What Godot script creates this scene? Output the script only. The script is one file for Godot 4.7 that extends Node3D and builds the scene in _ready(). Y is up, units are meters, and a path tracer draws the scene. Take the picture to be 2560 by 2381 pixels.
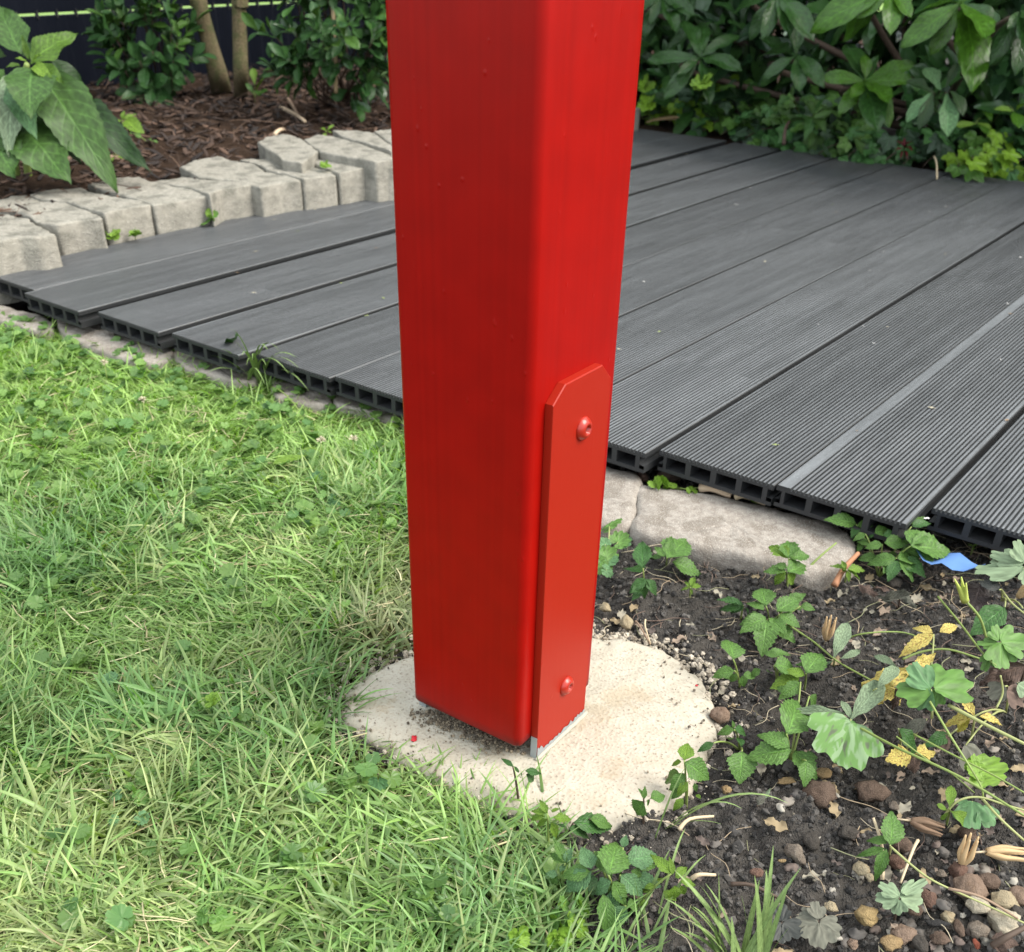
extends Node3D
# A red painted timber post on a concrete footing between a lawn, a weedy bed and a dark grooved deck.

var taken := {}
var M := {}
var TX := {}
var L := {}
var rng := RandomNumberGenerator.new()
var na := FastNoiseLite.new()
var nb := FastNoiseLite.new()
var lawn_edge := PackedVector2Array()
var footing_edge := PackedVector2Array()
const ACROSS := Vector3(0.80553, 0, 0.59256)     # across the deck boards
const ALONG := Vector3(-0.59256, 0, 0.80553)     # along the deck boards, towards the lawn


func _ready() -> void:
	rng.seed = 7
	na.seed = 3
	na.frequency = 1.0
	na.fractal_octaves = 3
	nb.seed = 11
	nb.frequency = 1.0
	nb.fractal_octaves = 1
	view_and_light()
	textures()
	materials()
	leaf_shapes()
	ground()
	deck()
	post()
	stones()
	mulch()
	fence_and_trees()
	shrubs()
	evergreen()
	ivy()
	lawn()
	soil_litter()
	weeds()
	columbine()
	pebbles()
	small_things()


func view_and_light() -> void:
	var cam := Camera3D.new()
	cam.name = "camera"
	add_child(cam)
	cam.projection = Camera3D.PROJECTION_FRUSTUM
	cam.keep_aspect = Camera3D.KEEP_HEIGHT
	var att := CameraAttributesPhysical.new()
	att.frustum_near = 0.05
	att.frustum_far = 200.0
	att.frustum_focal_length = 5.7
	att.frustum_focus_distance = 0.78
	att.exposure_aperture = 2.2
	cam.attributes = att
	cam.near = 0.05
	cam.far = 200.0
	cam.size = 952.0 / 1030.0 * 0.05
	cam.frustum_offset = Vector2(0, 206.4 / 1030.0 * 0.05)
	var p := deg_to_rad(36.57413)
	var r := deg_to_rad(1.55089)
	var fwd := Vector3(0, -sin(p), -cos(p))
	var up0 := Vector3(0, cos(p), -sin(p))
	var right := Vector3.RIGHT * cos(r) + up0 * sin(r)
	var up := -Vector3.RIGHT * sin(r) + up0 * cos(r)
	cam.transform = Transform3D(Basis(right, up, -fwd), Vector3(0, 0.538, 0))
	cam.current = true
	var sky := ProceduralSkyMaterial.new()
	sky.sky_top_color = Color(0.93, 0.97, 1.0)
	sky.sky_horizon_color = Color(0.90, 0.92, 0.94)
	sky.ground_horizon_color = Color(0.30, 0.32, 0.28)
	sky.ground_bottom_color = Color(0.2, 0.22, 0.18)
	sky.sky_energy_multiplier = 0.76
	sky.sun_angle_max = 2.0
	var env := Environment.new()
	env.background_mode = Environment.BG_SKY
	env.sky = Sky.new()
	env.sky.sky_material = sky
	env.tonemap_mode = Environment.TONE_MAPPER_LINEAR
	env.tonemap_exposure = 4.75
	env.sdfgi_enabled = true
	env.ssao_enabled = true
	env.ssil_enabled = true
	var we := WorldEnvironment.new()
	we.name = "daylight"
	we.environment = env
	add_child(we)
	var sun := DirectionalLight3D.new()
	sun.name = "sun"
	sun.light_energy = 0.43
	sun.light_color = Color(1.0, 0.98, 0.95)
	sun.light_angular_distance = 36.0
	sun.shadow_enabled = true
	add_child(sun)
	sun.look_at_from_position(Vector3(3.0, 3.2, 0.7), Vector3.ZERO, Vector3.UP)


# ---------------------------------------------------------------- helpers
func numbered(called: String) -> String:
	if not taken.has(called):
		taken[called] = 0
		return called
	taken[called] += 1
	return "%s_%03d" % [called, taken[called]]


func thing(called: String, label: String, category: String, at: Vector3, group := "") -> Node3D:
	var o := Node3D.new()
	o.name = numbered(called)
	o.position = at
	add_child(o, true)
	tag(o, label, category, group)
	return o


func tag(o: Node3D, label: String, category: String, group := "", kind := "") -> void:
	if label:
		o.set_meta("label", label)
	if category:
		o.set_meta("category", category)
	if group:
		o.set_meta("group", group)
	if kind:
		o.set_meta("kind", kind)


func part(called: String, mesh: Mesh, mat: Material, parent: Node3D, xf := Transform3D()) -> MeshInstance3D:
	var o := MeshInstance3D.new()
	o.name = called if parent != self else numbered(called)
	o.mesh = mesh
	o.material_override = mat
	o.transform = xf
	parent.add_child(o, true)
	return o


func ground_piece(called: String, mesh: Mesh, mat: Material, label := "") -> MeshInstance3D:
	var o := part(called, mesh, mat, self)
	tag(o, label, "", "", "structure")
	return o


func stuff(called: String, mesh: Mesh, mat: Material, xfs: Array, cols: Array, label: String, category: String, parent: Node3D = null) -> MultiMeshInstance3D:
	var mm := MultiMesh.new()
	mm.transform_format = MultiMesh.TRANSFORM_3D
	mm.use_colors = true
	mm.mesh = mesh
	mm.instance_count = xfs.size()
	for i in xfs.size():
		mm.set_instance_transform(i, xfs[i])
		mm.set_instance_color(i, cols[i])
	var o := MultiMeshInstance3D.new()
	o.name = numbered(called) if parent == null else called
	o.multimesh = mm
	o.material_override = mat
	(self if parent == null else parent).add_child(o, true)
	tag(o, label, category, "", "stuff")
	return o


func done(st: SurfaceTool) -> ArrayMesh:
	st.generate_normals()
	st.index()
	return st.commit()


func begin(smooth := true) -> SurfaceTool:
	var st := SurfaceTool.new()
	st.begin(Mesh.PRIMITIVE_TRIANGLES)
	st.set_smooth_group(0 if smooth else -1)
	return st


func grid_mesh(rows: Array, closed: bool, uvs := Vector2(1, 1), cap0 := false, cap1 := false) -> ArrayMesh:
	# rows of points of equal length joined into a smooth skin
	var st := begin()
	var n: int = rows[0].size()
	for i in rows.size():
		for j in n:
			st.set_uv(Vector2(float(j) / n * uvs.x, float(i) / rows.size() * uvs.y))
			st.add_vertex(rows[i][j])
	for i in rows.size() - 1:
		for j in (n if closed else n - 1):
			var k := (j + 1) % n
			var a := i * n + j
			var b := i * n + k
			var c := a + n
			var d := b + n
			for q in [a, c, b, b, c, d]:
				st.add_index(q)
	for e in [[cap0, 0, false], [cap1, rows.size() - 1, true]]:
		if e[0]:
			var mid := Vector3.ZERO
			for j in n:
				mid += rows[e[1]][j]
			st.set_uv(Vector2(0.5, 0.5))
			st.add_vertex(mid / n)
			var m: int = rows.size() * n + (1 if e[2] and cap0 else 0)
			for j in n:
				var k := (j + 1) % n
				var base: int = e[1] * n
				for q in ([m, base + k, base + j] if e[2] else [m, base + j, base + k]):
					st.add_index(q)
	st.generate_normals()
	return st.commit()


func tube(pts: Array, r0: float, r1: float, sides := 6) -> ArrayMesh:
	var rows := []
	var prev := Vector3(0.31, 0.2, 0.93)
	for i in pts.size():
		var d: Vector3 = (pts[mini(i + 1, pts.size() - 1)] - pts[maxi(i - 1, 0)]).normalized()
		var x := d.cross(prev).normalized()
		if x.length() < 0.5:
			x = d.cross(Vector3.RIGHT).normalized()
		var y := d.cross(x)
		var r := lerpf(r0, r1, float(i) / (pts.size() - 1))
		var row := []
		for j in sides:
			var a := TAU * j / sides
			row.append(pts[i] + (x * cos(a) + y * sin(a)) * r)
		rows.append(row)
	return grid_mesh(rows, true, Vector2(1, 4), true, true)


func arc(a: Vector3, b: Vector3, lift: float, n := 6) -> Array:
	var pts := []
	for i in n + 1:
		var t := float(i) / n
		pts.append(a.lerp(b, t) + Vector3(0, lift * 4.0 * t * (1.0 - t), 0))
	return pts


func bend(keys: Array, n := 5) -> Array:
	# a smooth curve through the key points
	var out := []
	for i in keys.size() - 1:
		var p0: Vector3 = keys[maxi(i - 1, 0)]
		var p3: Vector3 = keys[mini(i + 2, keys.size() - 1)]
		for k in n:
			out.append((keys[i] as Vector3).cubic_interpolate(keys[i + 1], p0, p3, float(k) / n))
	out.append(keys[-1])
	return out


func frame(a: Vector3, b: Vector3, w: float, up: Vector3) -> Transform3D:
	var d := b - a
	var l := maxf(d.length(), 0.002)
	var z := d / l
	var x := up.cross(z)
	if x.length() < 0.05:
		x = Vector3(1, 0, 0.2).cross(z)
	x = x.normalized()
	var y := z.cross(x)
	return Transform3D(Basis(x * l * w, y * l, z * l), a)


func blob(seed_: int, rough: float, flat := 1.0, n := 9) -> ArrayMesh:
	# an uneven rounded stone of radius 1
	var rows := []
	for i in n:
		var th := PI * (0.04 + 0.92 * float(i) / (n - 1))
		var row := []
		for j in n + 3:
			var ph := TAU * j / (n + 3)
			var v := Vector3(sin(th) * cos(ph), cos(th), sin(th) * sin(ph))
			var k := 1.0 + rough * na.get_noise_3dv(v * 0.9 + Vector3.ONE * seed_ * 7.3) * 1.6
			row.append(v * k * Vector3(1, flat, 1))
		rows.append(row)
	return grid_mesh(rows, true, Vector2(2, 1), true, true)


func clod(seed_: int) -> ArrayMesh:
	# an angular crumb of radius about 1 with flat faces
	var g := RandomNumberGenerator.new()
	g.seed = seed_
	var pts := []
	for i in 5:
		var row := []
		for j in 6:
			var th := PI * (0.12 + 0.76 * i / 4.0)
			var ph := TAU * (j + 0.5 * (i % 2)) / 6
			row.append(Vector3(sin(th) * cos(ph), cos(th) * 0.85, sin(th) * sin(ph)) * g.randf_range(0.62, 1.28))
		pts.append(row)
	var st := begin(false)
	for i in 4:
		for j in 6:
			var k := (j + 1) % 6
			for q in [pts[i][j], pts[i + 1][j], pts[i][k], pts[i][k], pts[i + 1][j], pts[i + 1][k]]:
				st.add_vertex(q)
	for j in 6:
		var k := (j + 1) % 6
		for q in [Vector3(0, 0.8, 0), pts[0][j], pts[0][k], Vector3(0, -0.8, 0), pts[4][k], pts[4][j]]:
			st.add_vertex(q)
	return done(st)


func resample(poly: PackedVector2Array, step: float, smooth := true) -> PackedVector2Array:
	var out := PackedVector2Array()
	var n := poly.size()
	for i in n:
		var a := poly[i]
		var b := poly[(i + 1) % n]
		var k := maxi(1, int(round(a.distance_to(b) / step)))
		for j in k:
			var t := float(j) / k
			out.append(a.cubic_interpolate(b, poly[(i - 1 + n) % n], poly[(i + 2) % n], t) if smooth else a.lerp(b, t))
	return out


func slab(poly: PackedVector2Array, y0: float, y1: float, edge: float, rough: float, step := 0.012, smooth := true, tilt := Vector2.ZERO) -> ArrayMesh:
	# a stone with that outline, its top edge worn round and its faces uneven
	var o := resample(poly, step, smooth)
	var area := 0.0
	for i in o.size():
		area += o[i].cross(o[(i + 1) % o.size()])
	if area > 0.0:
		o.reverse()
	var c := Vector2.ZERO
	for p in o:
		c += p
	c /= o.size()
	var rows := []
	var steps := [[0.0, y0], [0.0, lerpf(y0, y1, 0.4)], [0.0, lerpf(y0, y1, 0.72)], [0.0, y1 - edge], [0.35, y1 - edge * 0.3], [1.0, y1], [3.0, y1], [6.0, y1], [10.0, y1], [16.0, y1]]
	for s in steps:
		var row := []
		for p in o:
			var d := c - p
			var inset := minf(s[0] * edge, d.length() * 0.92)
			var q := p + d.normalized() * inset
			var y: float = s[1]
			var v := Vector3(q.x, y, q.y)
			var k := rough * na.get_noise_3dv(v * 28.0) + rough * 0.5 * na.get_noise_3dv(v * 90.0)
			if s[0] < 1.0:
				v += Vector3(-d.normalized().x, 0, -d.normalized().y) * k
			v.y += k * (0.7 if y > y0 else 0.0) + (q - c).dot(tilt)
			row.append(v)
		rows.append(row)
	return grid_mesh(rows, true, Vector2(1, 1), false, true)


func boxm(size: Vector3, at := Vector3.ZERO, bevel := 0.0) -> ArrayMesh:
	var st := begin(false)
	add_box(st, at - size / 2, at + size / 2)
	return done(st)


func add_box(st: SurfaceTool, lo: Vector3, hi: Vector3) -> void:
	var c := []
	for k in 8:
		c.append(Vector3(hi.x if k & 1 else lo.x, hi.y if k & 2 else lo.y, hi.z if k & 4 else lo.z))
	for f in [[0, 2, 3, 1], [4, 5, 7, 6], [0, 1, 5, 4], [2, 6, 7, 3], [0, 4, 6, 2], [1, 3, 7, 5]]:
		quad(st, c[f[0]], c[f[1]], c[f[2]], c[f[3]])


func quad(st: SurfaceTool, a: Vector3, b: Vector3, c: Vector3, d: Vector3) -> void:
	# corners counter-clockwise as seen from outside
	for q in [a, c, b, a, d, c]:
		st.add_vertex(q)


# ---------------------------------------------------------------- textures and materials
func field(size: Vector2i, freq: float, octaves: int, seed_: int, kind := FastNoiseLite.TYPE_SIMPLEX_SMOOTH) -> PackedByteArray:
	var n := FastNoiseLite.new()
	n.noise_type = kind
	n.seed = seed_
	n.frequency = freq
	n.fractal_octaves = octaves
	var im := n.get_seamless_image(size.x, size.y)
	im.convert(Image.FORMAT_L8)
	return im.get_data()


func grey(size: Vector2i, f: Callable) -> ImageTexture:
	var d := PackedByteArray()
	d.resize(size.x * size.y)
	for i in d.size():
		d[i] = clampi(int(255.0 * f.call(i)), 0, 255)
	return ImageTexture.create_from_image(Image.create_from_data(size.x, size.y, false, Image.FORMAT_L8, d))


func tint(size: Vector2i, f: Callable) -> ImageTexture:
	var d := PackedByteArray()
	d.resize(size.x * size.y * 3)
	for i in size.x * size.y:
		var c: Color = f.call(i).linear_to_srgb()
		d[i * 3] = clampi(int(c.r * 255.0), 0, 255)
		d[i * 3 + 1] = clampi(int(c.g * 255.0), 0, 255)
		d[i * 3 + 2] = clampi(int(c.b * 255.0), 0, 255)
	return ImageTexture.create_from_image(Image.create_from_data(size.x, size.y, false, Image.FORMAT_RGB8, d))


func textures() -> void:
	var s := Vector2i(512, 512)
	var big := field(s, 0.006, 4, 1)
	var mid := field(s, 0.03, 4, 2)
	var fine := field(s, 0.16, 3, 4)
	var spot := field(s, 0.07, 2, 5, FastNoiseLite.TYPE_CELLULAR)
	TX.fine_bump = grey(s, func(i): return (0.6 * fine[i] + 0.4 * mid[i]) / 255.0)
	# concrete: cream, sandy specks, rusty wash marks
	TX.concrete = tint(s, func(i):
		var c := Color(0.335, 0.30, 0.235).lerp(Color(0.41, 0.38, 0.315), mid[i] / 255.0)
		c = c.lerp(Color(0.26, 0.22, 0.17), clampf((fine[i] - 166) / 45.0, 0.0, 0.75)).lerp(Color(0.14, 0.12, 0.09), 0.7 if fine[i] > 205 or (spot[i] < 14 and mid[i] > 120) else 0.0)
		return c.lerp(Color(0.27, 0.21, 0.13), clampf((big[i] * 0.6 + mid[i] * 0.3 + fine[i] * 0.1 - 148) / 60.0, 0.0, 0.5)))
	TX.concrete_bump = grey(s, func(i): return (0.5 * fine[i] + 0.3 * mid[i] + 0.2 * spot[i]) / 255.0)
	TX.stone = tint(s, func(i):
		var c := Color(0.165, 0.155, 0.13).lerp(Color(0.325, 0.308, 0.262), mid[i] / 255.0)
		c = c.lerp(Color(0.10, 0.098, 0.08), clampf((big[i] * 0.7 + mid[i] * 0.3 - 132) / 60.0, 0.0, 0.75))
		return c.lerp(Color(0.5, 0.48, 0.43), clampf((fine[i] - 172) / 40.0, 0.0, 0.8)))
	TX.slab = tint(s, func(i):
		var c := Color(0.165, 0.14, 0.118).lerp(Color(0.31, 0.285, 0.25), mid[i] / 255.0)
		c = c.lerp(Color(0.12, 0.10, 0.08), clampf((big[i] - 130) / 70.0, 0.0, 0.6))
		return c.lerp(Color(0.46, 0.43, 0.38), clampf((fine[i] - 165) / 40.0, 0.0, 0.7)))
	TX.soil = tint(s, func(i):
		var c := Color(0.016, 0.015, 0.0135).lerp(Color(0.078, 0.071, 0.063), fine[i] / 255.0)
		return c.lerp(Color(0.085, 0.075, 0.065), clampf((mid[i] - 150) / 90.0, 0.0, 0.5)))
	TX.bark = tint(s, func(i): return Color(0.10, 0.07, 0.03).lerp(Color(0.33, 0.27, 0.15), clampf(mid[i] / 255.0 * 1.2 - 0.1, 0, 1)).lerp(Color(0.09, 0.12, 0.03), clampf((big[i] - 130) / 80.0, 0, 0.7)))
	# leaf: pale ribs and blotches, u across and v along
	var ls := Vector2i(128, 256)
	var lf := field(ls, 0.06, 3, 9)
	var rib := func(i: int) -> float:
		var u := absf((i % 128) / 127.0 - 0.5) * 2.0
		var v := (i / 128) / 255.0 / 0.74
		if v > 1.02:
			return 0.35
		var f := fposmod((v - u * 0.22) * 9.0, 1.0)
		var side := exp(-pow((f - 0.5) / 0.10, 2.0)) * (1.0 - 0.5 * u)
		return maxf(exp(-pow(u / 0.05, 2.0)), side * 0.75)
	TX.leaf = grey(ls, func(i): return 0.70 + 0.22 * rib.call(i) + 0.3 * (lf[i] / 255.0 - 0.5))
	TX.leaf_bump = grey(ls, func(i): return 0.75 - 0.55 * rib.call(i) + 0.25 * (lf[i] / 255.0 - 0.5))
	TX.mildew = tint(ls, func(i): return Color(0.095, 0.185, 0.05).lerp(Color(0.20, 0.27, 0.17), clampf((lf[i] - 140) / 30.0, 0.0, 0.6)).lerp(Color(0.07, 0.06, 0.06), clampf((80 - lf[i]) / 30.0, 0.0, 0.75)))
	TX.yellow = tint(ls, func(i): return Color(0.50, 0.40, 0.11).lerp(Color(0.20, 0.12, 0.05), clampf((lf[i] - 140) / 60.0, 0.0, 0.9)).lerp(Color(0.36, 0.40, 0.13), clampf((90 - lf[i]) / 40.0, 0.0, 0.7)))
	# timber paint: faint upright grain with small runs and nibs
	var ps := Vector2i(512, 1024)
	var grain := field(Vector2i(512, 16), 0.11, 3, 21)
	var wob := field(ps, 0.02, 2, 22)
	var d := PackedByteArray()
	d.resize(ps.x * ps.y)
	for i in d.size():
		var x := i % ps.x
		var y := i / ps.x
		d[i] = clampi(int(110 + 0.07 * (grain[((y / 128) % 16) * 0 + x] - 128) + 0.10 * (wob[i] - 128)), 0, 255)
	var nib := RandomNumberGenerator.new()
	nib.seed = 5
	for k in 260:
		var cx := nib.randi_range(4, 507)
		var cy := nib.randi_range(4, 1015)
		var r := nib.randf_range(1.0, 2.3)
		var tall := nib.randf_range(1.0, 2.2) if nib.randf() < 0.8 else nib.randf_range(4.0, 12.0)
		for yy in range(-int(r * tall) - 1, int(r * tall) + 2):
			for xx in range(-3, 4):
				var q := 1.0 - sqrt(pow(xx / r, 2.0) + pow(yy / (r * tall), 2.0))
				var at := posmod(cy + yy, 1024) * 512 + posmod(cx + xx, 512)
				if q > 0.0:
					d[at] = clampi(d[at] + int(85 * q * (0.5 if tall > 3.0 else 1.0)), 0, 255)
	TX.paint_bump = ImageTexture.create_from_image(Image.create_from_data(512, 1024, false, Image.FORMAT_L8, d))
	TX.paint = grey(ps, func(i): return 0.95 + 0.05 * (grain[i % 512] / 255.0 - 0.5) + 0.06 * (wob[i] / 255.0 - 0.5))
	# deck: brushed streaks with dusty smears
	var ds := Vector2i(512, 1024)
	var streak := field(Vector2i(512, 64), 0.2, 2, 31)
	var smear := field(ds, 0.012, 4, 32)
	var dust := field(ds, 0.09, 3, 33)
	TX.deck = grey(ds, func(i): return 0.62 + 0.12 * (streak[((i / 512) / 16) * 512 + i % 512] / 255.0) + 0.17 * (smear[((i / 512) / 5) * 512 + i % 512] / 255.0 - 0.5) + 0.06 * (dust[i] / 255.0 - 0.4) + 0.35 * clampf((dust[(i * 3) % dust.size()] - 178) / 60.0, 0.0, 1.0) * clampf((smear[i] - 120) / 60.0, 0.0, 1.0))
	TX.deck_bump = grey(ds, func(i): return 0.5 + 0.4 * (streak[((i / 512) / 16) * 512 + i % 512] / 255.0 - 0.5) + 0.12 * (dust[i] / 255.0 - 0.5))


func mat(lin: Color, rough := 0.8, spec := 0.5) -> StandardMaterial3D:
	var m := StandardMaterial3D.new()
	m.albedo_color = lin.linear_to_srgb()
	m.roughness = rough
	m.metallic_specular = spec
	return m


func tri(m: StandardMaterial3D, tex: Texture2D, bump: Texture2D, per_metre: float, depth_cm: float) -> StandardMaterial3D:
	m.albedo_texture = tex
	m.uv1_triplanar = true
	m.uv1_world_triplanar = true
	m.uv1_scale = Vector3.ONE * per_metre
	if bump:
		m.heightmap_enabled = true
		m.heightmap_texture = bump
		m.heightmap_scale = depth_cm
	return m


func leafmat(lin: Color, rough := 0.5, thru := 0.6, tex: Texture2D = null) -> StandardMaterial3D:
	var m := mat(lin, rough, 0.36)
	m.cull_mode = BaseMaterial3D.CULL_DISABLED
	m.albedo_texture = tex if tex else TX.leaf
	m.backlight_enabled = true
	m.backlight = Color(lin.r * 1.1 + 0.02, lin.g * 1.25, lin.b * 0.5).linear_to_srgb() if tex == null else Color(0.5, 0.5, 0.4)
	m.backlight = Color(0.62, 0.72, 0.35) * thru
	m.heightmap_enabled = true
	m.heightmap_texture = TX.leaf_bump
	m.heightmap_scale = 0.09
	return m


func counted(lin: Color, rough: float) -> StandardMaterial3D:
	# for many copies, each with its own tone
	var m := mat(lin, rough)
	m.vertex_color_use_as_albedo = true
	m.cull_mode = BaseMaterial3D.CULL_DISABLED
	return m


func materials() -> void:
	var paint := mat(Color(0.275, 0.0036, 0.0017), 0.36, 0.27)
	paint.albedo_texture = TX.paint
	paint.vertex_color_use_as_albedo = true
	paint.heightmap_enabled = true
	paint.heightmap_texture = TX.paint_bump
	paint.heightmap_scale = 0.095
	M.paint = paint
	M.paint_dirty = mat(Color(0.16, 0.012, 0.008), 0.6)
	var pp := mat(Color(0.270, 0.0125, 0.0045), 0.42, 0.32)
	pp.heightmap_enabled = true
	pp.heightmap_texture = TX.paint_bump
	pp.heightmap_scale = 0.06
	M.plate_paint = pp
	M.bolt_paint = mat(Color(0.31, 0.018, 0.008), 0.3)
	M.hole = mat(Color(0.05, 0.004, 0.003), 0.6)
	M.steel = mat(Color(0.33, 0.36, 0.38), 0.5)
	M.steel.metallic = 0.5
	M.grout = tri(mat(Color(0.34, 0.32, 0.26), 0.9), null, TX.fine_bump, 9.0, 0.06)
	M.concrete = tri(mat(Color(1, 1, 1), 0.92, 0.3), TX.concrete, TX.concrete_bump, 3.1, 0.16)
	M.crumb = counted(Color(1, 1, 1), 0.95)
	M.stone = tri(mat(Color(1, 1, 1), 0.95, 0.3), TX.stone, TX.concrete_bump, 5.3, 0.30)
	M.slab = tri(mat(Color(1, 1, 1), 0.92, 0.3), TX.slab, TX.concrete_bump, 6.1, 0.2)
	M.soil = tri(mat(Color(1, 1, 1), 0.97, 0.25), TX.soil, TX.fine_bump, 6.7, 0.5)
	M.turf = tri(mat(Color(1.9, 2.0, 0.9) * 0.5, 0.97, 0.2), TX.soil, TX.fine_bump, 6.7, 0.4)
	var dk := mat(Color(0.255, 0.268, 0.280), 0.40, 0.55)
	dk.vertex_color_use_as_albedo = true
	dk.albedo_texture = TX.deck
	dk.heightmap_enabled = true
	dk.heightmap_texture = TX.deck_bump
	dk.heightmap_scale = 0.03
	M.deck = dk
	M.deck_core = mat(Color(0.020, 0.021, 0.023), 0.7)
	M.deck_end = mat(Color(0.016, 0.017, 0.0185), 0.65)
	M.fence = mat(Color(0.0025, 0.004, 0.009), 0.6, 0.25)
	M.clip = mat(Color(0.02, 0.02, 0.022), 0.5)
	M.bark = tri(mat(Color(0.62, 0.62, 0.6), 0.95), TX.bark, TX.concrete_bump, 8.0, 0.3)
	M.cane = mat(Color(0.36, 0.27, 0.15), 0.6)
	M.mulch = counted(Color(1, 1, 1), 0.9)
	M.mulch_bed = tri(mat(Color(0.8, 0.55, 0.42), 0.98, 0.2), TX.soil, TX.fine_bump, 5.0, 0.6)
	M.neighbour_lawn = tri(mat(Color(5.0, 9.0, 1.8) * 0.6, 0.95), TX.soil, TX.fine_bump, 3.0, 0.4)
	M.grass = counted(Color(1, 1, 1), 0.40)
	M.grass.backlight_enabled = true
	M.grass.backlight = Color(0.86, 0.95, 0.5)
	M.litter = counted(Color(1, 1, 1), 0.85)
	M.mass_leaf = counted(Color(1, 1, 1), 0.35)
	# leaves
	M.weed = leafmat(Color(0.133, 0.276, 0.056), 0.5, 0.8)
	M.weed_dark = leafmat(Color(0.064, 0.172, 0.038), 0.45, 0.6)
	M.weed_bright = leafmat(Color(0.214, 0.375, 0.045), 0.5, 0.9)
	M.weed_blue = leafmat(Color(0.133, 0.276, 0.111), 0.55, 0.6)
	M.pale = leafmat(Color(0.272, 0.368, 0.216), 0.7, 0.6)
	M.mildew = leafmat(Color(1, 1, 1), 0.7, 0.6, TX.mildew)
	M.yellow = leafmat(Color(1, 1, 1), 0.6, 0.9, TX.yellow)
	M.grey_leaf = leafmat(Color(0.165, 0.165, 0.128), 0.8, 0.3)
	M.brown_leaf = leafmat(Color(0.150, 0.098, 0.075), 0.7, 0.3)
	M.dark_leaf = leafmat(Color(0.045, 0.05, 0.045), 0.55, 0.2)
	M.dark_brown_leaf = leafmat(Color(0.035, 0.022, 0.02), 0.5, 0.1)
	M.big = leafmat(Color(0.075, 0.163, 0.035), 0.5, 0.7)
	M.big_bright = leafmat(Color(0.111, 0.221, 0.025), 0.5, 0.9)
	M.big_dark = leafmat(Color(0.030, 0.075, 0.019), 0.5, 0.5)
	M.azalea = leafmat(Color(0.053, 0.142, 0.039), 0.38, 0.5)
	M.azalea_bright = leafmat(Color(0.094, 0.212, 0.038), 0.4, 0.6)
	M.laurel = leafmat(Color(0.035, 0.098, 0.020), 0.33, 0.3)
	M.laurel_bright = leafmat(Color(0.070, 0.181, 0.015), 0.32, 0.4)
	M.laurel_dark = leafmat(Color(0.022, 0.062, 0.022), 0.36, 0.25)
	M.ivy = leafmat(Color(0.076, 0.200, 0.057), 0.4, 0.5)
	M.ivy_bright = leafmat(Color(0.218, 0.389, 0.034), 0.4, 0.8)
	M.ivy_grey = leafmat(Color(0.068, 0.124, 0.068), 0.4, 0.3)
	M.red_leaf = leafmat(Color(0.16, 0.012, 0.02), 0.4, 0.4)
	M.tuft = leafmat(Color(0.29, 0.42, 0.14), 0.5, 0.7)
	M.tuft.heightmap_enabled = false
	M.stem = mat(Color(0.17, 0.23, 0.055), 0.6)
	M.stem_pale = mat(Color(0.26, 0.28, 0.105), 0.6)
	M.stem_brown = mat(Color(0.06, 0.038, 0.025), 0.75)
	M.twig = mat(Color(0.22, 0.15, 0.10), 0.85)
	M.straw = mat(Color(0.46, 0.37, 0.24), 0.8)
	M.pod = mat(Color(0.42, 0.29, 0.15), 0.75)
	M.pod_dark = mat(Color(0.16, 0.10, 0.06), 0.8)
	M.pod_green = mat(Color(0.40, 0.46, 0.10), 0.55)
	M.blue = mat(Color(0.085, 0.18, 0.40), 0.5)
	M.wood_chip = mat(Color(0.30, 0.14, 0.07), 0.8)
	M.pale_wood = mat(Color(0.50, 0.38, 0.26), 0.85)
	M.paint_drip = mat(Color(0.42, 0.012, 0.02), 0.5)
	M.petal = mat(Color(0.42, 0.38, 0.26), 0.8)


func span(keys: Array, t: float) -> float:
	for i in keys.size() - 1:
		if t <= keys[i + 1][0]:
			return lerpf(keys[i][1], keys[i + 1][1], smoothstep(0.0, 1.0, (t - keys[i][0]) / (keys[i + 1][0] - keys[i][0])) * 0.5 + 0.5 * (t - keys[i][0]) / (keys[i + 1][0] - keys[i][0]))
	return keys[-1][1]


func leaf(prof: Array, teeth: int, bite: float, fold: float, curl: float, wave: float, seed_: int, rows := 14) -> ArrayMesh:
	# base at the origin, tip at z = 1, widest half width 0.5, upper face to +y
	var st := begin()
	var n := teeth * 2 if teeth else rows
	for i in n + 1:
		var t := float(i) / n
		var w := span(prof, t)
		var out := w * (1.0 - (bite if teeth and i % 2 == 0 else 0.0))
		var y := -curl * t * t + 0.12 * curl * t
		var zz := t + (0.35 / n if teeth and i % 2 == 1 else 0.0)
		for k in [-1.0, -0.55, 0.0, 0.55, 1.0]:
			var e: float = absf(k)
			var yy := y + fold * w * e * (1.3 - 0.3 * e) + wave * e * sin(t * 13.0 + seed_ * 2.1 + k * 1.4) * (0.3 + 0.7 * e)
			yy += 0.03 * nb.get_noise_2d(t * 3.0 + seed_ * 9.0, k * 1.5)
			st.set_uv(Vector2(0.5 + 0.5 * k, t * 0.74))
			st.add_vertex(Vector3(k * (out if e > 0.9 else w), yy, lerpf(t, zz, e)))
	for i in n:
		for k in 4:
			var a := i * 5 + k
			for q in [a, a + 1, a + 5, a + 1, a + 6, a + 5]:
				st.add_index(q)
	st.generate_normals()
	return st.commit()


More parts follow.
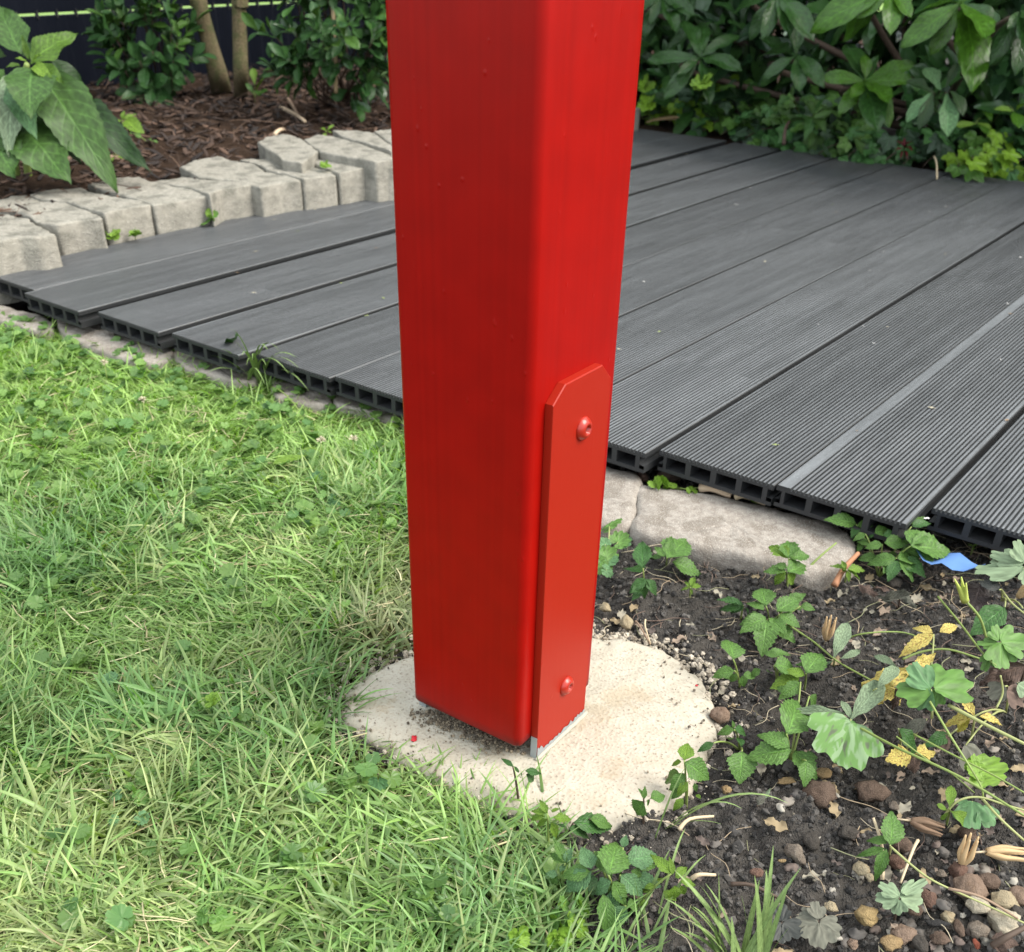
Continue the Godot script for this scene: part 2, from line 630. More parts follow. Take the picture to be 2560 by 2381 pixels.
func lobed(keys: Array, cup: float, wave: float, seed_: int, step := 6) -> ArrayMesh:
	# outline given as [degrees from the tip, radius]; base at the origin
	var st := begin()
	var outline := []
	var a := -keys[-1][0] as float
	while a <= keys[-1][0] + 0.1:
		outline.append([deg_to_rad(a), span(keys, absf(a)) * (1.0 + 0.05 * nb.get_noise_2d(a * 0.11, seed_))])
		a += step
	var n := outline.size()
	for ring in [0.02, 0.35, 0.7, 1.0]:
		for o in outline:
			var r: float = o[1] * ring
			var y: float = cup * r * r + wave * ring * ring * sin(o[0] * 5.0 + seed_) + 0.06 * nb.get_noise_2d(sin(o[0]) * r * 3.0 + seed_ * 5.0, cos(o[0]) * r * 3.0)
			st.set_uv(Vector2(0.5 + sin(o[0]) * r * 0.45, 0.88 + cos(o[0]) * r * 0.09))
			st.add_vertex(Vector3(sin(o[0]) * r, y, cos(o[0]) * r))
	for ring in 3:
		for j in n - 1:
			var p := ring * n + j
			for q in [p, p + 1, p + n, p + 1, p + n + 1, p + n]:
				st.add_index(q)
	st.generate_normals()
	return st.commit()


func leaf_shapes() -> void:
	var ov := [[0.0, 0.02], [0.12, 0.28], [0.32, 0.5], [0.6, 0.4], [0.85, 0.17], [1.0, 0.01]]
	var obov := [[0.0, 0.03], [0.25, 0.2], [0.6, 0.5], [0.85, 0.36], [1.0, 0.02]]
	var lance := [[0.0, 0.04], [0.08, 0.07], [0.3, 0.34], [0.6, 0.5], [0.85, 0.34], [0.96, 0.12], [1.0, 0.01]]
	var col := [[0, 0.90], [9, 1.0], [19, 0.99], [27, 0.78], [32, 0.72], [38, 0.90], [50, 0.93], [60, 0.78], [70, 0.48], [82, 0.22], [96, 0.08]]
	var iv := [[0, 1.0], [16, 0.72], [36, 0.55], [52, 0.78], [64, 0.70], [84, 0.48], [108, 0.55], [128, 0.42], [160, 0.12]]
	var gero := [[0, 0.95], [12, 1.0], [22, 0.82], [32, 0.98], [44, 0.98], [54, 0.8], [66, 0.95], [78, 0.92], [88, 0.76], [102, 0.9], [116, 0.84], [128, 0.72], [150, 0.7], [170, 0.4]]
	for v in 3:
		L["elder%d" % v] = leaf(ov, 9, 0.13, 0.18, 0.16 + 0.10 * v, 0.015, v)
		L["sprig%d" % v] = leaf(ov, 6, 0.24, 0.25, 0.05 + 0.1 * v, 0.02, v + 4)
		L["obov%d" % v] = leaf(obov, 0, 0, 0.20, 0.05 + 0.15 * v, 0.01, v, 7)
		L["lance%d" % v] = leaf(lance, 0, 0, 0.12, 0.10 + 0.10 * v, 0.010, v, 16)
		L["big%d" % v] = leaf(ov, 16, 0.05, 0.14, 0.12 + 0.16 * v, 0.025, v)
		L["col%d" % v] = lobed(col, -0.10 + 0.08 * v, 0.025, v)
		L["ivy%d" % v] = lobed(iv, -0.10 + 0.1 * v, 0.03, v, 8)
		L["round%d" % v] = lobed(gero, -0.06 + 0.16 * v, 0.03, v)
		L["dry%d" % v] = leaf(ov, 7, 0.2, 0.7 - 0.5 * v, -0.5 + 0.45 * v, 0.09, v + 8)


func put_leaf(parent: Node3D, shape: String, m: Material, a: Vector3, b: Vector3, w: float, up := Vector3.UP, called := "leaf") -> MeshInstance3D:
	return part(called, L[shape + str(rng.randi() % 3)], m, parent, frame(a, b, w, up))


func toward_eye(p: Vector3, share: float) -> Vector3:
	# leaves tip their faces to the open, brighter side
	var u := Vector3(rng.randf_range(-0.3, 0.3), 1.0, share + rng.randf_range(-0.25, 0.25))
	return u.normalized()


func plant(called: String, label: String, category: String, base: Vector3, shape: String, mats: Array, leaves: Array, stem: Material, group := "", stem_r := 0.0011) -> Node3D:
	# leaves: [base point, tip point, width over length]
	var o := thing(called, label, category, base, group)
	var joined: Array = [Vector3(99, 99, 99)]
	for i in leaves.size():
		var a: Vector3 = leaves[i][0]
		var b: Vector3 = leaves[i][1]
		var near := false
		for q in joined:
			near = near or a.distance_to(q) < 0.014
		if not near and a.distance_to(base) > 0.008:
			part("stem", tube(arc(Vector3(0, -0.01, 0), a - base, 0.10 * a.distance_to(base)), stem_r * 1.0, stem_r * 0.6), stem, o)
		if not near:
			joined.append(a)
		put_leaf(o, shape, mats[i % mats.size()], a - base, b - base, leaves[i][2], toward_eye(a, 0.45))
		if called == "weed" and shape == "elder" and rng.randf() < 0.8:
			# a smaller lower leaf on the same stalk
			var c := (a - base).lerp(Vector3.ZERO, rng.randf_range(0.2, 0.55))
			var d := Vector3(rng.randf_range(-1, 1), rng.randf_range(-0.25, 0.15), rng.randf_range(-0.8, 1)).normalized()
			put_leaf(o, shape, mats[rng.randi() % mats.size()], c + d * 0.006, c + d * (0.006 + a.distance_to(b) * rng.randf_range(0.55, 0.9)), 0.7, toward_eye(a, 0.45))
	return o


# ---------------------------------------------------------------- the setting
func in_lawn(p: Vector2) -> bool:
	return Geometry2D.is_point_in_polygon(p, lawn_edge)


func lie(x: float, z: float) -> float:
	# height of the open ground
	var p := Vector2(x, z)
	var a := Vector3(x, 0, z)
	var ac := a.dot(ACROSS)
	var al := a.dot(ALONG)
	var y := -0.008 + 0.006 * na.get_noise_2d(x * 5.0, z * 5.0)
	if not in_lawn(p):
		y += 0.011 * na.get_noise_2d(x * 16.0, z * 16.0) + 0.007 * na.get_noise_2d(x * 50.0, z * 50.0) + 0.004 * na.get_noise_2d(x * 130.0, z * 130.0)
	if Geometry2D.is_point_in_polygon(p, footing_edge):
		y = -0.035
	if al < -0.96 and ac > -1.8:
		y = minf(y, -0.012)
	return y


func ground() -> void:
	lawn_edge = PackedVector2Array([Vector2(-1.2524, -1.8059), Vector2(-0.8421, -1.6713), Vector2(-0.7371, -1.6132), Vector2(-0.6163, -1.5647), Vector2(-0.5239, -1.5167), Vector2(-0.4548, -1.4867), Vector2(-0.3376, -1.3926), Vector2(-0.2314, -1.3545), Vector2(-0.1423, -1.3066), Vector2(-0.0683, -1.2671), Vector2(-0.0015, -1.0284), Vector2(-0.0235, -0.8321), Vector2(-0.0936, -0.7891), Vector2(-0.1377, -0.7413), Vector2(-0.1619, -0.6936), Vector2(-0.1434, -0.6528), Vector2(-0.1037, -0.6246), Vector2(-0.0555, -0.5959), Vector2(-0.0138, -0.5675), Vector2(0.0211, -0.5469), Vector2(0.0347, -0.4996), Vector2(0.0441, -0.454), Vector2(0.067, -0.4339), Vector2(0.0823, -0.3761), Vector2(-0.3787, -0.3411), Vector2(-0.529, -0.4343)])
	footing_edge = PackedVector2Array([Vector2(-0.1471, -0.7), Vector2(-0.1401, -0.7257), Vector2(-0.1198, -0.7484), Vector2(-0.0918, -0.7691), Vector2(-0.046, -0.7914), Vector2(0.0113, -0.801), Vector2(0.0791, -0.8061), Vector2(0.1175, -0.8019), Vector2(0.1443, -0.782), Vector2(0.1627, -0.7584), Vector2(0.1783, -0.7146), Vector2(0.1715, -0.6615), Vector2(0.1581, -0.6316), Vector2(0.137, -0.5942), Vector2(0.1063, -0.5644), Vector2(0.0629, -0.5453), Vector2(0.028, -0.5548), Vector2(-0.0107, -0.5699), Vector2(-0.064, -0.6028), Vector2(-0.106, -0.6373), Vector2(-0.1414, -0.6677)])
	# near ground: one uneven sheet, turf earth on the left and dark bed soil on the right
	for side in [["lawn_soil", -1.5, 0.25, M.turf, true], ["garden_bed_soil", -0.16, 1.25, M.soil, false]]:
		var st := begin()
		var step := 0.008 if side[4] else 0.0042
		var nx := int((side[2] - side[1]) / step)
		var nzz := int(1.75 / step)
		var index := {}
		var count := 0
		for iz in nzz + 1:
			for ix in nx + 1:
				var x: float = side[1] + ix * step
				var z := -1.95 + iz * step
				var near: bool = in_lawn(Vector2(x, z)) == side[4] or in_lawn(Vector2(x + step * 2.5, z)) == side[4] or in_lawn(Vector2(x - step * 2.5, z)) == side[4]
				if not near:
					continue
				index[iz * 4096 + ix] = count
				count += 1
				st.add_vertex(Vector3(x, lie(x, z) - (0.0 if in_lawn(Vector2(x, z)) == side[4] else 0.012), z))
		for k in index:
			var a: int = index[k]
			if index.has(k + 1) and index.has(k + 4096) and index.has(k + 4097):
				for q in [a, index[k + 1], index[k + 4096], index[k + 1], index[k + 4097], index[k + 4096]]:
					st.add_index(q)
		st.generate_normals()
		ground_piece(side[0], st.commit(), side[3])
	var sheet := PlaneMesh.new()
	sheet.size = Vector2(160, 160)
	var o := ground_piece("ground", sheet, M.soil)
	o.position.y = -0.05
	# beyond the fence lies a bright neighbouring lawn
	var nl := PlaneMesh.new()
	nl.size = Vector2(30, 24)
	o = ground_piece("neighbouring_lawn", nl, M.neighbour_lawn)
	o.transform = Transform3D(Basis(ACROSS, Vector3.UP, ALONG), ACROSS * -18.3 + ALONG * -4.0 + Vector3(0, 0.04, 0))
	# raised bed behind the stones
	var st := begin()
	var w := 44
	var n := 90
	for i in n + 1:
		for j in w + 1:
			var ac := lerpf(-3.7, -1.84, float(j) / w)
			var al := lerpf(-6.0, -0.2, float(i) / n)
			var p := ACROSS * ac + ALONG * al
			st.add_vertex(Vector3(p.x, bed_height(p.x, p.z), p.z))
	for i in n:
		for j in w:
			var a := i * (w + 1) + j
			for q in [a, a + 1, a + w + 1, a + 1, a + w + 2, a + w + 1]:
				st.add_index(q)
	st.generate_normals()
	ground_piece("mulch_bed", st.commit(), M.mulch_bed)
	# soil strip behind the deck under the evergreens
	st = begin()
	for i in 41:
		for j in 21:
			var ac := lerpf(-1.95, 1.6, i / 40.0)
			var al := lerpf(-4.6, -2.93, j / 20.0)
			var p := ACROSS * ac + ALONG * al
			st.add_vertex(Vector3(p.x, 0.03 + 0.012 * na.get_noise_2d(p.x * 9.0, p.z * 9.0) + (0.0 if j < 20 else -0.06), p.z))
	for i in 40:
		for j in 20:
			var a := i * 21 + j
			for q in [a, a + 21, a + 1, a + 1, a + 21, a + 22]:
				st.add_index(q)
	st.generate_normals()
	ground_piece("hedge_soil", st.commit(), M.mulch_bed)


func bed_height(x: float, z: float) -> float:
	var p := Vector3(x, 0, z)
	var ac := p.dot(ACROSS)
	var al := p.dot(ALONG)
	var y := 0.085 + 0.020 * smoothstep(-2.0, -2.6, ac) + 0.012 * na.get_noise_2d(x * 7.0, z * 7.0) + 0.006 * na.get_noise_2d(x * 26.0, z * 26.0)
	if al < -2.4:
		y -= 0.03 * smoothstep(-2.4, -3.2, al) * smoothstep(-2.6, -2.0, ac)
	return y


# ---------------------------------------------------------------- deck
func deck_board(width: float, length: float, wide_band: bool) -> Array:
	# hollow grooved board: x across from 0, top at y = 0, z from 0 (front end) to -length
	var t := 0.025
	var top := PackedVector2Array()
	var band := 0.0085 if wide_band else 0.0026
	top.append(Vector2(0, -0.001))
	top.append(Vector2(0.001, 0))
	var count := int((width - 2.0 * band + 0.0024) / 0.00502)
	band = (width - count * 0.00502 + 0.0024) * (0.5 if not wide_band else 0.75)
	top.append(Vector2(band, 0))
	var x := band
	for g in count:
		top.append(Vector2(x + 0.0003, -0.0030))
		top.append(Vector2(x + 0.0023, -0.0030))
		top.append(Vector2(x + 0.0026, 0))
		x += 0.00502
		if g < count - 1:
			top.append(Vector2(x, 0))
	top.append(Vector2(width - 0.001, 0))
	top.append(Vector2(width, -0.001))
	var skin := PackedVector2Array(top)
	for q in [[0.0, 0.0065], [0.0065, 0.0075], [0.0065, 0.0155], [0.0, 0.0165], [0.0, t]]:
		skin.append(Vector2(width - q[0], -q[1]))
	for q in [[0.0, t], [0.0, 0.0165], [0.0065, 0.0155], [0.0065, 0.0075], [0.0, 0.0065]]:
		skin.append(Vector2(q[0], -q[1]))
	var st := begin(false)
	var n := skin.size()
	var run := 0.0
	for i in n:
		var a := skin[i]
		var b := skin[(i + 1) % n]
		var u0 := run
		run += a.distance_to(b)
		var pts := [Vector3(a.x, a.y, 0), Vector3(b.x, b.y, 0), Vector3(b.x, b.y, -length), Vector3(a.x, a.y, -length)]
		var uv := [Vector2(u0 * 3.5, 0), Vector2(run * 3.5, 0), Vector2(run * 3.5, -length * 0.9), Vector2(u0 * 3.5, -length * 0.9)]
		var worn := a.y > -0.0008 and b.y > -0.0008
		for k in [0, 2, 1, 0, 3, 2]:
			st.set_color(Color.WHITE if worn else Color(0.36, 0.36, 0.36) if a.y > -0.0045 and b.y > -0.0045 else Color(0.2, 0.2, 0.2))  # unbrushed grooves darker; sides darker still, gap shade painted into them
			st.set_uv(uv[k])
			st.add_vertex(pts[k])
	var skin_mesh := done(st)
	st = begin(false)
	# chambers
	var cells := []
	var w := (width - 0.013 - 0.0075 * 5 + 0.0075) / 4.0
	for k in 4:
		var x0 := 0.0105 + k * (w + 0.0068)
		cells.append([x0, x0 + w - 0.0002])
	for c in cells:
		var lo := Vector2(c[0], -0.0205)
		var hi := Vector2(c[1], -0.0062)
		var ring := [Vector2(lo.x, lo.y), Vector2(hi.x, lo.y), Vector2(hi.x, hi.y), Vector2(lo.x, hi.y)]
		for k in 4:
			var a: Vector2 = ring[k]
			var b: Vector2 = ring[(k + 1) % 4]
			st.set_uv(Vector2(0.3, 0.3))
			for q in [Vector3(a.x, a.y, 0), Vector3(b.x, b.y, 0), Vector3(b.x, b.y, -length), Vector3(a.x, a.y, 0), Vector3(b.x, b.y, -length), Vector3(a.x, a.y, -length)]:
				st.add_vertex(q)
	# the sawn end: everything but the chambers
	for z in [0.0, -length]:
		var flat := func(a: float, b: float, y0: float, y1: float) -> void:
			st.set_uv(Vector2(0.3, 0.3))
			if z == 0.0:
				quad(st, Vector3(a, y0, z), Vector3(b, y0, z), Vector3(b, y1, z), Vector3(a, y1, z))
			else:
				quad(st, Vector3(b, y0, z), Vector3(a, y0, z), Vector3(a, y1, z), Vector3(b, y1, z))
		for i in top.size() - 1:
			var a := top[i]
			var b := top[i + 1]
			st.set_uv(Vector2(0.3, 0.3))
			if z == 0.0:
				quad(st, Vector3(a.x, -0.0062, z), Vector3(b.x, -0.0062, z), Vector3(b.x, b.y, z), Vector3(a.x, a.y, z))
			else:
				quad(st, Vector3(b.x, -0.0062, z), Vector3(a.x, -0.0062, z), Vector3(a.x, a.y, z), Vector3(b.x, b.y, z))
		flat.call(0.0, width, -t, -0.0205)
		var edges := [0.0065]
		for c in cells:
			edges.append(c[0])
			edges.append(c[1])
		edges.append(width - 0.0065)
		for k in range(0, edges.size(), 2):
			flat.call(edges[k], edges[k + 1], -0.0205, -0.0062)
	return [skin_mesh, done(st)]


func deck() -> void:
	var o := thing("garden_deck", "low charcoal deck of grooved hollow composite boards behind the red post", "deck", Vector3.ZERO)
	o.transform = Transform3D(Basis(ACROSS, Vector3.UP, ALONG), Vector3.ZERO)
	# [left side, right side, front end] across and along
	var rows := [[-1.758, -1.6135, -0.886], [-1.606, -1.4635, -0.865], [-1.446, -1.302, -0.886], [-1.281, -1.138, -0.894], [-1.1285, -0.984, -0.915], [-0.981, -0.837, -0.922], [-0.834, -0.6895, -0.948],
		[-0.6835, -0.5385, -0.978], [-0.5315, -0.387, -0.998], [-0.3845, -0.2405, -1.000], [-0.2335, -0.089, -1.059], [-0.0845, 0.060, -1.066], [0.0645, 0.209, -1.07], [0.2135, 0.358, -1.08]]
	var k := 0
	for r in rows:
		var length: float = r[2] + 2.94 + [0.004, -0.006, 0.008, 0.0][k % 4]
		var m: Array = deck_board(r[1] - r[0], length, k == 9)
		var tone: StandardMaterial3D = M.deck
		if k % 3 != 0:
			tone = M.deck.duplicate()
			tone.uv1_offset = Vector3(0.37 * k, 0.61 * k, 0)
			tone.albedo_color = M.deck.albedo_color * (0.94 + 0.035 * (k * 5 % 4))
		var y: float = 0.048 + [0.0, 0.0012, -0.0008, 0.0006][k % 4]
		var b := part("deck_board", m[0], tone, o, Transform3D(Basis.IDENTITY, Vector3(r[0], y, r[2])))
		b.rotation.x = [0.0, 0.0006, -0.0005][k % 3]
		part("sawn_end", m[1], M.deck_end, b)
		k += 1
	for al in [-1.25, -1.75, -2.25, -2.75]:
		part("joist", boxm(Vector3(2.1, 0.04, 0.05), Vector3(-0.70, 0.0015, al)), M.deck_core, o)


# ---------------------------------------------------------------- the post
func post() -> void:
	# concrete footing with an uneven broken rim
	var f := slab(footing_edge, -0.06, 0.0, 0.012, 0.0036, 0.006)
	var foot_mesh := part("concrete_footing", f, M.concrete, self)
	for e in [[Vector3(-0.0787, 0.001, -0.6437), 0.0026], [Vector3(0.1619, 0.001, -0.7275), 0.0014]]:
		part("paint_spot", blob(21, 0.7, 0.12, 8), M.paint_drip, foot_mesh, Transform3D(Basis.IDENTITY.scaled(Vector3(e[1], e[1], e[1] * 1.4)), e[0]))
	tag(foot_mesh, "round pale cream concrete footing under the red post", "footing")
	var o := thing("red_post", "square red painted timber post held off the concrete by bolted steel plates", "post", Vector3(-0.00678, 0, -0.68379) - Vector3(0.26133, 0, 1.38986) * 0.0025)
	o.rotation.y = -deg_to_rad(34.351)
	# timber: rounded arrises, slightly eased lower end
	var rows := []
	var r := 0.0062
	var h := 0.0535
	for s in [[0.019, 0.004], [0.0185, 0.0012], [0.0205, 0.0], [0.028, 0.0], [0.06, 0.0], [0.12, 0.0], [0.25, 0.0], [0.4, 0.0], [0.8, 0.0], [1.4, 0.0], [2.35, 0.0]]:
		var row := []
		for c in 4:
			var cen: Vector2 = [Vector2(1, -1), Vector2(-1, -1), Vector2(-1, 1), Vector2(1, 1)][c] * (h - r)
			for k in 7:
				var a := -PI / 2 * c - PI / 2 * k / 6.0
				var d := Vector2(cos(a), sin(a))
				var q: Vector2 = cen + d * (r - s[1])
				row.append(Vector3(q.x, s[0], q.y))
			# points along the flat
			var nxt: Vector2 = [Vector2(-1, -1), Vector2(-1, 1), Vector2(1, 1), Vector2(1, -1)][c] * (h - r)
			var d2 := Vector2(cos(-PI / 2 * (c + 1)), sin(-PI / 2 * (c + 1)))
			for k in [0.1, 0.5, 0.9]:
				var q2: Vector2 = cen.lerp(nxt, k) + d2 * (r - s[1])
				row.append(Vector3(q2.x, s[0], q2.y))
		rows.append(row)
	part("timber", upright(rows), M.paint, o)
	# flat steel plates of the anchor
	for side in [1.0, -1.0]:
		var x0 := 0.0537
		var x1 := 0.0597
		var shape := [Vector2(-0.0345, -0.05), Vector2(0.0365, -0.05), Vector2(0.0365, 0.2925), Vector2(0.023, 0.3025), Vector2(-0.022, 0.3025), Vector2(-0.0345, 0.2905)]
		var st := begin(false)
		var n := shape.size()
		var c := Vector2(0, 0.12)
		for i in n:
			var a: Vector2 = shape[i]
			var b: Vector2 = shape[(i + 1) % n]
			var ai := a + (c - a).normalized() * 0.0008
			var bi := b + (c - b).normalized() * 0.0008
			var at := func(p: Vector2, x: float) -> Vector3: return Vector3(x * side, p.y, p.x)
			var faces := [[at.call(a, x0), at.call(b, x0), at.call(b, x1 - 0.0006), at.call(a, x1 - 0.0006)], [at.call(a, x1 - 0.0006), at.call(b, x1 - 0.0006), at.call(bi, x1), at.call(ai, x1)], [at.call(ai, x1), at.call(bi, x1), at.call(c, x1)]]
			for q in faces:
				var tris := [[0, 1, 2], [0, 2, 3]] if q.size() == 4 else [[0, 1, 2]]
				for t in tris:
					for k in ([t[0], t[1], t[2]] if side > 0 else [t[0], t[2], t[1]]):
						st.set_uv(Vector2(q[k].z * 2.5, q[k].y * 1.25))
						st.add_vertex(q[k])
		var plate := part("anchor_plate", done(st), M.plate_paint, o)
		for y in [0.2652, 0.0506]:
			part("bolt", bolt(), M.bolt_paint, plate, Transform3D(Basis(Vector3(0, 0, 1 * side), Vector3(1 * side, 0, 0), Vector3(0, 1, 0)), Vector3((x1 - 0.0003) * side, y, -0.0015)))
		# unpainted galvanised strip along the concrete
		st = begin(false)
		var z := -0.0345
		var prev := 0.006
		while z < 0.036:
			var nextz := minf(z + 0.0022, 0.0364)
			var top := 0.0045 + 0.0035 * absf(na.get_noise_1d(z * 160.0)) * 2.0 + (0.004 if z > 0.026 else 0.0)
			var xx: float = (x1 + 0.0004) * side
			var q := [Vector3(xx, -0.02, z), Vector3(xx, -0.02, nextz), Vector3(xx, top, nextz), Vector3(xx, prev, z)]
			if side > 0:
				q = [q[1], q[0], q[3], q[2]]
			quad(st, q[0], q[1], q[2], q[3])
			prev = top
			z = nextz
		part("bare_steel_edge", done(st), M.steel, plate)
		if side > 0:
			st = begin(false)
			add_box(st, Vector3(0.0539, -0.02, 0.0366), Vector3(0.0595, 0.021, 0.0370))
			part("bare_steel_edge", done(st), M.steel, plate)
			# smear of filler where the plate meets the concrete
			var keys := []
			for k in 13:
				keys.append(Vector3(0.0607 + 0.0006 * na.get_noise_1d(k * 3.1), 0.0012 + 0.0006 * na.get_noise_1d(k * 5.7), lerpf(0.039, -0.037, k / 12.0)))
			part("filler_bead", tube(keys, 0.0016, 0.0020, 8), M.grout, o)
	var foot := begin(false)
	add_box(foot, Vector3(-0.0603, -0.02, -0.035), Vector3(-0.0533, 0.0184, 0.0371))
	part("bare_steel_foot", done(foot), M.steel, o)
	part("anchor_web", boxm(Vector3(0.1, 0.05, 0.008), Vector3(0, -0.01, 0)), M.steel, o)


func upright(rows: Array) -> ArrayMesh:
	# the timber's skin with its perimeter and height as texture coordinates
	var st := begin()
	var n: int = rows[0].size()
	var dist := [0.0]
	for j in n:
		dist.append(dist[j] + rows[4][j].distance_to(rows[4][(j + 1) % n]))
	for i in rows.size():
		for j in n + 1:
			st.set_uv(Vector2(dist[j] / 0.4, -rows[i][0].y / 0.8))
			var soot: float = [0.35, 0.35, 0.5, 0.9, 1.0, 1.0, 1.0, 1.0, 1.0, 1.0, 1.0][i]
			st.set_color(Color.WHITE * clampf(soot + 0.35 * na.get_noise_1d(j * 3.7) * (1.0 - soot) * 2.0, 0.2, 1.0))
			st.add_vertex(rows[i][j % n])
	for i in rows.size() - 1:
		for j in n:
			var a := i * (n + 1) + j
			for q in [a, a + n + 1, a + 1, a + 1, a + n + 1, a + n + 2]:
				st.add_index(q)
	for e in [0, rows.size() - 1]:
		for j in range(1, n - 1):
			for q in ([0, j, j + 1] if e == 0 else [0, j + 1, j]):
				st.add_index(e * (n + 1) + q)
	st.generate_normals()
	return st.commit()


func bolt() -> ArrayMesh:
	# button head with a hexagon socket, axis along y
	var rows := []
	for s in [[0.0078, -0.001], [0.0082, 0.0006], [0.0078, 0.0018], [0.0062, 0.0038], [0.0045, 0.0048]]:
		var row := []
		for k in 24:
			var a := TAU * k / 24
			row.append(Vector3(cos(a) * s[0], s[1], -sin(a) * s[0]))
		rows.append(row)
	for s in [[0.0030, 0.0049], [0.0029, 0.0015]]:
		var row := []
		for k in 24:
			var a := TAU * k / 24
			var hex: float = s[0] / cos(fposmod(a, PI / 3) - PI / 6)
			row.append(Vector3(cos(a) * hex, s[1], -sin(a) * hex))
		rows.append(row)
	return grid_mesh(rows, true, Vector2(0.01, 0.01), false, true)


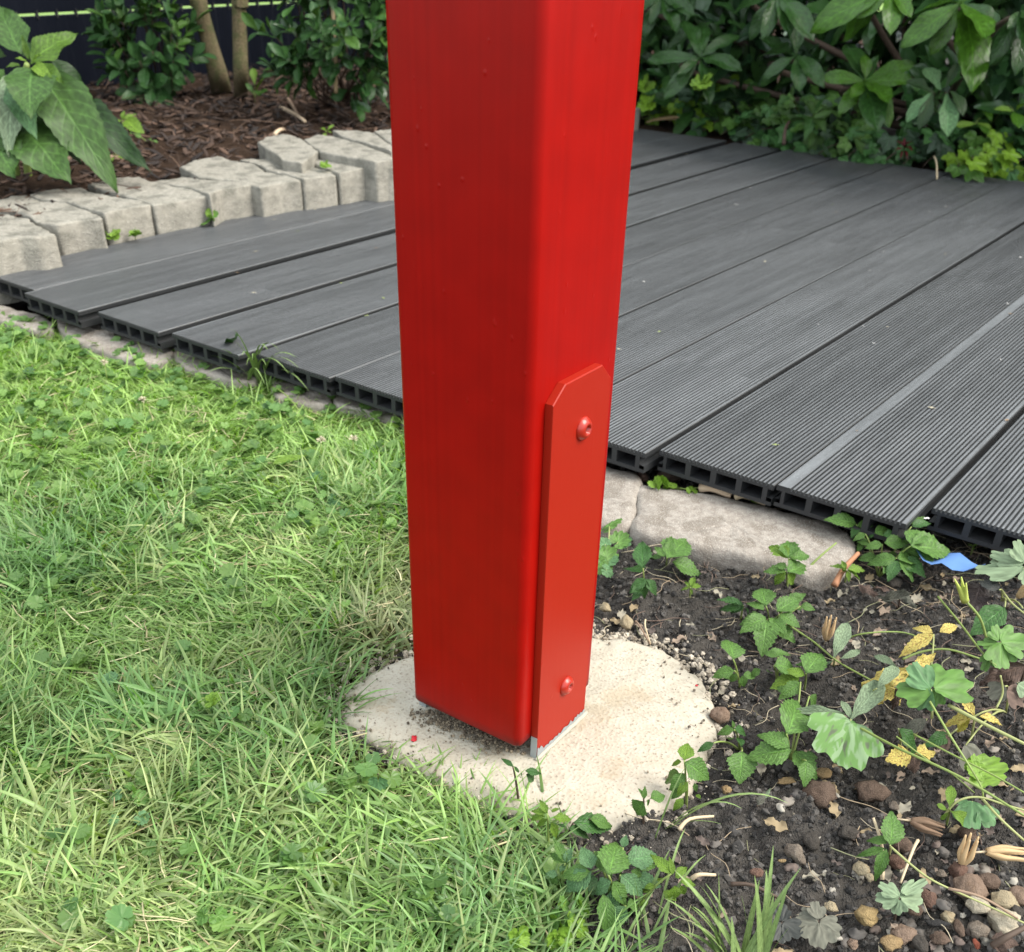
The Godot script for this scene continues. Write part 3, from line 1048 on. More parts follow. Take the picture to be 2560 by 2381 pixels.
# ---------------------------------------------------------------- stones round the deck
func stones() -> void:
	var o := thing("stone_border", "row of split pale concrete stones edging the mulch bed beside the deck", "stone border", Vector3.ZERO)
	var low := [
		PackedVector2Array([Vector2(-0.9537, -1.8485), Vector2(-0.9524, -1.9499), Vector2(-0.9217, -1.9535), Vector2(-0.8702, -1.9226), Vector2(-0.8369, -1.8732), Vector2(-0.8063, -1.8424), Vector2(-0.7794, -1.8068), Vector2(-0.7988, -1.7832), Vector2(-0.8295, -1.7772), Vector2(-0.8621, -1.7374), Vector2(-0.8916, -1.7091)]),
		PackedVector2Array([Vector2(-0.9942, -2.0469), Vector2(-0.9682, -2.0932), Vector2(-0.9442, -2.0997), Vector2(-0.8992, -2.0569), Vector2(-0.8486, -2.0462), Vector2(-0.8069, -2.0019), Vector2(-0.7523, -1.9486), Vector2(-0.7437, -1.9313), Vector2(-0.7774, -1.9184), Vector2(-0.8072, -1.8884), Vector2(-0.8495, -1.9042), Vector2(-0.8811, -1.9489), Vector2(-0.9217, -1.9786), Vector2(-0.9708, -1.992)]),
		PackedVector2Array([Vector2(-0.9312, -2.0848), Vector2(-0.913, -2.1408), Vector2(-0.8637, -2.1657), Vector2(-0.839, -2.1394), Vector2(-0.7797, -2.1003), Vector2(-0.7192, -2.0765), Vector2(-0.692, -2.0458), Vector2(-0.7197, -2.0062), Vector2(-0.7473, -1.9553), Vector2(-0.805, -1.9992), Vector2(-0.8455, -2.0405), Vector2(-0.8978, -2.051)]),
		PackedVector2Array([Vector2(-0.859, -2.1927), Vector2(-0.8267, -2.2435), Vector2(-0.781, -2.2656), Vector2(-0.7512, -2.2339), Vector2(-0.6933, -2.199), Vector2(-0.6454, -2.1678), Vector2(-0.6049, -2.1222), Vector2(-0.6463, -2.0855), Vector2(-0.686, -2.0432), Vector2(-0.7447, -2.0976), Vector2(-0.8081, -2.1396)]),
		PackedVector2Array([Vector2(-0.7496, -2.2431), Vector2(-0.703, -2.2936), Vector2(-0.6552, -2.2676), Vector2(-0.5906, -2.2523), Vector2(-0.5329, -2.2209), Vector2(-0.5565, -2.1912), Vector2(-0.5887, -2.161), Vector2(-0.5967, -2.1061), Vector2(-0.6453, -2.1686), Vector2(-0.6942, -2.2037)]),
		PackedVector2Array([Vector2(-0.7185, -2.3448), Vector2(-0.7091, -2.4123), Vector2(-0.6704, -2.4639), Vector2(-0.6111, -2.415), Vector2(-0.5736, -2.4001), Vector2(-0.5371, -2.3274), Vector2(-0.4648, -2.2957), Vector2(-0.4534, -2.2649), Vector2(-0.4868, -2.2407), Vector2(-0.5195, -2.194), Vector2(-0.5879, -2.2431), Vector2(-0.6571, -2.2617), Vector2(-0.6961, -2.3161)]),
		PackedVector2Array([Vector2(-0.6187, -2.4481), Vector2(-0.5548, -2.4759), Vector2(-0.4786, -2.418), Vector2(-0.4089, -2.3577), Vector2(-0.391, -2.318), Vector2(-0.4153, -2.2942), Vector2(-0.4487, -2.2656), Vector2(-0.4919, -2.3085), Vector2(-0.5364, -2.3444), Vector2(-0.5653, -2.4013)]),
		PackedVector2Array([Vector2(-0.4784, -2.468), Vector2(-0.4602, -2.5428), Vector2(-0.4084, -2.526), Vector2(-0.3193, -2.4175), Vector2(-0.3281, -2.3853), Vector2(-0.3846, -2.3218), Vector2(-0.418, -2.364), Vector2(-0.4522, -2.4166)]),
		PackedVector2Array([Vector2(-0.4093, -2.5332), Vector2(-0.3604, -2.5703), Vector2(-0.2747, -2.4857), Vector2(-0.2126, -2.4255), Vector2(-0.2268, -2.3924), Vector2(-0.3047, -2.3685), Vector2(-0.3141, -2.4112), Vector2(-0.3561, -2.4692)]),
		PackedVector2Array([Vector2(-0.3007, -2.6047), Vector2(-0.2204, -2.6324), Vector2(-0.1319, -2.5303), Vector2(-0.1426, -2.4813), Vector2(-0.2222, -2.4377), Vector2(-0.2728, -2.5097)]),
		PackedVector2Array([Vector2(-0.1955, -2.6731), Vector2(-0.1222, -2.7114), Vector2(-0.0256, -2.5952), Vector2(-0.0428, -2.5433), Vector2(-0.1214, -2.4984), Vector2(-0.1704, -2.5737)])]
	var high := [
		PackedVector2Array([Vector2(-0.5976, -2.5444), Vector2(-0.5908, -2.6194), Vector2(-0.5591, -2.6573), Vector2(-0.5093, -2.6001), Vector2(-0.449, -2.4579), Vector2(-0.4526, -2.3691), Vector2(-0.4588, -2.3197), Vector2(-0.5055, -2.3481), Vector2(-0.5267, -2.4039), Vector2(-0.5723, -2.4879)]),
		PackedVector2Array([Vector2(-0.5048, -2.5955), Vector2(-0.4826, -2.6586), Vector2(-0.4452, -2.6426), Vector2(-0.3658, -2.5496), Vector2(-0.2902, -2.4341), Vector2(-0.2764, -2.3856), Vector2(-0.3114, -2.3539), Vector2(-0.3802, -2.4024), Vector2(-0.4423, -2.4493)]),
		PackedVector2Array([Vector2(-0.4545, -2.7024), Vector2(-0.4076, -2.7215), Vector2(-0.3522, -2.6796), Vector2(-0.2889, -2.5013), Vector2(-0.2912, -2.4623), Vector2(-0.3678, -2.5647), Vector2(-0.4217, -2.6247)]),
		PackedVector2Array([Vector2(-0.3599, -2.7121), Vector2(-0.3161, -2.7538), Vector2(-0.248, -2.636), Vector2(-0.2018, -2.5144), Vector2(-0.2219, -2.4395), Vector2(-0.2878, -2.5113)]),
		PackedVector2Array([Vector2(-0.2699, -2.7732), Vector2(-0.2031, -2.7842), Vector2(-0.1072, -2.5791), Vector2(-0.1391, -2.4994), Vector2(-0.2161, -2.583)])]
	var k := 0
	for p in low:
		part("stone", slab(p, 0.0, [0.098, 0.096, 0.100, 0.100, 0.102, 0.106, 0.106, 0.110, 0.112, 0.112, 0.112][k], 0.0032, 0.0030, 0.006, false, Vector2(0.025 * sin(k * 2.0), 0.025 * cos(k * 3.0))), M.stone, o)
		k += 1
	k = 0
	for p in high:
		part("stone", slab(p, 0.0, 0.126 + 0.003 * (k / 2), 0.0032, 0.0030, 0.006, false), M.stone, o)
		k += 1
	# the row runs on behind the post to the far corner, and a little past the near end
	for al in [-0.52, -0.64, -0.76, -2.12, -2.225, -2.33, -2.44, -2.545, -2.65, -2.76, -2.87]:
		var p := PackedVector2Array()
		for q in [[-0.05, 0.0], [0.045, 0.004], [0.05, -0.06], [0.038, -0.15], [-0.04, -0.16], [-0.052, -0.07]]:
			var v: Vector3 = ACROSS * (-1.745 - (0.03 if al > -1.0 else 0.0) + q[1] + rng.randf_range(-0.006, 0.006)) + ALONG * (al + q[0] + rng.randf_range(-0.004, 0.004))
			p.append(Vector2(v.x, v.z))
		part("stone", slab(p, 0.0, rng.randf_range(0.098, 0.118), 0.0032, 0.003, 0.008, false, Vector2(rng.randf_range(-0.05, 0.05), rng.randf_range(-0.05, 0.05))), M.stone, o)
	# flat edging slabs between lawn, bed and deck
	for e in [
		["broad weathered edging slab with a rounded end beside the bare soil", PackedVector2Array([Vector2(0.141, -1.1005), Vector2(0.1766, -1.0973), Vector2(0.2563, -1.073), Vector2(0.3191, -1.0362), Vector2(0.3528, -1.0211), Vector2(0.3634, -0.9888), Vector2(0.3576, -0.957), Vector2(0.3386, -0.928), Vector2(0.2995, -0.9135), Vector2(0.255, -0.9341), Vector2(0.2047, -0.9552), Vector2(0.1633, -0.973), Vector2(0.1246, -0.9962), Vector2(0.134, -1.044)]), 0.012, 0.008],
		["pale edging slab butting the rounded slab, just behind the post", PackedVector2Array([Vector2(0.0214, -1.1818), Vector2(0.0655, -1.1786), Vector2(0.1084, -1.1576), Vector2(0.1468, -1.1257), Vector2(0.137, -1.0659), Vector2(0.1268, -1.0105), Vector2(0.0938, -1.0038), Vector2(0.0437, -1.0202), Vector2(0.0153, -1.0821)]), 0.012, 0.008],
		["short edging stone at the very corner of lawn and deck", PackedVector2Array([Vector2(-0.9191, -1.7408), Vector2(-0.8536, -1.7069), Vector2(-0.7902, -1.6741), Vector2(-0.7462, -1.6407), Vector2(-0.7279, -1.5964), Vector2(-0.7569, -1.5889), Vector2(-0.8213, -1.629), Vector2(-0.886, -1.6656)]), 0.012, 0.006],
		["long cracked edging stone half hidden by grass below the second deck board", PackedVector2Array([Vector2(-0.737, -1.6468), Vector2(-0.7006, -1.6552), Vector2(-0.6191, -1.6056), Vector2(-0.5387, -1.549), Vector2(-0.5102, -1.4918), Vector2(-0.528, -1.4599), Vector2(-0.5957, -1.485), Vector2(-0.6925, -1.565)]), 0.012, 0.006],
		["edging stone sunk in grass below the fourth deck board", PackedVector2Array([Vector2(-0.5178, -1.5288), Vector2(-0.4496, -1.5025), Vector2(-0.3924, -1.4505), Vector2(-0.3674, -1.4032), Vector2(-0.3957, -1.401), Vector2(-0.4545, -1.4332), Vector2(-0.4964, -1.468)]), 0.010, 0.006],
		["brownish edging stone showing beside the grass tuft on the deck edge", PackedVector2Array([Vector2(-0.3483, -1.4086), Vector2(-0.309, -1.3996), Vector2(-0.2609, -1.368), Vector2(-0.2566, -1.3236), Vector2(-0.2967, -1.3317), Vector2(-0.3332, -1.3551)]), 0.010, 0.006],
		["edging stone at the deck edge, touching the left of the post", PackedVector2Array([Vector2(-0.2504, -1.3688), Vector2(-0.2025, -1.3533), Vector2(-0.1426, -1.3137), Vector2(-0.0848, -1.2656), Vector2(-0.0889, -1.2259), Vector2(-0.1517, -1.2678), Vector2(-0.2105, -1.3089), Vector2(-0.2462, -1.328)]), 0.010, 0.006]]:
		tag(part("edging_slab", slab(e[1], -0.05, e[2], e[3], 0.004, 0.010), M.slab, self), e[0], "edging slab")


# ---------------------------------------------------------------- planting behind
func chips(n: int, place: Callable, size: Vector2, lo: Color, hi: Color) -> Array:
	var xs := []
	var cs := []
	for i in n:
		var p = place.call()
		if p == null:
			continue
		var l := rng.randf_range(size.x, size.y)
		var b := Basis.from_euler(Vector3(rng.randf_range(-0.4, 0.4), rng.randf() * TAU, rng.randf_range(-0.5, 0.5)))
		xs.append(Transform3D(b.scaled_local(Vector3(l, l * rng.randf_range(0.10, 0.28), l * rng.randf_range(0.15, 0.4))), p))
		cs.append(lo.lerp(hi, pow(rng.randf(), 1.8)))
	return [xs, cs]


func mulch() -> void:
	var chip := blob(3, 0.5, 0.7, 6)
	var on_bed := func():
		var ac := rng.randf_range(-3.25, -1.86)
		var al := rng.randf_range(-4.6, -0.4)
		var p := ACROSS * ac + ALONG * al
		if p.x < p.z * 0.62 - 0.25 or p.x > 0.35:
			return null
		return Vector3(p.x, bed_height(p.x, p.z) + rng.randf_range(-0.002, 0.012), p.z)
	var r := chips(12000, on_bed, Vector2(0.005, 0.020), Color(0.012, 0.008, 0.007), Color(0.11, 0.064, 0.042))
	stuff("bark_mulch", chip, M.mulch, r[0], r[1], "dark brown bark mulch covering the bed behind the stones", "mulch")
	var stick := tube(arc(Vector3(-1, 0, 0), Vector3(1, 0, 0), 0.12), 0.035, 0.02, 5)
	r = chips(1700, on_bed, Vector2(0.012, 0.045), Color(0.03, 0.018, 0.013), Color(0.19, 0.12, 0.08))
	for i in r[0].size():
		var l: float = r[0][i].basis.x.length()
		r[0][i].basis = r[0][i].basis.orthonormalized().scaled_local(Vector3(l, l, l) * Vector3(1, 0.7, 0.7))
		r[0][i].origin.y += 0.006
	stuff("mulch_twigs", stick, M.mulch, r[0], r[1], "thin twigs and fibres lying in the bark mulch", "twigs")
	for e in [["split pale grey stick lying on the mulch under the tall shrub", Vector3(-0.6778, 0.105, -3.2021), Vector3(-0.5732, 0.105, -2.9875), 0.006, M.pale_wood], ["brown stick propped beside the pale grey stick on the mulch", Vector3(-0.6922, 0.11, -3.361), Vector3(-0.6008, 0.105, -3.0513), 0.006, M.twig],
			["long reddish bark strip along the mulch by the large leafed plant", Vector3(-0.9834, 0.1, -2.4228), Vector3(-0.8831, 0.1, -2.4609), 0.008, M.twig], ["pale wood chip on the mulch behind the stone border", Vector3(-0.6022, 0.11, -2.7448), Vector3(-0.5935, 0.11, -2.8209), 0.005, M.pale_wood],
			["curled tan bark strip on the mulch near the big leaves", Vector3(-1.0231, 0.1, -2.3825), Vector3(-0.9466, 0.1, -2.3157), 0.007, M.pale_wood]]:
		tag(part("stick", tube(arc(e[1], e[2], 0.004), e[3], e[3] * 0.7, 6), e[4], self), e[0], "stick")


func fence_and_trees() -> void:
	var o := thing("metal_fence", "dark navy metal fence with a bright gap between its two panels", "fence", Vector3.ZERO)
	o.transform = Transform3D(Basis(ACROSS, Vector3.UP, ALONG), ACROSS * -3.13)
	for s in [[0.106, 0.288, true], [0.295, 1.9, false]]:
		var st := begin(false)
		var z := -7.0
		while z < 0.6:
			# shallow trapezoid ribs
			var y1: float = s[1]
			for q in [[0.0, 0.012, 0.0, 0.004], [0.012, 0.026, 0.004, 0.004], [0.026, 0.038, 0.004, 0.0], [0.038, 0.06, 0.0, 0.0]]:
				var k := 1.0 if s[2] else 0.5
				quad(st, Vector3(q[3] * k, s[0], z + q[1]), Vector3(q[2] * k, s[0], z + q[0]), Vector3(q[2] * k, y1, z + q[0]), Vector3(q[3] * k, y1, z + q[1]))
			z += 0.06
		add_box(st, Vector3(-0.02, s[0], -7.0), Vector3(-0.002, s[1], 0.6))
		part("fence_panel", done(st), M.fence, o)
	for z in [-6.6, -4.9, -3.2, -1.15, 0.45]:
		part("fence_post", boxm(Vector3(0.05, 1.95, 0.06), Vector3(-0.046, 0.95, z)), M.fence, o)
	var z := -3.6
	while z < -1.3:
		part("clip", boxm(Vector3(0.012, 0.02, 0.004), Vector3(0.0, 0.2915, z)), M.clip, o)
		z += 0.062
	# two slim trunks
	for e in [["tree_trunk", "leaning slim tree trunk at the fence, thicker of the two", [Vector3(-0.9028, 0.09, -3.4618), Vector3(-0.8801, 0.157, -3.36), Vector3(-0.8972, 0.243, -3.37), Vector3(-0.9134, 0.3384, -3.38), Vector3(-0.9277, 0.4303, -3.4)], 0.034, 0.022], ["tree_trunk", "straight slim tree trunk at the fence, thinner of the two", [Vector3(-0.8348, 0.09, -3.4107), Vector3(-0.7985, 0.1664, -3.29), Vector3(-0.7898, 0.252, -3.29), Vector3(-0.7798, 0.3462, -3.29), Vector3(-0.7711, 0.4364, -3.3)], 0.022, 0.019]]:
		var keys: Array = e[2]
		var base: Vector3 = keys[0]
		var t := thing(e[0], e[1], "tree", base, "slim trees by the fence")
		var pts := [Vector3(0, -0.05, 0)]
		for k in keys:
			pts.append(k - base)
		pts.append(pts[-1] + Vector3(-0.1 if e[3] > 0.03 else 0.02, 1.1, -0.15))
		var curve := bend(pts, 6)
		var rows := []
		for i in curve.size():
			var f := float(i) / (curve.size() - 1)
			var rad := lerpf(e[3], e[4], minf(f * 1.6, 1.0)) * (1.0 + 0.5 * exp(-f * 22.0))
			var row := []
			for j in 14:
				var a := TAU * j / 14
				var v := Vector3(cos(a), 0, -sin(a))
				row.append(curve[i] + v * rad * (1.0 + 0.18 * na.get_noise_3d(v.x * 1.5 + base.x * 9.0, curve[i].y * 6.0, v.z * 1.5)))
			rows.append(row)
		part("trunk", grid_mesh(rows, true, Vector2(1, 1), false, true), M.bark, t)
		# a light crown high above
		var xs := []
		var cs := []
		for i in 700:
			var p: Vector3 = pts[-1] + Vector3(rng.randfn(0, 0.45), 0.35 + rng.randfn(0, 0.35), rng.randfn(0, 0.45))
			xs.append(Transform3D(Basis.from_euler(Vector3(rng.randf() * 6, rng.randf() * 6, rng.randf() * 6)).scaled(Vector3.ONE * 0.07), p))
			cs.append(Color(0.05, 0.11, 0.03).lerp(Color(0.09, 0.17, 0.04), rng.randf()))
		stuff("crown", L["obov1"], M.mass_leaf, xs, cs, "", "", t)


func sprig(o: Node3D, a: Vector3, dir: Vector3, n: int, size: float, shape: String, mats: Array, w: float, budget: Array) -> void:
	# a twig end with a rosette of leaves
	var side := dir.cross(Vector3(0.3, 0.1, 1)).normalized()
	for k in n:
		var turn := TAU * k * 0.382 + rng.randf() * 0.5
		var open := lerpf(0.35, 1.25, float(k) / maxf(n - 1, 1)) + rng.randf_range(-0.15, 0.15)
		var d := (dir * cos(open) + (side.rotated(dir, turn)) * sin(open)).normalized()
		var b := a + dir * (0.01 - 0.012 * k * size / 0.05) * 0.8
		var l := size * rng.randf_range(0.75, 1.15)
		var m: Material = mats[mini(int(rng.randf() * mats.size()), mats.size() - 1)]
		var xf := frame(b, b + d * l, w * rng.randf_range(0.85, 1.15), (dir + d * 0.1 + Vector3(0, 0.5, 0)).normalized())
		if budget[0] > 0:
			budget[0] -= 1
			part("leaf", L[shape + str(rng.randi() % 3)], m, o, xf)
		else:
			budget[1].append(xf)
			budget[2].append(Color(0.022, 0.066, 0.018).lerp(Color(0.045, 0.11, 0.024), rng.randf()))


func shrubs() -> void:
	# small evergreen shrub before the fence
	var o := thing("small_shrub", "low rounded evergreen shrub in front of the two slim trunks", "shrub", Vector3(-1.082, 0.09, -3.4489))
	var c := Vector3(-1.0302, 0.2311, -3.3) - o.position
	var budget := [300, [], []]
	for i in 40:
		var u := Vector3(rng.randfn(), rng.randfn() * 0.9 + 0.1, rng.randfn()).normalized()
		if u.z < -0.35:
			u.z = -u.z
		var p := c + u * Vector3(0.128, 0.15, 0.11) * rng.randf_range(0.72, 1.05)
		part("twig", tube(arc(Vector3(rng.randf_range(-0.02, 0.02), 0.0, 0), p, -0.02), 0.0035, 0.0014, 5), M.stem_brown, o)
		sprig(o, p, (u + Vector3(0, 0.55, 0.15)).normalized(), 7, 0.060, "obov", [M.azalea, M.azalea, M.azalea_bright] if u.y > 0.0 else [M.azalea], 0.50, budget)
	stuff("foliage", L["obov1"], M.mass_leaf, budget[1], budget[2], "", "", o)
	# taller shrub with a cane
	o = thing("tall_shrub", "bushy small leafed evergreen shrub tied to a cane, left of the post", "shrub", Vector3(-0.5521, 0.09, -3.391))
	budget = [300, [], []]
	var lo := Vector3(-0.4963, 0.196, -3.08) - o.position
	var hi := Vector3(-0.4712, 0.4266, -3.12) - o.position
	for i in 90:
		var f := pow(rng.randf(), 0.9)
		var u := Vector3(rng.randfn(), rng.randfn() * 0.5, rng.randfn()).normalized()
		if u.z < -0.3:
			u.z = -u.z
		var wide := 0.15 + 0.05 * sin(f * 3.0)
		var p := lo.lerp(hi, f) + u * Vector3(wide, 0.09, wide * 0.8) * rng.randf_range(0.55, 1.1)
		if i % 3 == 0:
			part("twig", tube(arc(Vector3(rng.randf_range(-0.05, 0.05), 0.0, 0), p, -0.02), 0.0035, 0.0014, 5), M.stem_brown, o)
		sprig(o, p, (u + Vector3(0, 0.5, 0.2)).normalized(), 6, 0.054, "obov", [M.azalea, M.azalea, M.azalea, M.azalea_bright], 0.48, budget)
	stuff("foliage", L["obov0"], M.mass_leaf, budget[1], budget[2], "", "", o)
	tag(part("bamboo_cane", tube(bend([Vector3(-0.4966, 0.1656, -3.04), Vector3(-0.4892, 0.2365, -3.02), Vector3(-0.4877, 0.3028, -3.02), Vector3(-0.4852, 0.3981, -3.03), Vector3(-0.4817, 0.5098, -3.05)], 4), 0.0055, 0.005, 8), M.cane, self), "thin tan bamboo cane standing in the taller shrub", "cane")
	# fresh growth between the trunks and the tall shrub
	plant("seedling", "yellowish seedling beside the thinner trunk", "weed", Vector3(-0.784, 0.095, -3.3597), "obov", [M.azalea_bright, M.weed_bright], [[Vector3(-0.7472, 0.1346, -3.2), Vector3(-0.7615, 0.1648, -3.2), .5], [Vector3(-0.7436, 0.1408, -3.2), Vector3(-0.7107, 0.1802, -3.18), .5], [Vector3(-0.7414, 0.147, -3.2), Vector3(-0.7189, 0.1413, -3.15), .5], [Vector3(-0.7413, 0.1592, -3.2), Vector3(-0.7475, 0.1993, -3.22), .5], [Vector3(-0.7377, 0.1311, -3.18), Vector3(-0.7039, 0.1562, -3.16), .5]], M.stem)
	# plant with very large leaves at the corner of the bed
	var big := thing("large_leaf_plant", "big floppy plant with large serrated leaves at the end of the mulch bed", "plant", Vector3(-1.0287, 0.095, -2.3161))
	var eye := big.position
	for e in [
		[Vector3(-0.9784, 0.3067, -2.3), Vector3(-1.0288, 0.3833, -2.36), .62, M.big], [Vector3(-0.9297, 0.2989, -2.22), Vector3(-0.8665, 0.3562, -2.28), .50, M.big_bright], [Vector3(-0.9085, 0.2853, -2.2), Vector3(-0.7813, 0.1798, -2.08), .50, M.big],
		[Vector3(-0.9323, 0.2959, -2.32), Vector3(-0.8823, 0.2392, -2.36), .44, M.big_dark], [Vector3(-0.9025, 0.2991, -2.16), Vector3(-0.8847, 0.2636, -2.06), .80, M.big], [Vector3(-0.9451, 0.2865, -2.18), Vector3(-0.94, 0.2052, -2.06), .42, M.pale], [Vector3(-0.9458, 0.2742, -2.16), Vector3(-0.8977, 0.2243, -2.08), .50, M.weed_blue],
		[Vector3(-0.9589, 0.2183, -2.16), Vector3(-0.8553, 0.1664, -2.06), .78, M.big], [Vector3(-1.012, 0.2065, -2.14), Vector3(-0.9351, 0.1596, -2.04), .75, M.big], [Vector3(-0.9012, 0.2352, -2.26), Vector3(-0.7433, 0.1762, -2.16), .36, M.big_dark], [Vector3(-0.9609, 0.2458, -2.26), Vector3(-0.878, 0.1753, -2.2), .62, M.big_dark],
		[Vector3(-1.0261, 0.2986, -2.34), Vector3(-1.0955, 0.3238, -2.3), .55, M.big], [Vector3(-0.9746, 0.2902, -2.2), Vector3(-1.0333, 0.2679, -2.1), .55, M.big], [Vector3(-0.9836, 0.2573, -2.2), Vector3(-1.0368, 0.1952, -2.1), .55, M.big], [Vector3(-1.0178, 0.2932, -2.4), Vector3(-1.0074, 0.3254, -2.5), .55, M.big_dark],
		[Vector3(-0.9234, 0.3075, -2.2), Vector3(-0.9266, 0.3434, -2.2), .34, M.big_bright], [Vector3(-0.9129, 0.3033, -2.18), Vector3(-0.8892, 0.3215, -2.16), .4, M.weed_bright], [Vector3(-0.8981, 0.303, -2.17), Vector3(-0.8421, 0.2905, -2.12), .4, M.big_bright], [Vector3(-0.9195, 0.3063, -2.18), Vector3(-0.9252, 0.3175, -2.16), .4, M.weed_bright], [Vector3(-0.9338, 0.3012, -2.18), Vector3(-0.9469, 0.3044, -2.16), .4, M.big_bright], [Vector3(-0.9017, 0.3023, -2.16), Vector3(-0.8648, 0.3009, -2.12), .45, M.weed_bright]]:
		part("leaf", L["big" + str(rng.randi() % 3)], e[3], big, frame(e[0] - eye, (e[0] as Vector3).lerp(e[1], 1.1) - eye, e[2], Vector3(0.15, 0.75, 0.65).normalized()))
	part("stalk", tube(bend([Vector3(0, -0.02, 0), Vector3(-0.9836, 0.2333, -2.26) - eye, Vector3(-0.9373, 0.2988, -2.22) - eye], 6), 0.008, 0.005, 8), M.stem, big)
	part("stalk", tube(bend([Vector3(-0.02, -0.02, 0.0), Vector3(-1.0068, 0.2182, -2.24) - eye, Vector3(-0.951, 0.2875, -2.2) - eye], 6), 0.006, 0.004, 8), M.stem, big)


func evergreen() -> void:
	# rhododendron hanging over the far end of the deck
	var edge := func(f: float, y: float, back: float) -> Vector3: return ACROSS * f + ALONG * (-3.0 - back) + Vector3(0, y, 0)
	var o := thing("rhododendron", "large dark rhododendron bush with long leathery leaves overhanging the deck", "bush", edge.call(-0.9, 0.02, 0.45))
	var org := o.position
	var budget := [300, [], []]
	# whorls set leaf by leaf, some in the brighter green: [centre, [leaf tips]]
	for e in [
		[Vector3(0.9483, 0.4087, -2.7287), [Vector3(0.8312, 0.3348, -2.7156), Vector3(0.9615, 0.3119, -2.5204), Vector3(0.96, 0.3716, -2.5463), Vector3(0.8607, 0.3925, -2.8677), Vector3(1.0244, 0.3849, -2.6727), Vector3(0.9017, 0.3133, -2.7134), Vector3(0.9858, 0.2881, -2.7012), Vector3(0.9227, 0.4651, -2.7972), Vector3(1.0069, 0.461, -2.7353)], M.laurel_bright, .40],
		[Vector3(0.8128, 0.2403, -2.8781), [Vector3(0.7108, 0.2475, -2.9034), Vector3(0.7543, 0.1887, -2.8218), Vector3(0.8199, 0.1775, -2.7239), Vector3(0.8537, 0.1912, -2.7486), Vector3(0.9137, 0.286, -2.8535), Vector3(0.838, 0.2249, -2.7354), Vector3(0.8177, 0.3016, -2.9241), Vector3(0.9044, 0.2568, -2.8107), Vector3(0.772, 0.2167, -2.8087), Vector3(0.7921, 0.312, -3.0174)], M.laurel_bright, .40],
		[Vector3(0.4531, 0.2507, -3.1923), [Vector3(0.3124, 0.2424, -3.2462), Vector3(0.3621, 0.1612, -3.1351), Vector3(0.4203, 0.3458, -3.3158), Vector3(0.5355, 0.2568, -3.0572), Vector3(0.5541, 0.3207, -3.2173), Vector3(0.4825, 0.1741, -3.0713), Vector3(0.4726, 0.3304, -3.3021), Vector3(0.394, 0.2196, -3.1365)], M.laurel, .30],
		[Vector3(0.6531, 0.2824, -2.9459), [Vector3(0.5748, 0.2445, -2.929), Vector3(0.6548, 0.2241, -2.8453), Vector3(0.5702, 0.2238, -2.9572), Vector3(0.7002, 0.2542, -2.8368), Vector3(0.6591, 0.38, -3.0408), Vector3(0.5821, 0.3007, -3.0974)], M.laurel, .36],
		[Vector3(0.8155, 0.4238, -2.8264), [Vector3(0.8113, 0.3614, -2.7302), Vector3(0.7477, 0.3787, -2.8018), Vector3(0.6472, 0.3683, -2.8261), Vector3(0.8523, 0.3907, -2.7497), Vector3(0.752, 0.3453, -2.8731), Vector3(0.744, 0.3204, -2.9287)], M.laurel_bright, .42],
		[Vector3(0.9995, 0.4081, -2.5172), [Vector3(0.9547, 0.3241, -2.4757), Vector3(0.9937, 0.3501, -2.3726), Vector3(0.9772, 0.299, -2.5709), Vector3(0.9657, 0.3837, -2.4677), Vector3(1.0065, 0.3994, -2.3632), Vector3(0.9955, 0.3264, -2.4209)], M.laurel, .36],
		[Vector3(0.5971, 0.4037, -3.0119), [Vector3(0.5712, 0.3317, -2.9316), Vector3(0.5402, 0.3113, -3.0041), Vector3(0.6269, 0.34, -2.9155), Vector3(0.6745, 0.3398, -2.8805), Vector3(0.504, 0.3631, -3.1301)], M.laurel, .36],
		[Vector3(0.3565, 0.3755, -3.3875), [Vector3(0.3138, 0.2881, -3.3445), Vector3(0.3999, 0.3082, -3.2811), Vector3(0.4387, 0.3514, -3.3022), Vector3(0.3301, 0.3251, -3.3324), Vector3(0.2647, 0.3316, -3.3806)], M.laurel, .34]]:
		for tip in e[1]:
			var m: Material = e[2] if rng.randf() < 0.75 else M.laurel
			budget[0] -= 1
			part("leaf", L["lance" + str(rng.randi() % 3)], m, o, frame(e[0] - org, tip - org, e[3], Vector3(rng.randf_range(-0.25, 0.25), 0.75, 0.75).normalized()))
		part("branch", tube(bend([e[0] - org + Vector3(0, -0.01, 0.01), e[0] - org + Vector3(0.03, -0.06, -0.22), Vector3(rng.randf_range(-0.2, 0.2), 0.05, 0)], 5), 0.004, 0.011, 6), M.stem_brown, o)
	# the rest of the bush: rows of whorls, deeper ones behind
	for layer in 4:
		for i in 190:
			var f := rng.randf_range(-2.25, 0.95)
			var y := 0.13 + pow(rng.randf(), 1.3) * 1.35
			var back := 0.02 + layer * 0.12 + rng.randf() * 0.10 + maxf(0.0, 0.16 - y) * 0.9
			if layer == 0 and y < 0.5 and rng.randf() < 0.5:
				back += 0.08
			var a: Vector3 = edge.call(f, y, back) - org
			var dir := (ALONG * 0.75 + Vector3(rng.randf_range(-0.5, 0.5), rng.randf_range(-0.1, 0.6), 0)).normalized()
			var keep := budget[0] as int
			if y > 0.55 or layer > 1:
				budget[0] = 0
			sprig(o, a, dir, 5 + rng.randi() % 5, rng.randf_range(0.085, 0.16), "lance", [M.laurel, M.laurel_dark, M.laurel_dark], 0.30, budget)
			if y > 0.55 or layer > 1:
				budget[0] = keep
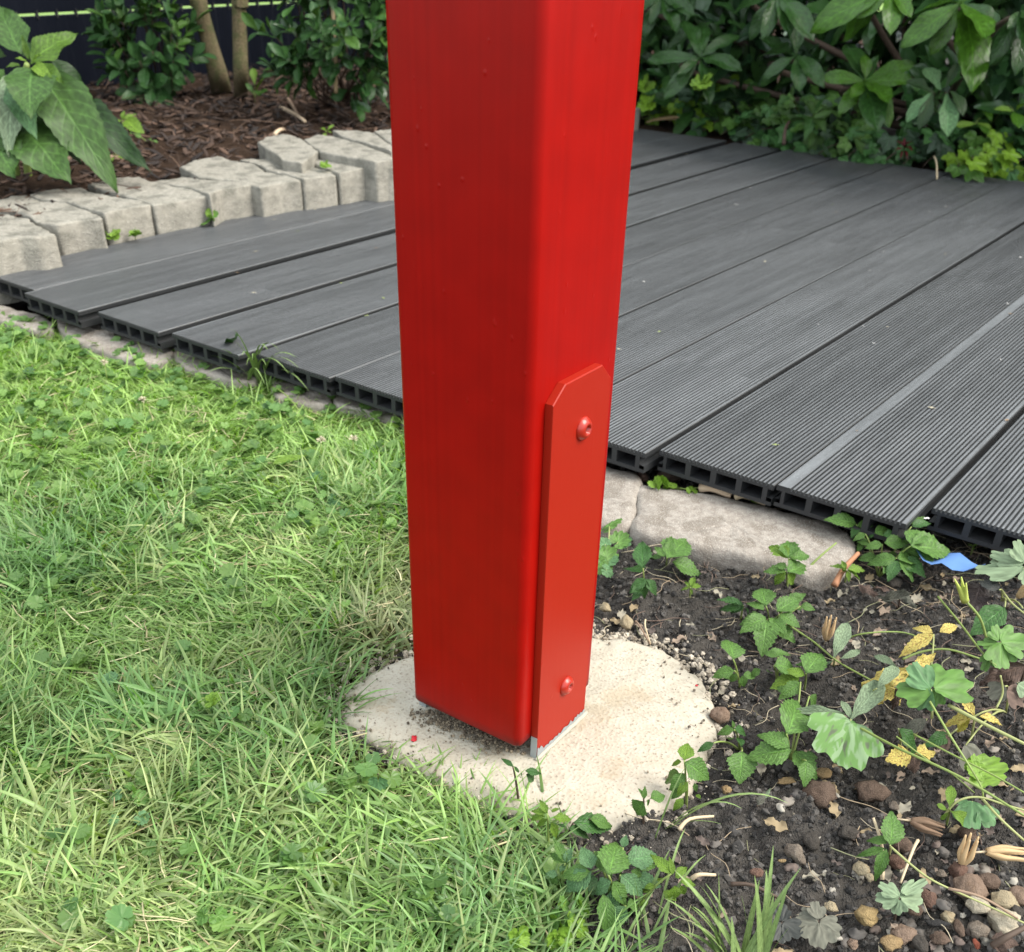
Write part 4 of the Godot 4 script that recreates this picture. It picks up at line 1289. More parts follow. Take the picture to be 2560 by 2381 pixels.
	for i in 14:
		var f := -1.5 + i * 0.17
		part("branch", tube(bend([Vector3(rng.randf_range(-0.3, 0.3), -0.02, rng.randf_range(-0.1, 0.1)), edge.call(f, 0.25, 0.35) - org, edge.call(f + 0.05, 0.75, 0.15) - org], 5), 0.012, 0.005, 6), M.stem_brown, o)
	# leaves of the deep interior and the top
	for i in 7500:
		var f := rng.randf_range(-2.4, 1.2)
		var y := rng.randf_range(0.10, 1.75)
		var p: Vector3 = edge.call(f, y, rng.randf_range(0.30, 1.0)) - org
		budget[1].append(Transform3D(Basis.from_euler(Vector3(rng.randf_range(-1.2, 1.2), rng.randf() * TAU, rng.randf_range(-0.6, 0.6))).scaled_local(Vector3(0.05, 0.14, 0.14)), p))
		budget[2].append(Color(0.016, 0.052, 0.012).lerp(Color(0.034, 0.095, 0.020), rng.randf()))
	stuff("foliage", L["lance1"], M.mass_leaf, budget[1], budget[2], "", "", o)


func ivy() -> void:
	var n := 0
	# [label, centre pixel strip along the deck's far edge as ground points, leaf count, height, mats]
	for e in [
		["dark ivy patch creeping to the far deck edge, closest to the post", Vector3(0.34, 0.05, -3.6476), Vector3(0.559, 0.05, -3.3294), 130, 0.13, [M.ivy, M.azalea_bright, M.ivy_bright, M.ivy_grey]],
		["mixed green ivy patch under the rhododendron at the middle of the far deck edge", Vector3(0.559, 0.05, -3.3294), Vector3(0.8324, 0.05, -2.9901), 170, 0.13, [M.ivy, M.ivy_grey, M.big, M.azalea_bright]],
		["ivy patch behind the red leafed seedling at the far deck edge", Vector3(0.8324, 0.05, -2.9901), Vector3(1.0631, 0.05, -2.9114), 90, 0.09, [M.ivy_grey, M.ivy, M.ivy]],
		["ivy patch reaching past the far corner of the deck", Vector3(1.138, 0.05, -2.8619), Vector3(1.3906, 0.05, -2.7878), 110, 0.13, [M.ivy, M.ivy_grey, M.ivy_bright]]]:
		var o := thing("ivy_patch", e[0], "ivy", e[1].lerp(e[2], 0.5), "ivy along the far deck edge")
		for i in e[3]:
			var f := rng.randf()
			var p: Vector3 = (e[1] as Vector3).lerp(e[2], f) - ALONG * (rng.randf() * 0.20 - 0.012)
			p.y = 0.045 + rng.randf() * e[4] * clampf(0.35 + (e[1] as Vector3).distance_to(p) * 3.0, 0.3, 1.0)
			var d := Vector3(rng.randf_range(-1, 1), rng.randf_range(-0.7, 0.2), rng.randf_range(0.0, 1.2)).normalized()
			var l := rng.randf_range(0.028, 0.050)
			put_leaf(o, "ivy", e[5][rng.randi() % e[5].size()], p - o.position, p + d * l - o.position, rng.randf_range(0.85, 1.1), Vector3(rng.randf_range(-0.4, 0.4), 0.8, 0.7).normalized())
		for i in 5:
			var a: Vector3 = (e[1] as Vector3).lerp(e[2], i / 5.0) - o.position
			part("stem", tube(arc(a, (e[1] as Vector3).lerp(e[2], (i + 1.3) / 5.0) - o.position - ALONG * 0.1, 0.03), 0.0016, 0.0012, 5), M.stem_brown, o)
	# the bright young clump
	var b := thing("bright_ivy", "lime green young ivy clump spilling over the far deck edge", "ivy", Vector3(1.1566, 0.048, -2.9912))
	for q in [Vector3(1.0655, 0.0669, -2.8163), Vector3(1.0843, 0.0717, -2.7777), Vector3(1.0787, 0.0974, -2.8315), Vector3(1.1054, 0.0856, -2.7869), Vector3(1.1059, 0.1047, -2.8362), Vector3(1.1218, 0.1012, -2.7997), Vector3(1.0708, 0.082, -2.8621), Vector3(1.1411, 0.1157, -2.8352), Vector3(1.1331, 0.1232, -2.8659), Vector3(1.1516, 0.1381, -2.8523), Vector3(1.1169, 0.126, -2.8778), Vector3(1.149, 0.1019, -2.7549), Vector3(1.1549, 0.1126, -2.7506), Vector3(1.098, 0.1108, -2.8917), Vector3(1.1377, 0.0954, -2.7632), Vector3(1.0777, 0.0899, -2.7577)]:
		var p: Vector3 = q - b.position
		put_leaf(b, "ivy", [M.ivy_bright, M.ivy_bright, M.azalea_bright][rng.randi() % 3], p, p + Vector3(rng.randf_range(-0.03, 0.03), -0.022, 0.03), rng.randf_range(0.9, 1.1), Vector3(rng.randf_range(-0.3, 0.3), 0.8, 0.6).normalized())
		part("stem", tube(arc(Vector3(0, 0.0, -0.05), p, 0.02), 0.0012, 0.001, 5), M.stem_brown, b)
	# light green plants with divided leaves among the ivy
	plant("ground_elder", "matt green plant with pointed leaflets above the ivy, mid far edge", "weed", Vector3(0.7958, 0.03, -3.2742), "elder", [M.big, M.weed_dark], [[Vector3(0.7408, 0.1458, -3.0304), Vector3(0.7155, 0.1885, -3.0738), .45], [Vector3(0.7403, 0.1483, -3.0307), Vector3(0.7619, 0.1966, -3.0148), .45], [Vector3(0.7381, 0.1488, -3.0075), Vector3(0.7662, 0.1782, -2.962), .45], [Vector3(0.7344, 0.1406, -3.0102), Vector3(0.7124, 0.1151, -2.9519), .5], [Vector3(0.7393, 0.1413, -3.0066), Vector3(0.7564, 0.13, -2.9444), .5], [Vector3(0.7301, 0.1341, -3.0382), Vector3(0.6907, 0.1455, -3.0424), .5], [Vector3(0.7367, 0.1125, -3.0085), Vector3(0.7295, 0.0852, -2.9642), .5], [Vector3(0.6866, 0.1775, -3.095), Vector3(0.6536, 0.1695, -3.0696), .6], [Vector3(0.6888, 0.1803, -3.0934), Vector3(0.6902, 0.2036, -3.0924), .6]], M.stem)
	plant("peony_leaf", "blue green plant with six rounded leaflets below the bright rhododendron whorl", "plant", Vector3(1.089, 0.04, -3.1614), "obov", [M.big_dark, M.weed_blue], [[Vector3(0.9377, 0.2339, -2.7366), Vector3(0.8777, 0.2621, -2.7559), .5], [Vector3(0.9559, 0.2376, -2.7479), Vector3(0.9241, 0.2861, -2.7962), .55], [Vector3(0.9632, 0.2429, -2.7426), Vector3(0.9814, 0.2938, -2.754), .4], [Vector3(0.9263, 0.2379, -2.7201), Vector3(0.8717, 0.1886, -2.6858), .42], [Vector3(0.9288, 0.2359, -2.7182), Vector3(0.9012, 0.1844, -2.6641), .42], [Vector3(0.9533, 0.2386, -2.7002), Vector3(0.9466, 0.1791, -2.6058), .42], [Vector3(0.9584, 0.2437, -2.6965), Vector3(0.9806, 0.2223, -2.6305), .45]], M.stem_brown, "", 0.0016)
	plant("leafy_shoot", "low dull green shoot in front of the ivy by the red seedling", "weed", Vector3(0.8991, 0.035, -3.1636), "obov", [M.azalea_bright, M.big], [[Vector3(0.8426, 0.1066, -3.03), Vector3(0.8243, 0.0549, -3.0186), .5], [Vector3(0.846, 0.1003, -3.0026), Vector3(0.8792, 0.0645, -2.9533), .5], [Vector3(0.8562, 0.1137, -3.02), Vector3(0.9051, 0.1295, -3.0088), .55], [Vector3(0.8493, 0.1117, -3.0498), Vector3(0.8264, 0.1272, -3.0667), .5], [Vector3(0.8637, 0.0976, -2.9896), Vector3(0.8916, 0.108, -2.9939), .7]], M.stem)
	plant("yellow_green_shrublet", "yellow green leaves low at the right end of the hedge", "weed", Vector3(1.2568, 0.05, -3.2037), "lance", [M.weed_bright, M.laurel_bright], [[Vector3(1.0932, 0.1598, -2.8456), Vector3(1.0385, 0.1574, -2.8361), .4], [Vector3(1.0959, 0.1577, -2.8436), Vector3(1.1066, 0.1542, -2.7861), .45], [Vector3(1.1001, 0.1596, -2.8654), Vector3(1.1244, 0.1565, -2.8226), .4], [Vector3(1.1293, 0.1657, -2.8439), Vector3(1.1249, 0.1877, -2.8967), .4], [Vector3(1.127, 0.2014, -2.7214), Vector3(1.0855, 0.2158, -2.7271), .45], [Vector3(1.1264, 0.2036, -2.7218), Vector3(1.1198, 0.1902, -2.6522), .5], [Vector3(1.1298, 0.2064, -2.7193), Vector3(1.1313, 0.2279, -2.6934), .5]], M.stem)
	plant("lime_sprig", "tiny lime sprig hanging in the dark leaves near the post", "weed", Vector3(0.5212, 0.05, -3.6795), "round", [M.weed_bright], [[Vector3(0.4547, 0.2012, -3.1166), Vector3(0.4246, 0.1964, -3.114), .9], [Vector3(0.4547, 0.2012, -3.1166), Vector3(0.4392, 0.215, -3.1281), .9], [Vector3(0.457, 0.2014, -3.115), Vector3(0.4685, 0.2202, -3.1065), .9], [Vector3(0.454, 0.2017, -3.0924), Vector3(0.459, 0.192, -3.0638), .9], [Vector3(0.4542, 0.2056, -3.117), Vector3(0.4769, 0.2136, -3.0879), .8]], M.stem)
	plant("lime_weed", "bright weed at the far deck edge right beside the post", "weed", Vector3(0.3785, 0.045, -3.5879), "round", [M.ivy_bright, M.weed_bright], [[Vector3(0.3456, 0.1159, -3.4203), Vector3(0.3286, 0.1287, -3.4329), .9], [Vector3(0.3482, 0.1162, -3.4184), Vector3(0.3638, 0.1342, -3.3946), .9], [Vector3(0.3449, 0.1124, -3.4085), Vector3(0.3378, 0.0992, -3.3764), .9], [Vector3(0.3408, 0.1615, -3.4487), Vector3(0.352, 0.1821, -3.4405), .9], [Vector3(0.3417, 0.1518, -3.4481), Vector3(0.3246, 0.1647, -3.4606), .9], [Vector3(0.3443, 0.1521, -3.4461), Vector3(0.3512, 0.141, -3.4163), .9]], M.stem)
	plant("red_seedling", "dark red leafed seedling at the far deck edge", "weed", Vector3(0.9869, 0.045, -2.9845), "sprig", [M.red_leaf], [[Vector3(0.9556, 0.0949, -2.922), Vector3(0.9388, 0.1079, -2.9344), .5], [Vector3(0.9556, 0.0949, -2.922), Vector3(0.9538, 0.1151, -2.9233), .5], [Vector3(0.9579, 0.0952, -2.9203), Vector3(0.9676, 0.1106, -2.9132), .5], [Vector3(0.9561, 0.0924, -2.9216), Vector3(0.9676, 0.098, -2.8883), .5], [Vector3(0.9543, 0.0895, -2.9229), Vector3(0.9346, 0.0882, -2.9126), .5], [Vector3(0.9566, 0.0868, -2.9088), Vector3(0.9632, 0.0744, -2.8915), .4], [Vector3(0.9521, 0.0861, -2.9122), Vector3(0.9478, 0.0695, -2.9029), .4]], M.red_leaf)
	var fern := thing("dry_conifer_sprig", "orange brown dead conifer sprig on the soil beside the far deck edge", "dead sprig", Vector3(0.427, 0.05, -3.4822))
	for i in 26:
		var f := i / 26.0
		var a := Vector3(-0.06 + 0.13 * f, 0.008 + 0.01 * sin(f * 3.0), -0.012 * f)
		part("needle", tube([a, a + Vector3(0.014, 0.006, 0.02 * (1 if i % 2 else -1))], 0.0016, 0.0008, 4), M.pod, fern)
	part("stem", tube(arc(Vector3(-0.07, 0.006, 0.0), Vector3(0.08, 0.008, -0.012), 0.008), 0.002, 0.001, 5), M.pod, fern)
	tag(part("plant_stub", tube(bend([Vector3(0.9949, 0.0532, -2.7441), Vector3(1.0011, 0.0801, -2.7892), Vector3(1.0002, 0.0907, -2.8147)], 4), 0.0022, 0.0018, 6), M.straw, self), "short dry stalk standing at the far deck edge near the red seedling", "dry stalk")
	tag(part("plant_stub", tube(bend([Vector3(0.6709, 0.0781, -3.0073), Vector3(0.6741, 0.1131, -3.0297), Vector3(0.6851, 0.1266, -3.0465)], 4), 0.006, 0.003, 6), M.brown_leaf, self), "purplish dead leaf roll standing at the deck's far edge among ivy", "dead leaf")


# ---------------------------------------------------------------- lawn
func tuft(n: int, long_: Vector2, wide: Vector2, lean: Vector2, seed_: int) -> ArrayMesh:
	var g := RandomNumberGenerator.new()
	g.seed = seed_
	var st := begin()
	var v := 0
	for k in n:
		var a := g.randf() * TAU
		var base := Vector3(cos(a), 0, sin(a)) * 0.034 * sqrt(g.randf())
		var heading := Vector3(g.randf_range(-0.9, 0.9), 0, 1).normalized() if g.randf() < 0.6 else Vector3(g.randf_range(-1, 1), 0, g.randf_range(-1, 1)).normalized()
		var l := g.randf_range(long_.x, long_.y)
		var w := g.randf_range(wide.x, wide.y)
		var tip := g.randf_range(lean.x, lean.y)
		var ang := tip * 0.62
		var p := base
		var side := heading.cross(Vector3.UP).rotated(heading, g.randf_range(-0.7, 0.7))
		var tone := g.randf_range(0.6, 1.4)
		var straw := g.randf() < 0.07
		var seg := 5
		for i in seg + 1:
			var t := float(i) / seg
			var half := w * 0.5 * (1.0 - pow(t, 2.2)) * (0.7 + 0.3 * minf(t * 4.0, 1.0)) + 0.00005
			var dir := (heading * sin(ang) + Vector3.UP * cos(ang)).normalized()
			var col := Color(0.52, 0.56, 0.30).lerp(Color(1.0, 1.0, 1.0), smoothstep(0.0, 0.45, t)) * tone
			if straw:
				col = Color(2.2, 1.35, 2.6) * tone
			for s in [-1.0, 0.0, 1.0]:
				st.set_color(col * (0.9 if s == 0.0 else 1.0))
				st.add_vertex(p + side * half * s + dir.cross(side) * (0.0 if s == 0.0 else half * 0.35))
			p += dir * (l / seg)
			p.y = maxf(p.y, 0.0015)
			ang = minf(ang + tip * 0.13, 1.75)
		for i in seg:
			for s in 2:
				var q := v + i * 3 + s
				for e in [q, q + 1, q + 3, q + 1, q + 4, q + 3]:
					st.add_index(e)
		v += (seg + 1) * 3
	st.generate_normals()
	return st.commit()


func lawn() -> void:
	var kinds := [
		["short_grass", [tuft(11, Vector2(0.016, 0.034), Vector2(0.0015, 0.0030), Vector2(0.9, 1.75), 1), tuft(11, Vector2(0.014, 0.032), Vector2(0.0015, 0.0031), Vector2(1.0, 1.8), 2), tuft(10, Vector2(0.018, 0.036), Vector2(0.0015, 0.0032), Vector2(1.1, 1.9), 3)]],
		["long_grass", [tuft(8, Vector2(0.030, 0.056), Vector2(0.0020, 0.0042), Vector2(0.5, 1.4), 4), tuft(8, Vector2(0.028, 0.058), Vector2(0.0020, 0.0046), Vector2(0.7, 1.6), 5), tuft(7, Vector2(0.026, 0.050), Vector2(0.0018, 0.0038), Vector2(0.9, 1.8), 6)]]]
	var xs := [[], [], [], [], [], []]
	var cs := [[], [], [], [], [], []]
	var weed_spot := Vector2(0.0579, -0.4932)
	var lo := Vector2(-1.35, -1.74)
	var hi := Vector2(0.10, -0.22)
	var count := 0
	for i in 38000:
		var p := Vector2(rng.randf_range(lo.x, hi.x), rng.randf_range(lo.y, hi.y))
		# only what the picture or a step beside it could show
		if p.x < p.y * 0.62 - 0.12 or not in_lawn(p):
			continue
		if p.distance_to(weed_spot) < 0.034:
			continue
		var near_footing := 9.0
		for q in footing_edge:
			near_footing = minf(near_footing, q.distance_to(p))
		var behind := smoothstep(-0.20, -0.08, p.x) * smoothstep(-0.70, -0.78, p.y) * smoothstep(-1.05, -0.9, p.y)
		behind = maxf(behind, 0.92 * (1.0 - smoothstep(0.03, 0.075, p.distance_to(Vector2(-0.1184, -0.8184)))))
		if near_footing < 0.05 and rng.randf() < 0.35:
			continue
		if rng.randf() < 0.75 * behind:
			continue
		var wide := na.get_noise_2d(p.x * 3.4 + 5.0, p.y * 3.4)
		var small := na.get_noise_2d(p.x * 14.0, p.y * 14.0)
		var long_share := clampf(0.30 + 1.3 * wide + 0.9 * smoothstep(-0.75, -0.45, p.y) * smoothstep(-0.22, -0.02, p.x) - 0.35 * smoothstep(-1.0, -1.3, p.y), 0.06, 0.95)
		var k := (3 if rng.randf() < long_share else 0) + rng.randi() % 3
		if k >= 3 and rng.randf() < 0.35:
			continue
		var heading := 2.4 * na.get_noise_2d(p.x * 6.0 + 40.0, p.y * 6.0) * PI + rng.randf_range(-0.7, 0.7)
		var s := rng.randf_range(0.75, 1.2)
		xs[k].append(Transform3D(Basis(Vector3.UP, heading).scaled(Vector3(s, s * rng.randf_range(0.7, 1.1), s)), Vector3(p.x, lie(p.x, p.y) - 0.001, p.y)))
		var c := Color(0.215, 0.345, 0.098)
		c = c.lerp(Color(0.118, 0.238, 0.080), clampf(0.5 + 1.4 * wide - 0.6 * small, 0.0, 1.0) * 0.8)
		c = c.lerp(Color(0.38, 0.425, 0.195), clampf(small * 1.4 + 0.55 * smoothstep(-0.7, -0.5, p.y) * smoothstep(-0.12, -0.25, p.x), 0.0, 0.8))
		c = c.lerp(Color(0.30, 0.455, 0.11), 0.6 * smoothstep(-1.0, -1.25, p.y))
		c = c.lerp(Color(0.22, 0.19, 0.11), 0.6 * behind)
		cs[k].append(c * rng.randf_range(0.78, 1.45))
		count += 1
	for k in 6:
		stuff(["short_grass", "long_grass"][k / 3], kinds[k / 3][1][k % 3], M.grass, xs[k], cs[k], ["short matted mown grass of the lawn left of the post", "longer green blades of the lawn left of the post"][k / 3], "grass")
	# flat straw-coloured clippings and dead blades lying in the turf
	var blade := tube([Vector3(-1, 0, 0), Vector3(-0.3, 0.05, 0.04), Vector3(0.4, 0.06, -0.02), Vector3(1, 0, 0.05)], 0.03, 0.02, 4)
	var bx := []
	var bc := []
	for i in 4800:
		var p := Vector2(rng.randf_range(lo.x, hi.x), rng.randf_range(lo.y, hi.y))
		if p.x < p.y * 0.62 - 0.12 or not in_lawn(p):
			continue
		var l := rng.randf_range(0.008, 0.026)
		bx.append(Transform3D(Basis.from_euler(Vector3(rng.randf_range(-0.3, 0.3), rng.randf() * TAU, rng.randf_range(-0.35, 0.35))).scaled_local(Vector3(l, l * 0.7, l * 1.1)), Vector3(p.x, lie(p.x, p.y) + rng.randf_range(0.002, 0.013), p.y)))
		bc.append(Color(0.22, 0.18, 0.09).lerp(Color(0.52, 0.49, 0.29), rng.randf()))
	stuff("dead_grass", blade, M.litter, bx, bc, "dry straw coloured blades lying in the lawn", "dead grass")
	# clover and other small broad leaves, thickest towards the deck
	bx = []
	bc = []
	for i in 3600:
		var p := Vector2(rng.randf_range(lo.x, hi.x), rng.randf_range(lo.y, hi.y))
		if p.x < p.y * 0.62 - 0.12 or not in_lawn(p):
			continue
		var dense := smoothstep(-0.85, -1.25, p.y) * 0.75 + 0.12 + 0.5 * na.get_noise_2d(p.x * 7.0 + 9.0, p.y * 7.0)
		if rng.randf() > dense:
			continue
		for k in (3 if rng.randf() < 0.6 else 1):
			var l := rng.randf_range(0.006, 0.011)
			var d := Vector3(0, 0, 1).rotated(Vector3.UP, TAU * k / 3.0 + rng.randf())
			var h := lie(p.x, p.y) + rng.randf_range(0.012, 0.024)
			bx.append(frame(Vector3(p.x, h, p.y), Vector3(p.x, h + rng.randf_range(-0.004, 0.003), p.y) + d * l, 0.9, Vector3(rng.randf_range(-0.4, 0.4), 1, rng.randf_range(-0.2, 0.6)).normalized()))
			bc.append(Color(0.09, 0.195, 0.055).lerp(Color(0.20, 0.33, 0.08), rng.randf()) * rng.randf_range(0.7, 1.15))
	stuff("clover_leaves", L["round1"], M.grass, bx, bc, "small clover and weed leaves spread through the lawn near the deck", "clover")


# ---------------------------------------------------------------- bare soil
func on_soil(p: Vector2) -> bool:
	return not in_lawn(p) and not Geometry2D.is_point_in_polygon(p, footing_edge) and Vector3(p.x, 0, p.y).dot(ALONG) > -1.12


func soil_litter() -> void:
	var crumb := [clod(1), clod(2), clod(5)]
	var xs := [[], [], []]
	var cs := [[], [], []]
	for i in 60000:
		var p := Vector2(rng.randf_range(-0.02, 0.95), rng.randf_range(-1.2, -0.3))
		if p.x > -p.y * 0.62 + 0.1 or not on_soil(p):
			continue
		var s := 0.0006 + 0.0026 * pow(rng.randf(), 3.0) + (0.003 if rng.randf() < 0.012 else 0.0)
		xs[i % 3].append(Transform3D(Basis.from_euler(Vector3(rng.randf() * 6, rng.randf() * 6, 0)).scaled_local(Vector3.ONE * s), Vector3(p.x, lie(p.x, p.y) + s * 0.3, p.y)))
		cs[i % 3].append(Color(0.018, 0.0165, 0.015).lerp(Color(0.098, 0.089, 0.079), pow(rng.randf(), 1.8)) if rng.randf() < 0.985 else Color(0.15, 0.13, 0.10))
	for k in 3:
		stuff("soil_crumbs", crumb[k], M.litter, xs[k], cs[k], "crumbs and clods of dark bare soil right of the footing", "soil")
	# small gravel near the lower right corner
	xs = []
	cs = []
	for i in 1100:
		var p := Vector2(rng.randf_range(0.10, 0.55), rng.randf_range(-0.66, -0.36))
		var d := p.distance_to(Vector2(0.325, -0.455))
		if rng.randf() > exp(-d * d * 120.0) + 0.02 or not on_soil(p):
			continue
		var s := rng.randf_range(0.0018, 0.0062)
		xs.append(Transform3D(Basis.from_euler(Vector3(rng.randf(), rng.randf() * 6, 0)).scaled_local(Vector3(s, s * 0.7, s * 0.8)), Vector3(p.x, lie(p.x, p.y) + s * 0.35, p.y)))
		cs.append([Color(0.17, 0.15, 0.125), Color(0.09, 0.08, 0.07), Color(0.10, 0.075, 0.062), Color(0.27, 0.25, 0.21), Color(0.06, 0.055, 0.05)][rng.randi() % 5])
	stuff("fine_gravel", blob(5, 0.5, 0.9, 7), M.litter, xs, cs, "fine mixed gravel between the larger pebbles", "gravel")
	# broken concrete crumbs round the footing's rim
	xs = []
	cs = []
	var rim := resample(footing_edge, 0.004)
	for i in 3200:
		var p := rim[rng.randi() % rim.size()] + Vector2(rng.randfn(0, 0.013), rng.randfn(0, 0.013))
		var behind := smoothstep(-0.66, -0.78, p.y)
		if rng.randf() > 0.22 + 0.75 * behind:
			continue
		var s := 0.0005 + 0.0034 * pow(rng.randf(), 2.8)
		xs.append(Transform3D(Basis.from_euler(Vector3(rng.randf() * 6, rng.randf() * 6, 0)).scaled_local(Vector3.ONE * s), Vector3(p.x, maxf(lie(p.x, p.y), -0.006) + s * 0.5, p.y)))
		cs.append(Color(0.20, 0.17, 0.13).lerp(Color(0.46, 0.41, 0.33), rng.randf()))
	stuff("concrete_crumbs", crumb[1], M.crumb, xs, cs, "pale crumbs of broken concrete round the rim of the footing", "rubble")
	# soil trodden onto the concrete before the post
	xs = []
	cs = []
	for i in 1500:
		var p: Vector2 = (PackedVector2Array([Vector2(-0.0679, -0.6709), Vector2(0.004, -0.6303)])[0] as Vector2).lerp(PackedVector2Array([Vector2(-0.0679, -0.6709), Vector2(0.004, -0.6303)])[1], rng.randf()) + Vector2(rng.randfn(0, 0.012), absf(rng.randfn(0, 0.008)) - 0.012)
		var s := 0.0003 + 0.0013 * pow(rng.randf(), 3.0)
		xs.append(Transform3D(Basis.from_euler(Vector3(rng.randf() * 6, rng.randf() * 6, 0)).scaled_local(Vector3.ONE * s), Vector3(p.x, 0.0012 + s * 0.2, p.y)))
		cs.append(Color(0.06, 0.045, 0.032).lerp(Color(0.24, 0.19, 0.13), rng.randf()))
	for i in 420:
		var p := rim[rng.randi() % rim.size()].lerp(Vector2(0.0, -0.69), absf(rng.randfn(0, 0.09)))
		var s := 0.0003 + 0.0012 * pow(rng.randf(), 3.0)
		xs.append(Transform3D(Basis.from_euler(Vector3(rng.randf() * 6, rng.randf() * 6, 0)).scaled_local(Vector3.ONE * s), Vector3(p.x, 0.001 + s * 0.2, p.y)))
		cs.append(Color(0.05, 0.04, 0.03).lerp(Color(0.22, 0.18, 0.13), rng.randf()))
	stuff("footing_dirt", crumb[0], M.litter, xs, cs, "brown grit lying on the concrete below the post's lower edge", "dirt")
	# straw, rootlets and thin twigs
	var strand := tube(bend([Vector3(-1, 0, 0), Vector3(-0.3, 0.06, 0.14), Vector3(0.35, 0.02, -0.06), Vector3(1, 0.05, 0.12)], 3), 0.022, 0.013, 4)
	xs = []
	cs = []
	for i in 1500:
		var p := Vector2(rng.randf_range(0.02, 0.85), rng.randf_range(-1.12, -0.36))
		if p.x > -p.y * 0.62 + 0.05 or not on_soil(p):
			continue
		if p.y > -0.68 and rng.randf() < 0.62:
			continue
		var l := rng.randf_range(0.006, 0.026)
		xs.append(Transform3D(Basis.from_euler(Vector3(rng.randf_range(-0.2, 0.2), rng.randf() * TAU, rng.randf_range(-0.2, 0.25))).scaled_local(Vector3(l, l, l)), Vector3(p.x, lie(p.x, p.y) + 0.003, p.y)))
		cs.append([Color(0.30, 0.23, 0.15), Color(0.42, 0.36, 0.25), Color(0.12, 0.08, 0.06), Color(0.22, 0.22, 0.12)][rng.randi() % 4])
	stuff("plant_litter", strand, M.litter, xs, cs, "thin dry stems and rootlets scattered over the bare soil", "plant litter")
	# dead leaf scraps
	xs = []
	cs = []
	for i in 900:
		var p := Vector2(rng.randf_range(0.06, 0.80), rng.randf_range(-1.02, -0.38))
		if p.x > -p.y * 0.62 + 0.05 or not on_soil(p) or rng.randf() > 0.25 + smoothstep(0.2, 0.45, p.x):
			continue
		var l := rng.randf_range(0.006, 0.022)
		var d := Vector3(1, 0, 0).rotated(Vector3.UP, rng.randf() * TAU)
		var a := Vector3(p.x, lie(p.x, p.y) + 0.004, p.y)
		xs.append(frame(a, a + d * l, 0.55, Vector3(rng.randf_range(-0.5, 0.5), 1, rng.randf_range(-0.5, 0.5)).normalized()))
		cs.append([Color(0.20, 0.15, 0.11), Color(0.21, 0.19, 0.145), Color(0.08, 0.06, 0.05), Color(0.21, 0.16, 0.09)][rng.randi() % 4])
	stuff("leaf_scraps", L["dry1"], M.litter, xs, cs, "withered brown and grey leaf scraps on the bare soil", "leaf litter")


